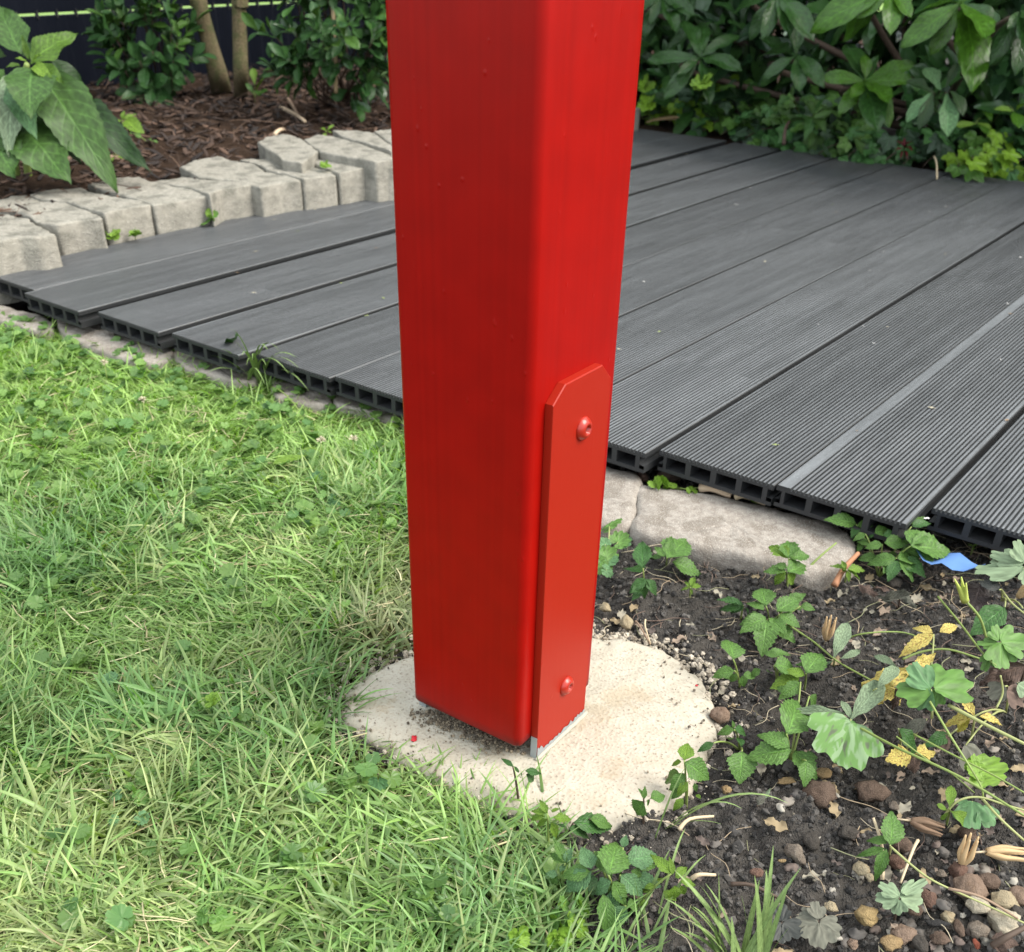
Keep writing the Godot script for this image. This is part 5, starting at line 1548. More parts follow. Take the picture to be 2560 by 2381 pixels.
# ---------------------------------------------------------------- weeds, each a plant
func weeds() -> void:
	plant("weed", "dark leafed weed standing behind the post at the soil edge", "weed", Vector3(0.1309, -0.004, -0.8811), "elder", [M.weed_dark], [
		[Vector3(0.1252, 0.03, -0.8783), Vector3(0.1252, 0.045, -0.9169), 0.5], [Vector3(0.1278, 0.025, -0.8662), Vector3(0.111, 0.014, -0.8581), 0.6], [Vector3(0.1282, 0.025, -0.8662), Vector3(0.1394, 0.012, -0.8578), 0.6],
		[Vector3(0.1267, 0.025, -0.8661), Vector3(0.1262, 0.008, -0.856), 0.5]], M.stem)
	plant("weed", "green leaf pair of a weed in front of the pale slab behind the post", "weed", Vector3(0.1601, -0.004, -0.9521), "elder", [M.weed], [
		[Vector3(0.1537, 0.02, -0.9166), Vector3(0.1805, 0.024, -0.9594), 0.7], [Vector3(0.1517, 0.02, -0.9187), Vector3(0.1422, 0.026, -0.9327), 0.55], [Vector3(0.1547, 0.016, -0.9214), Vector3(0.1602, 0.034, -0.9404), 0.5]], M.stem)
	plant("creeping_weed", "pale tangle of small leaves right behind the post", "weed", Vector3(0.0963, -0.004, -0.9396), "round", [M.weed_blue, M.weed], [
		[Vector3(0.0912, 0.018, -0.9189), Vector3(0.0857, 0.024, -0.9281), 0.9], [Vector3(0.0923, 0.018, -0.919), Vector3(0.1014, 0.022, -0.928), 0.9], [Vector3(0.0945, 0.015, -0.9155), Vector3(0.105, 0.018, -0.9108), 0.9],
		[Vector3(0.0887, 0.014, -0.9082), Vector3(0.0829, 0.01, -0.8974), 0.9], [Vector3(0.0915, 0.014, -0.8997), Vector3(0.0995, 0.009, -0.9), 0.9], [Vector3(0.1074, 0.014, -0.9589), Vector3(0.1179, 0.018, -0.9664), 0.9],
		[Vector3(0.11, 0.012, -0.9603), Vector3(0.1225, 0.014, -0.9621), 0.9], [Vector3(0.1011, 0.01, -0.9998), Vector3(0.1149, 0.018, -1.0054), 0.3], [Vector3(0.0931, 0.016, -0.9498), Vector3(0.0897, 0.02, -0.9564), 0.9],
		[Vector3(0.0844, 0.016, -0.9132), Vector3(0.0908, 0.02, -0.9154), 0.9]], M.stem_pale)
	plant("sprout", "small bright sprout on the dark soil behind the footing", "weed", Vector3(0.1779, -0.004, -0.8918), "sprig", [M.weed_bright], [
		[Vector3(0.173, 0.012, -0.8737), Vector3(0.164, 0.009, -0.874), 0.45], [Vector3(0.1737, 0.012, -0.8737), Vector3(0.1865, 0.01, -0.8826), 0.45], [Vector3(0.1744, 0.012, -0.8746), Vector3(0.1786, 0.016, -0.8915), 0.45],
		[Vector3(0.1731, 0.012, -0.8745), Vector3(0.1678, 0.015, -0.8817), 0.45], [Vector3(0.1738, 0.011, -0.8737), Vector3(0.1757, 0.005, -0.8709), 0.45]], M.stem)
	plant("weed", "two tiered lobed weed growing before the middle of the rounded slab", "weed", Vector3(0.2811, -0.004, -0.9142), "sprig", [M.weed, M.weed_bright], [
		[Vector3(0.271, 0.034, -0.8984), Vector3(0.2764, 0.042, -0.9287), 0.75], [Vector3(0.2709, 0.033, -0.9001), Vector3(0.2557, 0.036, -0.9232), 0.75], [Vector3(0.2731, 0.033, -0.9003), Vector3(0.2965, 0.032, -0.9126), 0.75],
		[Vector3(0.2717, 0.032, -0.8998), Vector3(0.2815, 0.024, -0.9007), 0.75], [Vector3(0.2669, 0.026, -0.8864), Vector3(0.2475, 0.02, -0.8956), 0.75], [Vector3(0.267, 0.026, -0.8851), Vector3(0.2566, 0.012, -0.8835), 0.75],
		[Vector3(0.2686, 0.026, -0.8844), Vector3(0.2916, 0.024, -0.905), 0.75], [Vector3(0.2691, 0.025, -0.884), Vector3(0.2799, 0.01, -0.8862), 0.75], [Vector3(0.2688, 0.028, -0.8894), Vector3(0.2573, 0.028, -0.8968), 0.75]], M.stem)
	plant("weed", "bright small weed touching the reddish wood splinter", "weed", Vector3(0.3431, -0.004, -0.9261), "sprig", [M.weed_bright], [
		[Vector3(0.3323, 0.02, -0.9031), Vector3(0.3185, 0.018, -0.9144), 0.55], [Vector3(0.3321, 0.02, -0.9039), Vector3(0.329, 0.025, -0.9136), 0.55], [Vector3(0.3337, 0.02, -0.9032), Vector3(0.355, 0.015, -0.9118), 0.55],
		[Vector3(0.3334, 0.019, -0.9031), Vector3(0.3363, 0.009, -0.8973), 0.55], [Vector3(0.3341, 0.019, -0.904), Vector3(0.3505, 0.011, -0.9035), 0.55], [Vector3(0.3332, 0.018, -0.9048), Vector3(0.3265, 0.011, -0.911), 0.55]], M.stem)
	plant("weed", "large sprawling weed with many leaflets at the rounded end of the slab", "weed", Vector3(0.3846, -0.004, -0.946), "elder", [M.weed, M.weed, M.weed_dark], [
		[Vector3(0.36, 0.03, -0.9827), Vector3(0.3279, 0.038, -0.984), 0.62], [Vector3(0.3599, 0.03, -0.9793), Vector3(0.3761, 0.034, -0.9769), 0.7], [Vector3(0.3623, 0.028, -0.9808), Vector3(0.3532, 0.024, -0.9697), 0.7],
		[Vector3(0.366, 0.028, -0.9657), Vector3(0.3533, 0.024, -0.9605), 0.62], [Vector3(0.3745, 0.03, -0.9634), Vector3(0.3931, 0.036, -0.9663), 0.8], [Vector3(0.3746, 0.028, -0.9624), Vector3(0.3678, 0.022, -0.9659), 0.6],
		[Vector3(0.3791, 0.026, -0.9476), Vector3(0.3621, 0.022, -0.947), 0.7], [Vector3(0.3805, 0.028, -0.9464), Vector3(0.4069, 0.03, -0.9471), 0.7], [Vector3(0.3809, 0.032, -0.9553), Vector3(0.3966, 0.036, -0.9547), 0.7],
		[Vector3(0.3995, 0.036, -0.9261), Vector3(0.4548, 0.024, -0.9479), 0.62], [Vector3(0.4008, 0.036, -0.9284), Vector3(0.4204, 0.044, -0.957), 0.75], [Vector3(0.4131, 0.036, -0.9686), Vector3(0.4364, 0.042, -0.9755), 0.5],
		[Vector3(0.387, 0.024, -0.9222), Vector3(0.3601, 0.016, -0.9264), 0.6], [Vector3(0.3877, 0.024, -0.9209), Vector3(0.4211, 0.018, -0.9349), 0.6], [Vector3(0.3883, 0.022, -0.9214), Vector3(0.3766, 0.01, -0.9017), 0.62],
		[Vector3(0.3899, 0.022, -0.9215), Vector3(0.4041, 0.01, -0.9032), 0.62], [Vector3(0.412, 0.034, -0.9748), Vector3(0.4334, 0.04, -0.989), 0.5]], M.stem)
	plant("weed", "five leafed weed in the middle of the bare soil", "weed", Vector3(0.2497, -0.004, -0.8356), "elder", [M.weed], [
		[Vector3(0.2356, 0.026, -0.8208), Vector3(0.2355, 0.034, -0.8532), 0.72], [Vector3(0.2335, 0.024, -0.8163), Vector3(0.2199, 0.028, -0.8297), 0.66], [Vector3(0.2349, 0.02, -0.8113), Vector3(0.2105, 0.016, -0.7947), 0.66],
		[Vector3(0.2358, 0.018, -0.8089), Vector3(0.2285, 0.004, -0.7764), 0.72], [Vector3(0.246, 0.022, -0.8181), Vector3(0.271, 0.03, -0.8354), 0.66], [Vector3(0.2483, 0.02, -0.8157), Vector3(0.2678, 0.016, -0.8057), 0.75],
		[Vector3(0.2603, 0.02, -0.8373), Vector3(0.2778, 0.028, -0.8439), 0.7], [Vector3(0.2748, 0.014, -0.8417), Vector3(0.2893, 0.014, -0.8391), 0.7]], M.stem)
	plant("weed", "dark curled weed left of the five leafed weed", "weed", Vector3(0.2239, -0.004, -0.8576), "sprig", [M.weed_dark], [
		[Vector3(0.2193, 0.014, -0.8401), Vector3(0.1955, 0.014, -0.8506), 0.5], [Vector3(0.2178, 0.013, -0.8365), Vector3(0.1974, 0.008, -0.8434), 0.5], [Vector3(0.2199, 0.014, -0.8378), Vector3(0.2076, 0.008, -0.836), 0.5],
		[Vector3(0.2207, 0.014, -0.8363), Vector3(0.2259, 0.006, -0.8332), 0.5]], M.stem)
	plant("weed", "weed with serrated round leaves on the soil right behind the footing", "weed", Vector3(0.2045, -0.004, -0.7386), "elder", [M.weed], [
		[Vector3(0.1905, 0.028, -0.7296), Vector3(0.1913, 0.036, -0.7577), 0.85], [Vector3(0.1896, 0.026, -0.7156), Vector3(0.1706, 0.02, -0.7151), 0.75], [Vector3(0.1915, 0.024, -0.7144), Vector3(0.1871, 0.014, -0.714), 0.7],
		[Vector3(0.1964, 0.022, -0.7142), Vector3(0.2004, 0.01, -0.7129), 0.7]], M.stem)
	plant("weed", "three leaf weed between two dry stems near the pale curled leaves", "weed", Vector3(0.2383, -0.004, -0.7434), "elder", [M.weed], [
		[Vector3(0.2252, 0.026, -0.7243), Vector3(0.25, 0.022, -0.731), 0.8], [Vector3(0.2309, 0.026, -0.7376), Vector3(0.2188, 0.028, -0.7445), 0.6], [Vector3(0.2141, 0.022, -0.7245), Vector3(0.2057, 0.014, -0.7231), 0.7],
		[Vector3(0.2222, 0.024, -0.745), Vector3(0.2471, 0.024, -0.7503), 0.4]], M.stem)
	plant("weed", "broad leaf pair with a small leaf beside the pale curled leaves", "weed", Vector3(0.2621, -0.004, -0.7412), "elder", [M.weed, M.weed_bright], [
		[Vector3(0.2515, 0.024, -0.7171), Vector3(0.2714, 0.034, -0.7446), 0.72], [Vector3(0.2509, 0.022, -0.7167), Vector3(0.2336, 0.024, -0.7231), 0.7], [Vector3(0.2539, 0.026, -0.7256), Vector3(0.2443, 0.028, -0.7264), 0.6]], M.stem)
	plant("weed", "tall leafed weed left of the mildewed leaf on the soil", "weed", Vector3(0.2286, -0.004, -0.6379), "elder", [M.weed], [
		[Vector3(0.2141, 0.034, -0.6216), Vector3(0.2364, 0.04, -0.6678), 0.62], [Vector3(0.2168, 0.026, -0.6155), Vector3(0.1947, 0.034, -0.6254), 0.7], [Vector3(0.2183, 0.024, -0.614), Vector3(0.1835, 0.02, -0.6118), 0.72],
		[Vector3(0.2288, 0.02, -0.607), Vector3(0.2276, 0.008, -0.5904), 0.75], [Vector3(0.2414, 0.03, -0.6962), Vector3(0.2229, 0.02, -0.6853), 0.6], [Vector3(0.2455, 0.028, -0.6795), Vector3(0.256, 0.016, -0.6808), 0.8]], M.stem)
	plant("weed", "bright climbing weed overlapping the right rim of the footing", "weed", Vector3(0.1373, -0.004, -0.5831), "elder", [M.weed_bright, M.weed], [
		[Vector3(0.1307, 0.034, -0.5873), Vector3(0.1349, 0.04, -0.6032), 0.8], [Vector3(0.1312, 0.033, -0.5865), Vector3(0.1532, 0.02, -0.5824), 0.78], [Vector3(0.1286, 0.033, -0.5864), Vector3(0.1213, 0.026, -0.591), 0.6],
		[Vector3(0.1315, 0.024, -0.5839), Vector3(0.1209, 0.014, -0.5758), 0.65], [Vector3(0.1338, 0.02, -0.5787), Vector3(0.1263, 0.01, -0.5737), 0.6], [Vector3(0.1391, 0.018, -0.58), Vector3(0.1423, 0.01, -0.5777), 0.5],
		[Vector3(0.1304, 0.012, -0.5694), Vector3(0.123, 0.004, -0.5637), 0.6]], M.stem)
	plant("weed", "weed with a hanging heart shaped leaf at the right rim of the footing", "weed", Vector3(0.1909, -0.004, -0.6555), "elder", [M.weed, M.weed_dark], [
		[Vector3(0.1769, 0.026, -0.6351), Vector3(0.1633, 0.022, -0.6367), 0.7], [Vector3(0.1771, 0.026, -0.6365), Vector3(0.1907, 0.02, -0.6386), 0.7], [Vector3(0.1767, 0.026, -0.6373), Vector3(0.1757, 0.032, -0.6391), 0.6],
		[Vector3(0.1594, 0.022, -0.6231), Vector3(0.1465, 0.016, -0.6191), 0.5], [Vector3(0.1821, 0.016, -0.6206), Vector3(0.1799, 0.004, -0.5983), 1.05]], M.stem)
	plant("seedling", "slim seedling before the lower right rim of the footing", "weed", Vector3(0.1017, -0.004, -0.5576), "elder", [M.weed], [
		[Vector3(0.0972, 0.03, -0.5481), Vector3(0.098, 0.038, -0.5527), 0.5], [Vector3(0.0969, 0.028, -0.5474), Vector3(0.0923, 0.012, -0.5493), 1], [Vector3(0.0999, 0.027, -0.5498), Vector3(0.1032, 0.02, -0.5512), 0.7],
		[Vector3(0.1027, 0.028, -0.5511), Vector3(0.1149, 0.026, -0.5572), 0.85], [Vector3(0.0979, 0.03, -0.5481), Vector3(0.0933, 0.037, -0.5525), 0.4]], M.stem_brown)
	plant("seedling", "dark seedling standing in front of the post on the footing", "weed", Vector3(0.0086, -0.004, -0.5775), "elder", [M.weed_dark], [
		[Vector3(0.0025, 0.034, -0.5746), Vector3(-0.0064, 0.038, -0.5805), 0.4], [Vector3(0.007, 0.03, -0.5726), Vector3(0.0024, 0.034, -0.5768), 0.4], [Vector3(0.0115, 0.032, -0.5727), Vector3(0.0243, 0.028, -0.5751), 0.5],
		[Vector3(0.0123, 0.029, -0.5721), Vector3(0.0205, 0.02, -0.5754), 0.75], [Vector3(0.0093, 0.03, -0.5716), Vector3(0.0079, 0.024, -0.5738), 0.6]], M.stem_brown)
	plant("weed", "bright serrated weed at the front rim of the footing", "weed", Vector3(0.0303, -0.004, -0.5285), "sprig", [M.weed_bright], [
		[Vector3(0.0272, 0.034, -0.5261), Vector3(0.0217, 0.04, -0.5341), 0.55], [Vector3(0.0258, 0.033, -0.5244), Vector3(0.0145, 0.028, -0.5266), 0.55], [Vector3(0.0301, 0.034, -0.5276), Vector3(0.0362, 0.036, -0.5301), 0.55],
		[Vector3(0.0315, 0.032, -0.5237), Vector3(0.0452, 0.026, -0.5291), 0.55], [Vector3(0.03, 0.028, -0.5237), Vector3(0.0349, 0.014, -0.5218), 0.55], [Vector3(0.0265, 0.034, -0.5265), Vector3(0.0159, 0.034, -0.5286), 0.55],
		[Vector3(0.0274, 0.03, -0.5246), Vector3(0.0197, 0.022, -0.5249), 0.55]], M.stem)
	plant("weed", "dark broad leaf lying over the front rim of the footing", "weed", Vector3(0.0408, -0.004, -0.5391), "elder", [M.weed_dark], [
		[Vector3(0.0467, 0.018, -0.534), Vector3(0.0794, 0.01, -0.5408), 0.5], [Vector3(0.0431, 0.016, -0.5304), Vector3(0.0629, 0.006, -0.5336), 0.45], [Vector3(0.0408, 0.018, -0.5293), Vector3(0.0354, 0.02, -0.5308), 0.5]], M.stem_brown)
	plant("weed", "large blue green weed at the bottom, in front of the footing", "weed", Vector3(0.0769, -0.004, -0.4812), "elder", [M.weed_blue, M.weed], [
		[Vector3(0.0782, 0.034, -0.4951), Vector3(0.0803, 0.04, -0.5013), 0.75], [Vector3(0.0669, 0.034, -0.4697), Vector3(0.0757, 0.042, -0.4982), 0.8], [Vector3(0.0805, 0.03, -0.4857), Vector3(0.1035, 0.03, -0.4957), 0.75],
		[Vector3(0.0821, 0.028, -0.4877), Vector3(0.1034, 0.02, -0.493), 0.6], [Vector3(0.0562, 0.032, -0.4764), Vector3(0.0499, 0.038, -0.4921), 0.75], [Vector3(0.0554, 0.03, -0.4765), Vector3(0.0352, 0.022, -0.4788), 0.6],
		[Vector3(0.0563, 0.03, -0.4766), Vector3(0.0376, 0.012, -0.4734), 0.62], [Vector3(0.0592, 0.028, -0.4966), Vector3(0.0709, 0.022, -0.4801), 0.6], [Vector3(0.0691, 0.028, -0.4696), Vector3(0.0573, 0.018, -0.4682), 0.85],
		[Vector3(0.07, 0.028, -0.4696), Vector3(0.0806, 0.012, -0.4629), 0.6], [Vector3(0.0694, 0.022, -0.467), Vector3(0.0723, 0.006, -0.4586), 0.75], [Vector3(0.0641, 0.022, -0.4645), Vector3(0.0686, 0.002, -0.4418), 0.42],
		[Vector3(0.0759, 0.026, -0.4775), Vector3(0.0925, 0.016, -0.4683), 0.7], [Vector3(0.0832, 0.026, -0.4813), Vector3(0.0923, 0.022, -0.4809), 0.7], [Vector3(0.0795, 0.012, -0.4626), Vector3(0.0688, 0.002, -0.4527), 0.8],
		[Vector3(0.0805, 0.012, -0.4638), Vector3(0.0912, 0.006, -0.468), 0.8]], M.stem)
	plant("weed", "pale small leafed weed between the serrated weed and the large blue green weed", "weed", Vector3(0.0357, -0.004, -0.494), "sprig", [M.weed, M.weed_blue], [
		[Vector3(0.0395, 0.024, -0.4887), Vector3(0.0316, 0.032, -0.5037), 0.5], [Vector3(0.0395, 0.024, -0.4887), Vector3(0.0439, 0.03, -0.4983), 0.6], [Vector3(0.0386, 0.024, -0.4887), Vector3(0.0287, 0.026, -0.497), 0.6],
		[Vector3(0.0344, 0.018, -0.4834), Vector3(0.0261, 0.018, -0.4846), 0.8], [Vector3(0.0344, 0.017, -0.4831), Vector3(0.0304, 0.008, -0.4831), 0.8], [Vector3(0.0361, 0.02, -0.484), Vector3(0.0406, 0.022, -0.4913), 0.6]], M.stem)
	plant("weed", "bright curled weed on the soil behind the coarse grass tuft", "weed", Vector3(0.0855, -0.004, -0.4768), "elder", [M.weed_bright], [
		[Vector3(0.1085, 0.034, -0.4724), Vector3(0.0957, 0.042, -0.4827), 0.5], [Vector3(0.1095, 0.033, -0.4722), Vector3(0.1082, 0.042, -0.4798), 0.4], [Vector3(0.1112, 0.033, -0.4723), Vector3(0.1205, 0.034, -0.479), 0.6],
		[Vector3(0.1151, 0.028, -0.4712), Vector3(0.1266, 0.024, -0.4724), 0.6], [Vector3(0.1113, 0.028, -0.4677), Vector3(0.1104, 0.014, -0.4645), 0.75], [Vector3(0.1152, 0.026, -0.4696), Vector3(0.1196, 0.016, -0.4687), 0.6],
		[Vector3(0.1112, 0.032, -0.4709), Vector3(0.1154, 0.034, -0.4721), 0.8]], M.stem)
	plant("lawn_weed", "round scalloped leaf in the grass at the bottom edge, left of two", "weed", Vector3(0.0097, -0.004, -0.4407), "round", [M.weed_bright], [
		[Vector3(0.0084, 0.015, -0.4346), Vector3(0.0094, 0.005, -0.4323), 0.8], [Vector3(0.0102, 0.013, -0.431), Vector3(0.0163, 0.011, -0.4346), 0.8], [Vector3(0.0068, 0.013, -0.4309), Vector3(0.0029, 0.007, -0.434), 0.8]], M.stem)
	plant("lawn_weed", "round scalloped leaf at the bottom edge below the blue green weed", "weed", Vector3(0.0355, -0.004, -0.4405), "round", [M.weed_bright], [
		[Vector3(0.0336, 0.015, -0.4355), Vector3(0.0349, 0.003, -0.4352), 0.85], [Vector3(0.0354, 0.011, -0.4335), Vector3(0.0418, 0.007, -0.4379), 0.8], [Vector3(0.0329, 0.011, -0.4335), Vector3(0.0282, 0.005, -0.4374), 0.8]], M.stem)
	plant("lawn_weed", "cluster of small scalloped leaves under the large blue green weed", "weed", Vector3(0.0384, -0.004, -0.4569), "round", [M.weed, M.weed_bright], [
		[Vector3(0.0387, 0.011, -0.4643), Vector3(0.0432, 0.007, -0.4671), 1], [Vector3(0.0378, 0.011, -0.4643), Vector3(0.0345, 0.009, -0.4659), 1], [Vector3(0.05, 0.011, -0.4624), Vector3(0.0555, 0.005, -0.467), 1],
		[Vector3(0.05, 0.011, -0.4624), Vector3(0.0485, 0.003, -0.4648), 1], [Vector3(0.0326, 0.007, -0.4541), Vector3(0.0274, 0.001, -0.4572), 1], [Vector3(0.0343, 0.007, -0.453), Vector3(0.034, -0.001, -0.4536), 1],
		[Vector3(0.0412, 0.009, -0.4538), Vector3(0.0384, 0.009, -0.4546), 1], [Vector3(0.0428, 0.009, -0.4527), Vector3(0.0473, 0.005, -0.4545), 1], [Vector3(0.0421, 0.007, -0.4522), Vector3(0.0446, -0.001, -0.4529), 1],
		[Vector3(0.0498, 0.005, -0.4487), Vector3(0.0551, -0.001, -0.4504), 1]], M.stem)
	plant("lawn_weed", "long flat pale leaf lying on the lawn left of the post", "weed", Vector3(-0.2542, -0.004, -1.1646), "lance", [M.weed_bright], [
		[Vector3(-0.2543, 0.011, -1.1586), Vector3(-0.2923, 0.013, -1.1327), 0.28], [Vector3(-0.2734, 0.009, -1.1648), Vector3(-0.2453, 0.007, -1.1909), 0.25], [Vector3(-0.249, 0.005, -1.1394), Vector3(-0.2634, 0.001, -1.1285), 0.3]], M.stem)
	plant("lawn_weed", "round leafed weed with a dark hollow beside it, left of the post", "weed", Vector3(-0.233, -0.004, -1.1137), "round", [M.weed, M.weed_blue], [
		[Vector3(-0.2301, 0.009, -1.1034), Vector3(-0.2221, 0.003, -1.0987), 0.9], [Vector3(-0.2325, 0.009, -1.1033), Vector3(-0.2407, 0.003, -1.102), 0.9], [Vector3(-0.205, 0.007, -1.0816), Vector3(-0.1939, 0.001, -1.0816), 1],
		[Vector3(-0.2049, 0.007, -1.0498), Vector3(-0.2111, -0.001, -1.0487), 1]], M.stem)
	plant("lawn_weed", "big toothed leaf in the lawn at the deck edge left of the post", "weed", Vector3(-0.3723, -0.004, -1.4307), "sprig", [M.weed], [
		[Vector3(-0.3801, 0.015, -1.4364), Vector3(-0.3513, 0.005, -1.4064), 0.4], [Vector3(-0.2795, 0.013, -1.2722), Vector3(-0.2833, 0.021, -1.2859), 0.5], [Vector3(-0.2795, 0.013, -1.2722), Vector3(-0.2702, 0.007, -1.2653), 0.5],
		[Vector3(-0.3765, 0.013, -1.4255), Vector3(-0.3815, 0.035, -1.4237), 0.35]], M.stem)
	plant("lawn_weed", "light green leaf low beside the left side of the post", "weed", Vector3(-0.1659, -0.004, -1.2935), "elder", [M.weed_bright, M.weed], [
		[Vector3(-0.1712, 0.011, -1.2502), Vector3(-0.1526, 0.013, -1.2576), 0.6], [Vector3(-0.1815, 0.009, -1.268), Vector3(-0.1864, 0.015, -1.2752), 0.7], [Vector3(-0.1682, 0.005, -1.2446), Vector3(-0.1571, 0.003, -1.2394), 0.7]], M.stem)
	plant("lawn_weed", "single bright three part leaf in the mid lawn left of the footing", "weed", Vector3(-0.2542, -0.004, -0.6847), "round", [M.weed_bright], [
		[Vector3(-0.2464, 0.017, -0.6662), Vector3(-0.2372, 0.021, -0.669), 0.7], [Vector3(-0.2475, 0.017, -0.6675), Vector3(-0.2514, 0.019, -0.6658), 0.7], [Vector3(-0.2463, 0.017, -0.6648), Vector3(-0.2524, 0.011, -0.668), 0.7]], M.stem)
	plant("lawn_weed", "pale round leaf pair in the grass left of the footing", "weed", Vector3(-0.3521, -0.004, -0.7176), "round", [M.weed_blue], [
		[Vector3(-0.345, 0.007, -0.7059), Vector3(-0.3377, 0.009, -0.7082), 0.9], [Vector3(-0.3454, 0.007, -0.7045), Vector3(-0.3508, 0.009, -0.7073), 0.9], [Vector3(-0.3449, 0.007, -0.703), Vector3(-0.3466, 0.003, -0.7014), 0.9]], M.stem)
	plant("lawn_weed", "grey green scalloped leaf in the front grass left of the footing", "weed", Vector3(-0.1012, -0.004, -0.5901), "round", [M.weed_blue], [
		[Vector3(-0.0985, 0.015, -0.5761), Vector3(-0.0983, 0.007, -0.5759), 1.1]], M.stem)
	plant("lawn_weed", "scalloped leaf trio in the straw coloured front lawn", "weed", Vector3(-0.287, -0.004, -0.567), "round", [M.weed_blue, M.weed], [
		[Vector3(-0.2918, 0.005, -0.5638), Vector3(-0.2974, 0.003, -0.5631), 1], [Vector3(-0.2748, 0.007, -0.559), Vector3(-0.2682, 0.007, -0.5628), 1], [Vector3(-0.2683, 0.005, -0.541), Vector3(-0.2625, 0.003, -0.5383), 1],
		[Vector3(-0.2871, 0.005, -0.5728), Vector3(-0.2853, 0.007, -0.5761), 0.9], [Vector3(-0.289, 0.003, -0.5402), Vector3(-0.285, 0.001, -0.5374), 0.9]], M.stem)
	plant("lawn_weed", "scalloped leaf pair at the bottom of the lawn, in long grass", "weed", Vector3(-0.1967, -0.004, -0.4501), "round", [M.weed], [
		[Vector3(-0.198, 0.009, -0.4475), Vector3(-0.2037, 0.005, -0.4466), 1], [Vector3(-0.1889, 0.009, -0.4478), Vector3(-0.1844, 0.003, -0.4476), 1], [Vector3(-0.1993, 0.009, -0.4474), Vector3(-0.1978, 0.013, -0.4481), 0.9]], M.stem)
	plant("lawn_weed", "yellowish feathery leaf lying across the long front grass", "weed", Vector3(-0.1375, -0.004, -0.5105), "sprig", [M.weed_bright], [
		[Vector3(-0.1322, 0.023, -0.4943), Vector3(-0.121, 0.025, -0.4973), 0.35], [Vector3(-0.1336, 0.023, -0.4943), Vector3(-0.1459, 0.021, -0.4973), 0.35], [Vector3(-0.1324, 0.021, -0.4944), Vector3(-0.1314, 0.009, -0.4953), 0.3]], M.stem)
	plant("wall_weed", "bright clover like weed at the foot of the stones beside the first board", "weed", Vector3(-0.7479, 0.049, -1.9705), "round", [M.weed_bright], [
		[Vector3(-0.7415, 0.066, -1.9618), Vector3(-0.7536, 0.072, -1.964), 0.9], [Vector3(-0.7408, 0.066, -1.9619), Vector3(-0.7274, 0.072, -1.9669), 0.9], [Vector3(-0.7414, 0.064, -1.9601), Vector3(-0.7496, 0.056, -1.9525), 0.9],
		[Vector3(-0.7393, 0.064, -1.9603), Vector3(-0.7312, 0.056, -1.9574), 0.9]], M.stem)
	plant("wall_weed", "small bright weed right of the clover like weed at the stone foot", "weed", Vector3(-0.7191, 0.047, -2.0086), "round", [M.weed_bright], [
		[Vector3(-0.7089, 0.062, -1.9827), Vector3(-0.7185, 0.066, -1.9867), 0.9], [Vector3(-0.7095, 0.062, -1.9871), Vector3(-0.7072, 0.07, -1.9825), 0.9], [Vector3(-0.707, 0.062, -1.9814), Vector3(-0.6966, 0.064, -1.9799), 0.9],
		[Vector3(-0.7073, 0.062, -1.9754), Vector3(-0.7173, 0.056, -1.9823), 0.9], [Vector3(-0.7036, 0.062, -1.9729), Vector3(-0.7013, 0.056, -1.9841), 0.9]], M.stem)
	plant("wall_weed", "two tiered bright weed in a joint of the stone border", "weed", Vector3(-0.6204, 0.041, -2.1727), "round", [M.weed_bright, M.weed], [
		[Vector3(-0.6019, 0.07, -2.109), Vector3(-0.605, 0.08, -2.1121), 0.9], [Vector3(-0.5987, 0.068, -2.1103), Vector3(-0.5856, 0.068, -2.1119), 0.9], [Vector3(-0.5991, 0.066, -2.1029), Vector3(-0.5955, 0.058, -2.107), 0.9],
		[Vector3(-0.6092, 0.056, -2.1063), Vector3(-0.6217, 0.052, -2.1147), 0.9], [Vector3(-0.6069, 0.074, -2.1234), Vector3(-0.5978, 0.08, -2.1216), 0.9]], M.stem)
	plant("wall_weed", "bright weed at the stone foot nearest the post", "weed", Vector3(-0.4435, 0.049, -2.3452), "round", [M.weed_bright], [
		[Vector3(-0.4387, 0.066, -2.3136), Vector3(-0.453, 0.066, -2.3118), 0.9], [Vector3(-0.4376, 0.066, -2.3195), Vector3(-0.4384, 0.076, -2.3175), 0.9], [Vector3(-0.4348, 0.066, -2.3102), Vector3(-0.4212, 0.07, -2.3111), 0.9],
		[Vector3(-0.4355, 0.064, -2.3086), Vector3(-0.4297, 0.054, -2.3034), 0.9], [Vector3(-0.4352, 0.066, -2.3179), Vector3(-0.4234, 0.074, -2.3139), 0.9]], M.stem)
	plant("wall_weed", "yellow green weed on top of the stone border below the tall shrub", "weed", Vector3(-0.4862, 0.107, -2.7854), "obov", [M.weed_bright], [
		[Vector3(-0.4715, 0.125, -2.7103), Vector3(-0.4884, 0.135, -2.7257), 0.5], [Vector3(-0.4724, 0.125, -2.7244), Vector3(-0.4573, 0.135, -2.7398), 0.5], [Vector3(-0.4737, 0.122, -2.7159), Vector3(-0.4762, 0.116, -2.6991), 0.5],
		[Vector3(-0.4699, 0.124, -2.7173), Vector3(-0.462, 0.12, -2.7312), 0.5]], M.stem)
	plant("wall_weed", "small weed between the rear stones of the border", "weed", Vector3(-0.4241, 0.102, -2.3979), "round", [M.weed_bright], [
		[Vector3(-0.4191, 0.12, -2.3506), Vector3(-0.4267, 0.124, -2.3483), 0.9], [Vector3(-0.4169, 0.12, -2.3575), Vector3(-0.4115, 0.126, -2.3586), 0.9], [Vector3(-0.4145, 0.118, -2.3519), Vector3(-0.4051, 0.116, -2.3603), 0.9],
		[Vector3(-0.4182, 0.117, -2.3484), Vector3(-0.4198, 0.112, -2.3379), 0.9]], M.stem)
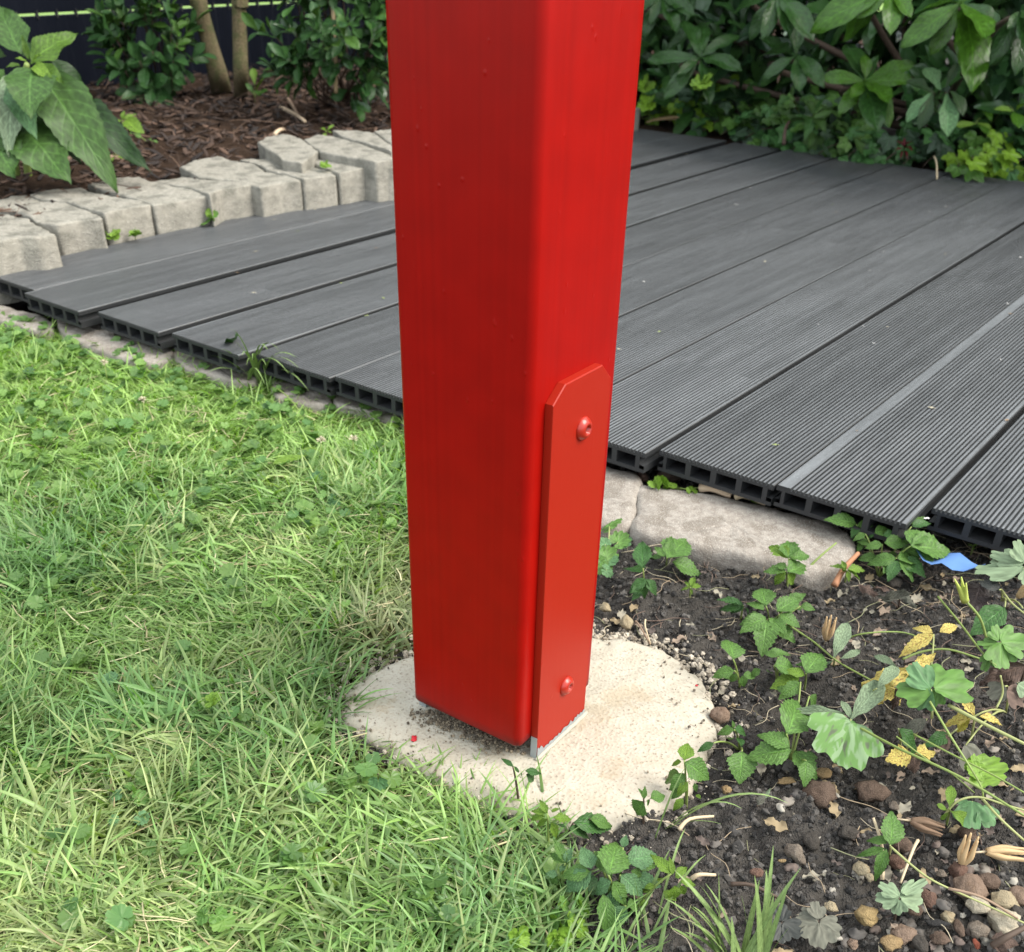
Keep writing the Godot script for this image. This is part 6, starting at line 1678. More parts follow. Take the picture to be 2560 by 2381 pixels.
	plant("wall_weed", "pale leafed weed at the far left foot of the stones", "weed", Vector3(-0.9029, 0.035, -1.8835), "round", [M.weed, M.weed_bright], [
		[Vector3(-0.8845, 0.066, -1.8544), Vector3(-0.901, 0.072, -1.8522), 0.9], [Vector3(-0.8862, 0.066, -1.861), Vector3(-0.8761, 0.076, -1.8572), 0.9], [Vector3(-0.882, 0.065, -1.8561), Vector3(-0.8697, 0.068, -1.8681), 0.9],
		[Vector3(-0.8806, 0.064, -1.8496), Vector3(-0.8797, 0.058, -1.85), 0.9], [Vector3(-0.8657, 0.054, -1.8385), Vector3(-0.856, 0.052, -1.8475), 0.9], [Vector3(-0.8694, 0.05, -1.828), Vector3(-0.8639, 0.048, -1.8045), 0.9]], M.stem)
	plant("mulch_weed", "light green three leaf weed on the mulch beside the big leaves", "weed", Vector3(-0.9694, 0.109, -2.7663), "elder", [M.weed_bright], [
		[Vector3(-0.9817, 0.125, -2.8034), Vector3(-0.9754, 0.145, -2.8078), 0.6], [Vector3(-0.9805, 0.124, -2.7953), Vector3(-1.0071, 0.118, -2.7798), 0.6], [Vector3(-0.9736, 0.124, -2.7965), Vector3(-0.9215, 0.115, -2.7479), 0.6],
		[Vector3(-0.9794, 0.124, -2.8032), Vector3(-0.9526, 0.138, -2.8241), 0.4]], M.stem)
	plant("mulch_weed", "small yellow green weed cluster under the tip of the big leaves", "weed", Vector3(-0.9268, 0.091, -2.5161), "obov", [M.weed_bright], [
		[Vector3(-0.915, 0.108, -2.452), Vector3(-0.9193, 0.12, -2.4497), 0.6], [Vector3(-0.9109, 0.108, -2.4526), Vector3(-0.9012, 0.118, -2.4527), 0.6], [Vector3(-0.8844, 0.108, -2.4447), Vector3(-0.8769, 0.12, -2.4561), 0.6],
		[Vector3(-0.8828, 0.106, -2.4452), Vector3(-0.8683, 0.106, -2.4473), 0.6], [Vector3(-0.887, 0.106, -2.4446), Vector3(-0.8915, 0.102, -2.4329), 0.6]], M.stem)
	plant("mulch_weed", "single upright leaf at the edge of the mulch bed", "weed", Vector3(-0.9279, 0.085, -2.4019), "lance", [M.weed], [
		[Vector3(-0.9032, 0.1, -2.3428), Vector3(-0.9192, 0.125, -2.3719), 0.25], [Vector3(-0.9028, 0.1, -2.3429), Vector3(-0.8941, 0.112, -2.3515), 0.35]], M.stem)
	plant("mulch_weed", "small dull seedling at the centre of the mulch", "weed", Vector3(-0.8774, 0.097, -2.6772), "obov", [M.weed], [
		[Vector3(-0.8572, 0.112, -2.6109), Vector3(-0.8647, 0.118, -2.6242), 0.7], [Vector3(-0.8551, 0.112, -2.6112), Vector3(-0.8421, 0.11, -2.6129), 0.7], [Vector3(-0.9251, 0.112, -2.6958), Vector3(-0.9316, 0.114, -2.6954), 0.7],
		[Vector3(-0.9206, 0.112, -2.6965), Vector3(-0.9054, 0.11, -2.6842), 0.7]], M.stem)
	plant("edge_weed", "yellow green weed clump in the gap below the third deck board", "weed", Vector3(-0.6387, -0.004, -1.6424), "round", [M.weed_bright, M.weed], [
		[Vector3(-0.6365, 0.026, -1.5969), Vector3(-0.6439, 0.03, -1.5982), 0.9], [Vector3(-0.635, 0.026, -1.597), Vector3(-0.6264, 0.032, -1.5982), 0.9], [Vector3(-0.611, 0.022, -1.5729), Vector3(-0.6217, 0.018, -1.575), 0.9],
		[Vector3(-0.6086, 0.022, -1.575), Vector3(-0.6048, 0.026, -1.58), 0.9], [Vector3(-0.5984, 0.02, -1.5803), Vector3(-0.5857, 0.018, -1.578), 0.9], [Vector3(-0.5963, 0.018, -1.5771), Vector3(-0.5906, 0.01, -1.5786), 0.9],
		[Vector3(-0.6008, 0.018, -1.5767), Vector3(-0.6137, 0.01, -1.5833), 0.9], [Vector3(-0.5529, 0.012, -1.5568), Vector3(-0.5588, 0.016, -1.5534), 0.9], [Vector3(-0.5514, 0.012, -1.5569), Vector3(-0.5417, 0.014, -1.5563), 0.9]], M.stem)
	plant("edge_weed", "broad leafed grassy weed sprouting at the deck edge left of the post", "weed", Vector3(-0.4352, -0.004, -1.5277), "lance", [M.weed_dark, M.weed], [
		[Vector3(-0.4219, 0.02, -1.4852), Vector3(-0.3964, 0.075, -1.4155), 0.25], [Vector3(-0.4135, 0.016, -1.4846), Vector3(-0.3892, 0.03, -1.4756), 0.2], [Vector3(-0.4102, 0.014, -1.482), Vector3(-0.3758, 0.014, -1.472), 0.22],
		[Vector3(-0.4048, 0.016, -1.4853), Vector3(-0.3908, 0.04, -1.463), 0.2], [Vector3(-0.3924, 0.01, -1.4653), Vector3(-0.3614, 0.006, -1.454), 0.2]], M.stem)
	plant("edge_weed", "tiny bright seedling under the right end of the deck", "weed", Vector3(0.4983, -0.004, -0.9964), "sprig", [M.weed_bright], [
		[Vector3(0.4842, 0.014, -0.9704), Vector3(0.4789, 0.016, -0.9703), 0.5], [Vector3(0.4846, 0.014, -0.9704), Vector3(0.4878, 0.018, -0.969), 0.5], [Vector3(0.4838, 0.014, -0.9695), Vector3(0.4891, 0.008, -0.9758), 0.5]], M.stem)
	plant("edge_weed", "yellow green seedlings between the dark stones and the slab", "weed", Vector3(0.1724, -0.004, -1.1316), "round", [M.weed_bright], [
		[Vector3(0.1565, 0.016, -1.0949), Vector3(0.15, 0.018, -1.0943), 0.9], [Vector3(0.1616, 0.016, -1.0952), Vector3(0.1652, 0.026, -1.0916), 0.9], [Vector3(0.1695, 0.016, -1.0986), Vector3(0.1716, 0.026, -1.0937), 0.9],
		[Vector3(0.1704, 0.016, -1.0958), Vector3(0.1778, 0.012, -1.1017), 0.9], [Vector3(0.1797, 0.014, -1.0976), Vector3(0.1856, 0.014, -1.1009), 0.9], [Vector3(0.1982, 0.014, -1.0847), Vector3(0.1929, 0.016, -1.0842), 0.9],
		[Vector3(0.2022, 0.014, -1.0866), Vector3(0.2082, 0.01, -1.0906), 0.9], [Vector3(0.2663, 0.014, -1.0667), Vector3(0.2622, 0.016, -1.0662), 0.9], [Vector3(0.2676, 0.014, -1.0668), Vector3(0.2737, 0.01, -1.0724), 0.9]], M.stem)


func columbine() -> void:
	plant("columbine", "big mildewed pale lobed leaf on the bare soil", "columbine", Vector3(0.2719, 0.025, -0.6323), "col", [M.mildew], [
		[Vector3(0.2656, 0.04, -0.6339), Vector3(0.2414, 0.028, -0.6055), 0.95], [Vector3(0.2654, 0.04, -0.6298), Vector3(0.2607, 0.022, -0.5952), 0.85]], M.stem_pale)
	plant("columbine", "pale narrow curled leaves above the mildewed leaf", "columbine", Vector3(0.2936, -0.004, -0.7005), "lance", [M.pale], [
		[Vector3(0.2656, 0.04, -0.6339), Vector3(0.3019, 0.055, -0.6745), 0.34], [Vector3(0.2656, 0.04, -0.6407), Vector3(0.223, 0.036, -0.6544), 0.2], [Vector3(0.268, 0.038, -0.6351), Vector3(0.262, 0.046, -0.6524), 0.4],
		[Vector3(0.289, 0.054, -0.6573), Vector3(0.3155, 0.06, -0.6873), 0.3]], M.stem_pale)
	plant("columbine", "pale silver green curled leaves beside the upright dry pod", "columbine", Vector3(0.2973, -0.004, -0.7798), "lance", [M.pale], [
		[Vector3(0.2775, 0.03, -0.7324), Vector3(0.2951, 0.05, -0.7658), 0.34], [Vector3(0.2847, 0.026, -0.7368), Vector3(0.3052, 0.03, -0.7465), 0.3], [Vector3(0.2795, 0.026, -0.7349), Vector3(0.2693, 0.016, -0.7382), 0.3]], M.stem_pale)
	plant("columbine", "yellow leaf with a brown rim left of the forked yellow leaf", "columbine", Vector3(0.3588, 0.035, -0.7211), "elder", [M.yellow], [
		[Vector3(0.3623, 0.05, -0.7438), Vector3(0.3329, 0.034, -0.7338), 0.42], [Vector3(0.362, 0.05, -0.7455), Vector3(0.3481, 0.052, -0.7554), 0.6], [Vector3(0.3672, 0.052, -0.7444), Vector3(0.3866, 0.056, -0.7534), 0.5]], M.stem_pale)
	plant("columbine", "crumpled yellow leaf cluster left of the green lobed leaf", "columbine", Vector3(0.3402, 0.027, -0.708), "dry", [M.yellow], [
		[Vector3(0.3307, 0.044, -0.6964), Vector3(0.2928, 0.034, -0.7026), 0.62], [Vector3(0.327, 0.042, -0.6944), Vector3(0.3271, 0.026, -0.7046), 0.8], [Vector3(0.3325, 0.046, -0.6983), Vector3(0.3527, 0.052, -0.7103), 0.5]], M.stem_pale)
	plant("columbine", "green lobed leaf with a hole at the middle right of the bed", "columbine", Vector3(0.3275, 0.055, -0.6326), "col", [M.weed, M.weed_blue], [
		[Vector3(0.3199, 0.072, -0.6334), Vector3(0.2964, 0.066, -0.6403), 0.9], [Vector3(0.3195, 0.072, -0.632), Vector3(0.3111, 0.056, -0.6319), 0.9], [Vector3(0.3229, 0.072, -0.6349), Vector3(0.3555, 0.074, -0.6531), 0.8],
		[Vector3(0.3195, 0.072, -0.6348), Vector3(0.3066, 0.082, -0.6523), 0.7], [Vector3(0.3264, 0.07, -0.6363), Vector3(0.3225, 0.056, -0.6321), 0.9]], M.stem_pale)
	plant("columbine", "green rounded lobed leaf at the right edge of the bed", "columbine", Vector3(0.4082, 0.051, -0.7073), "col", [M.weed], [
		[Vector3(0.3979, 0.072, -0.7017), Vector3(0.4212, 0.07, -0.7057), 0.95], [Vector3(0.397, 0.072, -0.7001), Vector3(0.3966, 0.056, -0.6844), 0.95], [Vector3(0.3976, 0.072, -0.7032), Vector3(0.3945, 0.082, -0.7121), 0.9],
		[Vector3(0.3967, 0.07, -0.7014), Vector3(0.3809, 0.068, -0.7055), 0.5], [Vector3(0.3941, 0.066, -0.7008), Vector3(0.3873, 0.048, -0.6931), 0.45]], M.stem_pale)
	plant("columbine", "pale green lobed leaves under the right end of the deck", "columbine", Vector3(0.4762, 0.055, -0.8303), "col", [M.pale], [
		[Vector3(0.4635, 0.072, -0.8243), Vector3(0.4262, 0.062, -0.837), 0.55], [Vector3(0.4646, 0.074, -0.8288), Vector3(0.4405, 0.076, -0.8466), 0.5], [Vector3(0.4651, 0.076, -0.8293), Vector3(0.4569, 0.092, -0.8406), 0.7],
		[Vector3(0.466, 0.07, -0.824), Vector3(0.4632, 0.06, -0.8117), 0.6]], M.stem_pale)
	plant("columbine", "folded dark leaf at the right edge beside the green pod", "columbine", Vector3(0.4649, 0.035, -0.8431), "big", [M.dark_leaf, M.weed_dark], [
		[Vector3(0.4419, 0.056, -0.8115), Vector3(0.4271, 0.06, -0.8257), 0.8], [Vector3(0.4413, 0.05, -0.7914), Vector3(0.408, 0.034, -0.7699), 0.6], [Vector3(0.4564, 0.05, -0.7849), Vector3(0.4474, 0.046, -0.7999), 0.5]], M.stem_pale)
	plant("columbine", "blackened curled leaf beside the folded dark leaf", "columbine", Vector3(0.443, 0.029, -0.8171), "dry", [M.dark_brown_leaf], [
		[Vector3(0.4377, 0.046, -0.8394), Vector3(0.4223, 0.03, -0.8071), 0.7], [Vector3(0.4508, 0.044, -0.8014), Vector3(0.4423, 0.026, -0.7834), 0.4]], M.stem_brown)
	plant("columbine", "mauve brown withered leaf at the right edge", "columbine", Vector3(0.4388, 0.027, -0.72), "dry", [M.brown_leaf], [
		[Vector3(0.4256, 0.048, -0.7029), Vector3(0.3925, 0.034, -0.7033), 0.8], [Vector3(0.4293, 0.042, -0.7052), Vector3(0.3976, 0.028, -0.7036), 0.6]], M.stem_brown)
	plant("columbine", "yellow ragged leaf with a brown dried rim near the right edge", "columbine", Vector3(0.3677, 0.029, -0.6396), "sprig", [M.yellow], [
		[Vector3(0.3596, 0.048, -0.632), Vector3(0.3401, 0.034, -0.6384), 0.5], [Vector3(0.36, 0.048, -0.6334), Vector3(0.3487, 0.058, -0.6459), 0.5], [Vector3(0.3645, 0.046, -0.6347), Vector3(0.3878, 0.036, -0.638), 0.4],
		[Vector3(0.3581, 0.044, -0.6342), Vector3(0.3542, 0.026, -0.6393), 0.5]], M.stem_pale)
	plant("columbine", "dried yellow brown ruffled leaf below the mildewed leaf", "columbine", Vector3(0.3235, -0.004, -0.6311), "dry", [M.yellow, M.brown_leaf], [
		[Vector3(0.3102, 0.026, -0.6116), Vector3(0.2907, 0.018, -0.6105), 0.9], [Vector3(0.3119, 0.026, -0.6117), Vector3(0.3181, 0.01, -0.6047), 0.9], [Vector3(0.314, 0.026, -0.6131), Vector3(0.3309, 0.022, -0.6169), 0.9]], M.stem_pale)
	plant("columbine", "dried tan flower remnant under the yellow leaf cluster", "columbine", Vector3(0.333, -0.004, -0.7145), "dry", [M.yellow, M.brown_leaf], [
		[Vector3(0.3148, 0.038, -0.6798), Vector3(0.298, 0.022, -0.6779), 0.7], [Vector3(0.3166, 0.038, -0.6799), Vector3(0.3171, 0.02, -0.674), 0.7], [Vector3(0.3201, 0.034, -0.6824), Vector3(0.3281, 0.02, -0.6825), 0.6]], M.stem_brown)
	plant("columbine", "small green lobed leaf trio on the long right stem", "columbine", Vector3(0.3739, -0.004, -0.615), "round", [M.weed_bright], [
		[Vector3(0.3503, 0.034, -0.584), Vector3(0.3455, 0.044, -0.5914), 0.8], [Vector3(0.3491, 0.034, -0.5827), Vector3(0.3388, 0.036, -0.584), 0.8], [Vector3(0.3515, 0.034, -0.5828), Vector3(0.3716, 0.036, -0.5866), 0.7]], M.stem)
	plant("columbine", "bright leaf sprig left of the bluish leaf near the right edge", "columbine", Vector3(0.3333, -0.004, -0.5693), "lance", [M.weed_bright], [
		[Vector3(0.32, 0.026, -0.5515), Vector3(0.3245, 0.036, -0.5675), 0.42], [Vector3(0.3189, 0.024, -0.5512), Vector3(0.3111, 0.028, -0.553), 0.6], [Vector3(0.321, 0.024, -0.5502), Vector3(0.3416, 0.014, -0.5472), 0.5],
		[Vector3(0.3202, 0.022, -0.5511), Vector3(0.3163, 0.014, -0.5508), 0.4]], M.stem)
	plant("columbine", "bluish lobed leaf under the bright leaf sprig", "columbine", Vector3(0.3558, -0.004, -0.5632), "col", [M.weed_blue], [
		[Vector3(0.3392, 0.026, -0.5591), Vector3(0.337, 0.012, -0.5438), 0.9], [Vector3(0.347, 0.024, -0.5569), Vector3(0.353, 0.012, -0.5469), 0.9], [Vector3(0.3357, 0.024, -0.5565), Vector3(0.3296, 0.024, -0.562), 0.8]], M.stem_pale)
	plant("columbine", "two large light lobed leaves above the pebbles", "columbine", Vector3(0.2796, -0.004, -0.5335), "elder", [M.weed], [
		[Vector3(0.2659, 0.026, -0.5119), Vector3(0.2721, 0.04, -0.5339), 0.72], [Vector3(0.2646, 0.026, -0.5139), Vector3(0.2524, 0.024, -0.5218), 0.65], [Vector3(0.2628, 0.024, -0.511), Vector3(0.2441, 0.014, -0.5122), 0.3],
		[Vector3(0.2634, 0.024, -0.5104), Vector3(0.255, 0.008, -0.4953), 0.42]], M.stem_pale)
	plant("columbine", "pale glaucous lobed leaf lying on the gravel", "columbine", Vector3(0.2667, -0.004, -0.474), "col", [M.pale], [
		[Vector3(0.2622, 0.018, -0.4708), Vector3(0.2484, 0.014, -0.475), 0.8], [Vector3(0.2618, 0.018, -0.4694), Vector3(0.2608, 0.008, -0.465), 0.9], [Vector3(0.2632, 0.018, -0.4703), Vector3(0.2806, 0.014, -0.4763), 0.8],
		[Vector3(0.2617, 0.02, -0.4709), Vector3(0.2509, 0.022, -0.4807), 0.6], [Vector3(0.2642, 0.02, -0.4729), Vector3(0.2831, 0.022, -0.4831), 0.35]], M.stem_brown)
	plant("weed", "toothed leaf at the front rim of the footing, left of the slim seedling", "weed", Vector3(0.0639, -0.004, -0.5498), "elder", [M.weed], [
		[Vector3(0.0587, 0.018, -0.5384), Vector3(0.0774, 0.008, -0.5424), 0.6]], M.stem_brown)
	plant("columbine", "dark green leaf hanging below the stems at the right of the bed", "columbine", Vector3(0.3219, -0.004, -0.6499), "big", [M.weed_dark, M.grey_leaf], [
		[Vector3(0.304, 0.034, -0.6321), Vector3(0.3263, 0.014, -0.6253), 0.5], [Vector3(0.329, 0.036, -0.643), Vector3(0.3054, 0.024, -0.6329), 0.4], [Vector3(0.347, 0.026, -0.637), Vector3(0.3279, 0.022, -0.6276), 0.6]], M.stem_pale)
	plant("columbine", "grey green withered leaves at the right edge above the long stems", "columbine", Vector3(0.435, -0.004, -0.719), "col", [M.grey_leaf, M.brown_leaf, M.pale], [
		[Vector3(0.3919, 0.056, -0.6622), Vector3(0.3828, 0.044, -0.6633), 0.9], [Vector3(0.3947, 0.052, -0.6619), Vector3(0.4112, 0.044, -0.6588), 0.9], [Vector3(0.4035, 0.056, -0.6656), Vector3(0.414, 0.05, -0.6597), 0.8],
		[Vector3(0.3536, 0.03, -0.6191), Vector3(0.3656, 0.012, -0.6082), 0.8], [Vector3(0.3461, 0.026, -0.6342), Vector3(0.3361, 0.018, -0.63), 0.8]], M.stem_pale)
	plant("dead_leaf", "large crumpled grey green dead leaf at the bottom edge", "dead leaf", Vector3(0.213, -0.004, -0.4664), "col", [M.grey_leaf], [
		[Vector3(0.2065, 0.01, -0.4562), Vector3(0.1961, 0.012, -0.4634), 0.9], [Vector3(0.2068, 0.012, -0.4563), Vector3(0.205, 0.016, -0.4677), 0.8], [Vector3(0.2077, 0.01, -0.4553), Vector3(0.2211, 0.008, -0.4492), 0.9],
		[Vector3(0.2072, 0.009, -0.4552), Vector3(0.2034, 0.005, -0.4377), 0.9], [Vector3(0.2061, 0.01, -0.4543), Vector3(0.1913, 0.008, -0.4573), 0.7]], M.stem_brown)
	plant("dead_leaf", "blackish wet dead leaf beside the grey green dead leaf", "dead leaf", Vector3(0.1853, -0.004, -0.4599), "col", [M.dark_leaf], [
		[Vector3(0.1822, 0.008, -0.4552), Vector3(0.1707, 0.005, -0.4446), 0.9], [Vector3(0.183, 0.009, -0.4562), Vector3(0.1849, 0.014, -0.4669), 0.7], [Vector3(0.1837, 0.008, -0.4552), Vector3(0.1948, 0.005, -0.4472), 0.9]], M.stem_brown)
	plant("dead_leaf", "pale brown crisp dead leaf in the lower right corner", "dead leaf", Vector3(0.3365, -0.004, -0.454), "dry", [M.brown_leaf], [
		[Vector3(0.3164, 0.012, -0.4438), Vector3(0.3378, 0.01, -0.4426), 0.6], [Vector3(0.3178, 0.01, -0.442), Vector3(0.3234, 0.004, -0.433), 0.6]], M.stem_brown)
	plant("dead_leaf", "small silvery curled dead leaf above the grey shard", "dead leaf", Vector3(0.195, -0.004, -0.5878), "dry", [M.grey_leaf, M.pale], [
		[Vector3(0.1861, 0.008, -0.5675), Vector3(0.1922, 0.018, -0.5748), 0.5], [Vector3(0.1916, 0.01, -0.5727), Vector3(0.1961, 0.018, -0.5762), 0.4]], M.stem_brown)
	plant("dead_leaf", "crumpled pale dead leaf below the blue plastic scrap", "dead leaf", Vector3(0.3879, -0.004, -0.886), "dry", [M.grey_leaf], [
		[Vector3(0.3585, 0.01, -0.8622), Vector3(0.3863, 0.012, -0.8644), 0.45], [Vector3(0.3812, 0.012, -0.8763), Vector3(0.3942, 0.008, -0.8592), 0.4], [Vector3(0.3684, 0.008, -0.8579), Vector3(0.3553, 0.01, -0.866), 0.4]], M.stem_brown)
	plant("dead_leaf", "brown curled dead leaf between the splinter and the pale dead leaf", "dead leaf", Vector3(0.3659, -0.004, -0.91), "dry", [M.brown_leaf], [
		[Vector3(0.3451, 0.008, -0.8955), Vector3(0.357, 0.014, -0.8758), 0.5], [Vector3(0.3573, 0.012, -0.8833), Vector3(0.3769, 0.008, -0.8805), 0.35]], M.stem_brown)
	plant("dead_leaf", "withered cream leaf pair right of the pale curled leaves", "dead leaf", Vector3(0.3481, -0.004, -0.7822), "lance", [M.pale], [
		[Vector3(0.3421, 0.01, -0.752), Vector3(0.3245, 0.018, -0.7584), 0.4], [Vector3(0.3426, 0.01, -0.7504), Vector3(0.3319, 0.012, -0.7588), 0.3]], M.stem_brown)
	# long bare stems sprawling in from the right
	var sprawl := thing("columbine", "tangle of long bare yellow green stems sprawling in from the right edge", "columbine", Vector3(0.4206, 0, -0.6099))
	for e in [
		[[Vector3(0.2695, 0.035, -0.6348), Vector3(0.2864, 0.05, -0.59), Vector3(0.3174, 0.06, -0.5464), Vector3(0.3475, 0.06, -0.5094)], 0.0017],
		[[Vector3(0.3356, 0.06, -0.6306), Vector3(0.3546, 0.06, -0.6088), Vector3(0.3768, 0.06, -0.5857)], 0.0024],
		[[Vector3(0.3157, 0.07, -0.6209), Vector3(0.3247, 0.06, -0.5922), Vector3(0.342, 0.04, -0.565), Vector3(0.3462, 0.03, -0.5597)], 0.0014],
		[[Vector3(0.4095, 0.02, -0.8559), Vector3(0.3991, 0.04, -0.7797), Vector3(0.3868, 0.06, -0.7054), Vector3(0.3918, 0.06, -0.6846)], 0.0016],
		[[Vector3(0.297, 0.02, -0.7747), Vector3(0.3107, 0.035, -0.7647), Vector3(0.3448, 0.04, -0.7603), Vector3(0.3653, 0.04, -0.7403)], 0.0013],
		[[Vector3(0.3443, 0.02, -0.7481), Vector3(0.3619, 0.025, -0.7535), Vector3(0.3827, 0.03, -0.7506), Vector3(0.4066, 0.03, -0.7369)], 0.0018],
		[[Vector3(0.2567, 0.012, -0.8117), Vector3(0.2708, 0.02, -0.7718), Vector3(0.2798, 0.03, -0.7277), Vector3(0.2952, 0.04, -0.6883)], 0.0015],
		[[Vector3(0.2665, 0.025, -0.5116), Vector3(0.2785, 0.022, -0.4961), Vector3(0.2903, 0.02, -0.4845), Vector3(0.3212, 0.012, -0.4734), Vector3(0.3441, 0.01, -0.4591)], 0.0013],
		[[Vector3(0.4494, 0.05, -0.8217), Vector3(0.4501, 0.05, -0.7992), Vector3(0.455, 0.05, -0.7813)], 0.0016],
		[[Vector3(0.3193, 0.012, -0.5546), Vector3(0.3254, 0.03, -0.5543), Vector3(0.3396, 0.035, -0.5541), Vector3(0.3558, 0.035, -0.5468), Vector3(0.3678, 0.035, -0.5416)], 0.0014],
		[[Vector3(0.3792, 0.05, -0.6413), Vector3(0.3837, 0.06, -0.648), Vector3(0.3782, 0.075, -0.6502)], 0.0014],
		[[Vector3(0.296, 0.04, -0.6152), Vector3(0.3198, 0.03, -0.5972), Vector3(0.3364, 0.02, -0.5993), Vector3(0.3548, 0.01, -0.5864)], 0.001],
		[[Vector3(0.3103, 0.04, -0.6184), Vector3(0.3282, 0.045, -0.5902), Vector3(0.3487, 0.05, -0.5611), Vector3(0.3638, 0.05, -0.5434)], 0.0012],
		[[Vector3(0.3446, 0.03, -0.5597), Vector3(0.3507, 0.03, -0.5373), Vector3(0.3667, 0.02, -0.5262)], 0.0016]]:
		var keys := []
		for q in e[0]:
			keys.append(q - sprawl.position)
		part("stem", tube(bend(keys, 5), e[1] * 0.66, e[1] * 0.5, 7), M.stem_pale if keys.size() % 2 else M.stem, sprawl)
	# green two horned pod on its stalk
	var pod := thing("green_pod", "upright yellow green two horned seed pod at the right of the bed", "seed pod", Vector3(0.4145, 0.04, -0.7544))
	part("stalk", tube(bend([Vector3.ZERO, Vector3(0.4036, 0.06, -0.7562) - pod.position, Vector3(0.3879, 0.075, -0.7598) - pod.position], 4), 0.0013, 0.0011, 6), M.stem, pod)
	for tip in [Vector3(0.3653, 0.105, -0.7446), Vector3(0.3721, 0.105, -0.7478), Vector3(0.3771, 0.1, -0.7466)]:
		var a: Vector3 = Vector3(0.3869, 0.076, -0.7588) - pod.position
		var b: Vector3 = tip - pod.position
		part("follicle", tube([a, a.lerp(b, 0.15), a.lerp(b, 0.45), a.lerp(b, 0.7), b], 0.0036, 0.0005, 8), M.pod_green, pod)
	# coarse grass tufts standing on the soil
	for e in [["coarse bright grass tuft at the bottom edge right of the leafy weeds", Vector3(0.1507, 0, -0.414), [Vector3(0.1021, 0.075, -0.4367), Vector3(0.1272, 0.08, -0.4309), Vector3(0.1412, 0.07, -0.422), Vector3(0.176, 0.085, -0.4322), Vector3(0.1502, 0.07, -0.4203), Vector3(0.1131, 0.06, -0.4218), Vector3(0.0993, 0.05, -0.4138), Vector3(0.1215, 0.07, -0.4133), Vector3(0.1589, 0.075, -0.4222), Vector3(0.1382, 0.05, -0.4232), Vector3(0.1672, 0.08, -0.4221), Vector3(0.1162, 0.075, -0.4248), Vector3(0.1486, 0.08, -0.4296), Vector3(0.1094, 0.045, -0.4144)], 0.0046],
			["sparse arching grass stalks beside the bright curled weed", Vector3(0.1013, 0, -0.4603), [Vector3(0.1084, 0.04, -0.4883), Vector3(0.1235, 0.03, -0.5184), Vector3(0.0807, 0.05, -0.4549), Vector3(0.1347, 0.03, -0.4942)], 0.0022],
			["wispy grass clump on the deck edge left of the post", Vector3(-0.3757, 0, -1.4256), [Vector3(-0.3833, 0.095, -1.3597), Vector3(-0.4095, 0.06, -1.3846), Vector3(-0.3188, 0.07, -1.3381), Vector3(-0.3003, 0.06, -1.3606), Vector3(-0.3615, 0.075, -1.3201), Vector3(-0.3326, 0.075, -1.3423), Vector3(-0.3054, 0.05, -1.3276), Vector3(-0.4181, 0.055, -1.3739), Vector3(-0.3479, 0.07, -1.3161)], 0.0035],
			["single long bent grass blades over the footing's lower right rim", Vector3(0.1161, 0, -0.5538), [Vector3(0.2013, 0.03, -0.5475), Vector3(0.1651, 0.035, -0.5355), Vector3(0.1526, 0.02, -0.5348), Vector3(0.1262, 0.05, -0.5609)], 0.0020]]:
		var t := thing("grass_tuft", e[0], "grass tuft", e[1], "")
		var tips := []
		for q in e[2]:
			tips.append(q)
			if e[2].size() > 5:
				for rep in 1:
					tips.append(q + Vector3(rng.randfn(0, 0.014), rng.randf_range(-0.03, -0.002), rng.randfn(0, 0.014)))
		for q in tips:
			var tip: Vector3 = q - t.position
			var root := Vector3(rng.randf_range(-0.012, 0.012), -0.004, rng.randf_range(-0.012, 0.012))
			part("blade", blade(root, tip, e[3] * rng.randf_range(0.7, 1.2)), M.tuft, t)


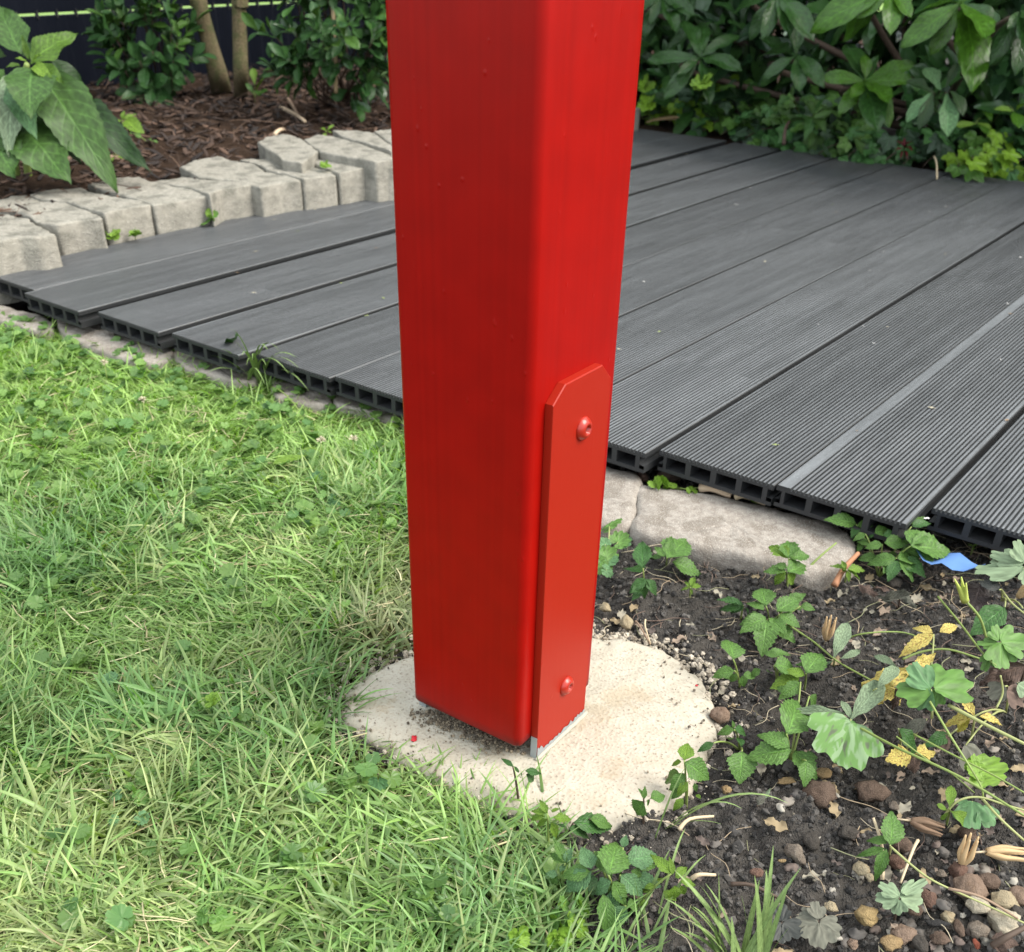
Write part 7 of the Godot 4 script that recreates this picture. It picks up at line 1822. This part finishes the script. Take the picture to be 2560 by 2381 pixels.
func pebbles() -> void:
	var shapes := [blob(11, 0.28, 1.0, 10), blob(12, 0.34, 1.0, 10), blob(13, 0.22, 1.0, 10), blob(14, 0.45, 1.0, 10), blob(15, 0.30, 1.0, 10)]
	var tones := {}
	for e in [
		["pebble", "flat tan pebble above the angular brown stone", Vector3(0.2168, 0.0005, -0.6049), Vector3(0.0071, 0.0024, 0.0034), Color(0.34,0.26,0.16), 0.1],
		["pebble", "round tan pebble beside the bright weed at the footing rim", Vector3(0.1682, 0.0006, -0.5928), Vector3(0.0037, 0.0029, 0.0041), Color(0.34,0.26,0.16), 0],
		["pebble", "tan brown pebble tucked under the mildewed leaf", Vector3(0.248, 0.0008, -0.6153), Vector3(0.0076, 0.0038, 0.0053), Color(0.34,0.26,0.16), 0.2],
		["stone", "large angular brown stone at the centre of the lower soil", Vector3(0.2396, 0.0019, -0.5901), Vector3(0.0121, 0.0088, 0.0121), Color(0.115,0.088,0.074), 0.5],
		["stone", "large oval reddish brown stone right of the angular brown stone", Vector3(0.281, 0.0016, -0.5945), Vector3(0.0125, 0.0072, 0.01), Color(0.115,0.088,0.074), -0.2],
		["pebble", "small round grey brown pebble below the oval reddish stone", Vector3(0.2937, 0.0007, -0.579), Vector3(0.004, 0.0033, 0.0045), Color(0.17,0.155,0.14), 0],
		["pebble", "brown pebble half hidden behind the two light lobed leaves", Vector3(0.2887, 0.0011, -0.5381), Vector3(0.0066, 0.0048, 0.0066), Color(0.115,0.088,0.074), 0.3],
		["pebble", "reddish pebble under the two light lobed leaves", Vector3(0.2795, 0.001, -0.5206), Vector3(0.0063, 0.0043, 0.006), Color(0.135,0.088,0.074), 0],
		["stone", "upright grey stone shard in the lower middle of the soil", Vector3(0.2078, 0.0011, -0.5259), Vector3(0.0055, 0.005, 0.0096), Color(0.17,0.155,0.14), 0.4],
		["stone", "grey lump right of the upright grey shard", Vector3(0.2222, 0.0012, -0.539), Vector3(0.0059, 0.0053, 0.0077), Color(0.06,0.058,0.056), 0],
		["pebble", "small red brown pebble at the lower middle of the soil", Vector3(0.1767, 0.0006, -0.5071), Vector3(0.0048, 0.0029, 0.004), Color(0.135,0.088,0.074), 0],
		["pebble", "tiny flat tan pebble left of the upright grey shard", Vector3(0.197, 0.0002, -0.5195), Vector3(0.0029, 0.0011, 0.0015), Color(0.34,0.26,0.16), 0],
		["stone", "dark grey clod shaped stone above the grey lump", Vector3(0.2515, 0.001, -0.5492), Vector3(0.0074, 0.0044, 0.006), Color(0.06,0.058,0.056), 0],
		["pebble", "yellowish cream pebble at the bottom right of the dead leaf", Vector3(0.2445, 0.0011, -0.4697), Vector3(0.0075, 0.0052, 0.0071), Color(0.42,0.33,0.19), 0],
		["pebble", "pale chipped pebble below the reddish pebble", Vector3(0.2519, 0.0009, -0.5133), Vector3(0.0057, 0.0042, 0.0058), Color(0.44,0.40,0.32), 0.8],
		["pebble", "small pale angular chip below the pale chipped pebble", Vector3(0.2555, 0.0006, -0.5059), Vector3(0.0028, 0.0026, 0.0047), Color(0.44,0.40,0.32), 0.2],
		["stone", "large grey brown stone at the right, topmost of the pebble heap", Vector3(0.3242, 0.0016, -0.4974), Vector3(0.0121, 0.0075, 0.0103), Color(0.26,0.20,0.18), 0.1],
		["pebble", "reddish brown pebble behind the large grey brown stone", Vector3(0.3211, 0.0011, -0.5123), Vector3(0.0057, 0.0051, 0.0081), Color(0.135,0.088,0.074), 0],
		["pebble", "grey pebble left of the reddish brown pebble", Vector3(0.3081, 0.0005, -0.5107), Vector3(0.0036, 0.0025, 0.0034), Color(0.17,0.155,0.14), 0],
		["pebble", "rusty red pebble right of the pale glaucous leaf", Vector3(0.2909, 0.0012, -0.4866), Vector3(0.0058, 0.0053, 0.0072), Color(0.135,0.088,0.074), 0.3],
		["pebble", "brown pebble below the pale glaucous leaf", Vector3(0.2785, 0.0008, -0.4769), Vector3(0.0063, 0.0035, 0.0049), Color(0.115,0.088,0.074), -0.2],
		["pebble", "smooth white pebble below the large grey brown stone", Vector3(0.324, 0.0013, -0.4818), Vector3(0.0077, 0.0057, 0.0078), Color(0.56,0.54,0.50), 0.6],
		["pebble", "cream grey oval pebble at the right edge", Vector3(0.3441, 0.0012, -0.4869), Vector3(0.0097, 0.0053, 0.0072), Color(0.44,0.40,0.32), 0],
		["pebble", "large white pebble with a yellow tint, lowest at the right edge", Vector3(0.3364, 0.0015, -0.4679), Vector3(0.0101, 0.0068, 0.0093), Color(0.56,0.54,0.50), -0.3],
		["pebble", "small cream pebble left of the smooth white pebble", Vector3(0.3, 0.0007, -0.4707), Vector3(0.0044, 0.0033, 0.0045), Color(0.44,0.40,0.32), 0],
		["pebble", "pinkish grey pebble low in the heap, beside the tan brown pebble", Vector3(0.2652, 0.0011, -0.4547), Vector3(0.008, 0.0051, 0.007), Color(0.26,0.20,0.18), 0.2],
		["pebble", "tan brown wedge shaped pebble at the bottom edge", Vector3(0.2551, 0.0009, -0.4473), Vector3(0.008, 0.0039, 0.0053), Color(0.34,0.26,0.16), 0.3],
		["pebble", "dark grey upright pebble at the bottom edge", Vector3(0.274, 0.0009, -0.4475), Vector3(0.0048, 0.0043, 0.0072), Color(0.06,0.058,0.056), 0.1],
		["pebble", "grey pebble under the smooth white pebble", Vector3(0.3169, 0.001, -0.4602), Vector3(0.0067, 0.0044, 0.0061), Color(0.17,0.155,0.14), 0],
		["pebble", "long thin brown pebble standing between the grey pebbles", Vector3(0.3044, 0.0006, -0.4616), Vector3(0.003, 0.0027, 0.0073), Color(0.115,0.088,0.074), 0],
		["pebble", "small red brick fragment at the bottom edge", Vector3(0.3115, 0.0004, -0.4485), Vector3(0.002, 0.0018, 0.0044), Color(0.28,0.09,0.06), 0],
		["stone", "flat black slate piece in the pebble heap", Vector3(0.291, 0.0004, -0.4654), Vector3(0.0081, 0.002, 0.0027), Color(0.03,0.032,0.036), -0.1],
		["pebble", "pale pebble behind the grey green dead leaf", Vector3(0.2219, 0.0007, -0.477), Vector3(0.0049, 0.003, 0.0041), Color(0.44,0.40,0.32), 0],
		["pebble", "small grey pebble beside the lying dark seed pod", Vector3(0.3234, 0.0005, -0.5609), Vector3(0.0039, 0.0022, 0.003), Color(0.17,0.155,0.14), 0],
		["stone", "tan brown stone below the bluish lobed leaf", Vector3(0.3412, 0.0011, -0.5525), Vector3(0.0067, 0.0049, 0.0067), Color(0.115,0.088,0.074), 0],
		["pebble", "pinkish grey pebble at the right picture edge", Vector3(0.3558, 0.0012, -0.4919), Vector3(0.0063, 0.0057, 0.0079), Color(0.26,0.20,0.18), 0],
		["pebble", "brown pebble at the lower middle of the pebble heap", Vector3(0.2881, 0.0009, -0.452), Vector3(0.0064, 0.0039, 0.0054), Color(0.115,0.088,0.074), 0.2],
		["pebble", "small pinkish pebble left of the tan wedge pebble", Vector3(0.2289, 0.0006, -0.4455), Vector3(0.0034, 0.0027, 0.0038), Color(0.26,0.20,0.18), 0],
		["pebble", "grey brown stone showing behind the tan seed pod", Vector3(0.34, 0.0011, -0.5046), Vector3(0.0078, 0.0049, 0.0067), Color(0.115,0.088,0.074), 0],
		["pebble", "small dark pebble under the cream grey pebble", Vector3(0.3489, 0.0008, -0.4775), Vector3(0.005, 0.0035, 0.0049), Color(0.06,0.058,0.056), 0],
		["stone", "dark brown angular stone jammed under the deck end", Vector3(0.1845, 0.0019, -1.1539), Vector3(0.0175, 0.0088, 0.0121), Color(0.085,0.065,0.055), 0.3],
		["stone", "small purplish stone left of the dark brown angular stone", Vector3(0.1501, 0.0014, -1.1445), Vector3(0.0078, 0.0063, 0.0086), Color(0.11,0.075,0.065), 0],
		["stone", "grey lump of earth coated stone under the right deck end", Vector3(0.5222, 0.0012, -0.9883), Vector3(0.0083, 0.0056, 0.0077), Color(0.17,0.155,0.14), 0],
		["stone", "rough clod like stone on the footing rim, right side", Vector3(0.177, 0.0014, -0.6856), Vector3(0.0082, 0.0064, 0.0089), Color(0.26,0.20,0.18), 0.2],
		["stone", "pale lump of broken concrete behind the footing", Vector3(0.1078, 0.0013, -0.8244), Vector3(0.0065, 0.0059, 0.0091), Color(0.44,0.40,0.32), 0],
		["stone", "second pale concrete lump nearer the post, behind the footing", Vector3(0.0886, 0.001, -0.8501), Vector3(0.0059, 0.0044, 0.006), Color(0.44,0.40,0.32), 0],
		["pebble", "grey round stone in the soil below the sprawling weed", Vector3(0.3882, 0.0012, -0.9133), Vector3(0.0078, 0.0053, 0.0073), Color(0.06,0.058,0.056), 0],
	]:
		var key := str(e[4])
		if not tones.has(key):
			var c: Color = e[4]
			tones[key] = tri(mat((c * (3.4 if c.g < 0.2 else 1.75)).clamp(), 0.88, 0.35), TX.slab if c.g < 0.2 else TX.concrete, TX.concrete_bump, 14.0, 0.30)
		var o := part(e[0], shapes[int(absf(e[2].x * 977.0)) % 5], tones[key], self, Transform3D(Basis.from_euler(Vector3(rng.randf_range(-0.15, 0.15), e[5], rng.randf_range(-0.15, 0.15))).scaled_local(e[3]), e[2]))
		tag(o, e[1], "stone", "loose stones on the soil")


func small_things() -> void:
	# tiny plant bits blown onto the deck
	var fx := []
	var fc := []
	for i in 90:
		var p := ACROSS * rng.randf_range(-1.7, 0.1) + ALONG * rng.randf_range(-2.8, -1.0)
		var l := rng.randf_range(0.003, 0.009)
		fx.append(Transform3D(Basis.from_euler(Vector3(0, rng.randf() * TAU, 0)).scaled_local(Vector3(l * 0.5, l * 0.4, l)), p + Vector3(0, 0.0505, 0)))
		fc.append([Color(0.40, 0.36, 0.26), Color(0.20, 0.24, 0.08), Color(0.45, 0.44, 0.42), Color(0.18, 0.12, 0.07)][rng.randi() % 4])
	stuff("deck_litter", L["dry1"], M.litter, fx, fc, "tiny dry plant bits lying on the deck boards", "leaf litter")
	# scrap of blue plastic
	var o := thing("plastic_scrap", "torn scrap of blue plastic film lying on the soil by the deck end", "plastic scrap", Vector3(0.4624, 0, -0.973))
	var st := begin()
	var top := [Vector3(0.4072, 0.0226, -0.945), Vector3(0.4292, 0.0131, -0.965), Vector3(0.4476, 0.0073, -0.975), Vector3(0.4574, 0.0103, -0.965), Vector3(0.4606, 0.0159, -0.945), Vector3(0.466, 0.0205, -0.925), Vector3(0.4729, 0.0258, -0.91)]
	var low := [Vector3(0.405, 0.0299, -0.925), Vector3(0.4109, 0.0295, -0.915), Vector3(0.4165, 0.0292, -0.905), Vector3(0.4238, 0.0284, -0.9), Vector3(0.4331, 0.0295, -0.893), Vector3(0.4445, 0.0309, -0.893), Vector3(0.4701, 0.0274, -0.905)]
	for i in top.size():
		for k in 3:
			var p: Vector3 = (top[i] as Vector3).lerp(low[i], k / 2.0) - o.position
			st.add_vertex(p + Vector3(0, 0.004 * sin(i * 1.9 + k), 0))
	for i in top.size() - 1:
		for k in 2:
			var a := i * 3 + k
			for q in [a, a + 3, a + 1, a + 1, a + 3, a + 4]:
				st.add_index(q)
	st.generate_normals()
	M.blue.cull_mode = BaseMaterial3D.CULL_DISABLED
	part("film", st.commit(), M.blue, o)
	# splinters and twigs
	for e in [
		["reddish wood splinter leaning at the rounded end of the slab", Vector3(0.3225, 0.004, -0.898), Vector3(0.3518, 0.022, -0.9341), 0.0038, M.wood_chip],
		["green bent stalk leaning over the rounded slab", Vector3(0.2971, 0.004, -0.9233), Vector3(0.3292, 0.03, -0.9403), 0.0016, M.stem],
		["split pale wood chip lying between slab and deck", Vector3(0.2126, 0.012, -1.097), Vector3(0.2451, 0.012, -1.0788), 0.006, M.pale_wood],
		["small pale rubble strip below the deck end, right of the wood chip", Vector3(0.2497, 0.012, -1.0768), Vector3(0.2817, 0.012, -1.0613), 0.005, M.straw],
		["long tan straw lying across soil near the footing's front edge", Vector3(0.1238, 0.01, -0.5379), Vector3(0.15, 0.014, -0.5488), 0.0017, M.straw],
		["short pinkish twig beside the bright curled weed", Vector3(0.1279, 0.008, -0.4926), Vector3(0.1442, 0.01, -0.4947), 0.0019, M.straw],
		["dark curved root lying on the soil behind the grass tuft", Vector3(0.1555, 0.004, -0.4922), Vector3(0.1851, 0.004, -0.4815), 0.0018, M.stem_brown],
		["thin brown twig standing beside the footing's back rim", Vector3(0.1166, 0, -0.8287), Vector3(0.1272, 0, -0.7899), 0.0011, M.twig],
		["thin pale straw curving up behind the footing", Vector3(0.1236, 0.012, -0.8133), Vector3(0.1276, 0, -0.7906), 0.0009, M.straw],
		["thin stem between the pebbles and the pale glaucous leaf", Vector3(0.2958, 0.01, -0.5335), Vector3(0.2734, 0.006, -0.4957), 0.0014, M.straw],
		["upright cut straw stub beside the two lobed leaves", Vector3(0.2643, 0, -0.5039), Vector3(0.2594, 0.03, -0.5349), 0.0016, M.straw],
		["dark red twig at the lower right among pebbles", Vector3(0.3173, 0.008, -0.4409), Vector3(0.3362, 0.02, -0.4468), 0.0028, M.stem_brown],
		["long thin brown stalk over the gravel at the lower right", Vector3(0.2973, 0.02, -0.4789), Vector3(0.3399, 0.012, -0.4609), 0.0012, M.twig]]:
		tag(part("twig", tube(bend([e[1], (e[1] as Vector3).lerp(e[2], 0.4) + Vector3(rng.randf_range(-0.003, 0.003), 0.004, rng.randf_range(-0.003, 0.003)), e[2]], 4), e[3], e[3] * 0.6, 6), e[4], self), e[0], "twig")
	# seed heads: dry columbine pods of five open follicles
	for e in [
		["dry tan seed pod standing upright in the middle of the bare soil", Vector3(0.2945, 0, -0.8076), Vector3(0.0, 1.0, 0.05), 0.024, M.pod],
		["dry brown seed pod at the right picture edge below the pale leaf", Vector3(0.4797, 0.03, -0.8441), Vector3(0.4, 0.8, 0.2), 0.026, M.pod],
		["dark brown seed pod lying between the lobed leaves and the pebbles", Vector3(0.299, 0.008, -0.5557), Vector3(0.95, -0.05, 0.4), 0.022, M.pod_dark],
		["tan seed pod standing tip up among the pebbles", Vector3(0.3232, 0.006, -0.5159), Vector3(0.05, 1.0, -0.1), 0.024, M.pod],
		["large tan seed pod lying on its side above the big pebbles", Vector3(0.3441, 0.008, -0.5264), Vector3(1.0, 0.0, 0.1), 0.028, M.pod]]:
		var t := thing("seed_pod", e[0], "seed pod", e[1], "dry seed pods on the soil")
		var z: Vector3 = (e[2] as Vector3).normalized()
		var x := z.cross(Vector3(0.2, 0.3, 1)).normalized()
		var y := z.cross(x)
		for k in 5:
			var a := TAU * k / 5
			var r := x * cos(a) + y * sin(a)
			part("follicle", tube(bend([Vector3.ZERO, r * 0.004 + z * e[3] * 0.35, r * 0.0042 + z * e[3] * 0.7, r * 0.0046 + z * e[3]], 3), 0.0028, 0.0006, 7), e[4], t)
		part("stalk", tube([Vector3.ZERO, -z * 0.012 - Vector3(0, 0.003, 0)], 0.001, 0.0008, 5), M.straw, t)
	# clover flowers in the lawn
	for e in [["faded white clover flower near the long edging stone", Vector3(-0.5797, 0.03, -1.4038)], ["pinkish white clover flower in the middle of the upper lawn", Vector3(-0.4909, 0.025, -1.2839)], ["pale clover flower beside the flat pale leaf and the post", Vector3(-0.2011, 0.03, -1.1678)], ["browned clover flower left of the pale clover flower by the post", Vector3(-0.239, 0.03, -1.1609)]]:
		var t := thing("clover_flower", e[0], "flower", e[1] - Vector3(0, 0.03, 0))
		part("stem", tube([Vector3.ZERO, Vector3(0.002, 0.03, 0)], 0.0008, 0.0008, 5), M.stem, t)
		for k in 34:
			var d := Vector3(rng.randfn(), absf(rng.randfn()) * 0.8 - 0.1, rng.randfn()).normalized()
			part("petal", L["lance0"], M.petal, t, frame(Vector3(0.002, 0.03, 0), Vector3(0.002, 0.03, 0) + d * 0.0062, 0.26, Vector3.UP))


func blade(a: Vector3, b: Vector3, w: float) -> ArrayMesh:
	# one folded grass blade arching from root to tip
	var st := begin()
	var n := 9
	var flat := Vector3(b.x - a.x, 0, b.z - a.z)
	var rise := Vector3(0, 1, 0) * flat.length() * rng.randf_range(0.12, 0.3)
	var side := flat.cross(Vector3.UP).normalized()
	if flat.length() < 0.004:
		side = Vector3.RIGHT
	side = (side + Vector3(0, rng.randf_range(-0.4, 0.4), 0)).normalized()
	for i in n + 1:
		var t := float(i) / n
		var p := a.lerp(b, t) + rise * 4.0 * t * (1.0 - t)
		var half := w * 0.5 * (0.6 + 0.4 * minf(1.0, t * 3.0)) * (1.0 - pow(t, 2.6)) + 0.0001
		for s in [-1.0, 0.0, 1.0]:
			st.set_uv(Vector2(0.5 + 0.5 * s, t))
			st.add_vertex(p + side * half * s + Vector3(0, 0.0 if s == 0.0 else half * 0.3, 0))
	for i in n:
		for s in 2:
			var q := i * 3 + s
			for e in [q, q + 1, q + 3, q + 1, q + 4, q + 3]:
				st.add_index(e)
	st.generate_normals()
	return st.commit()
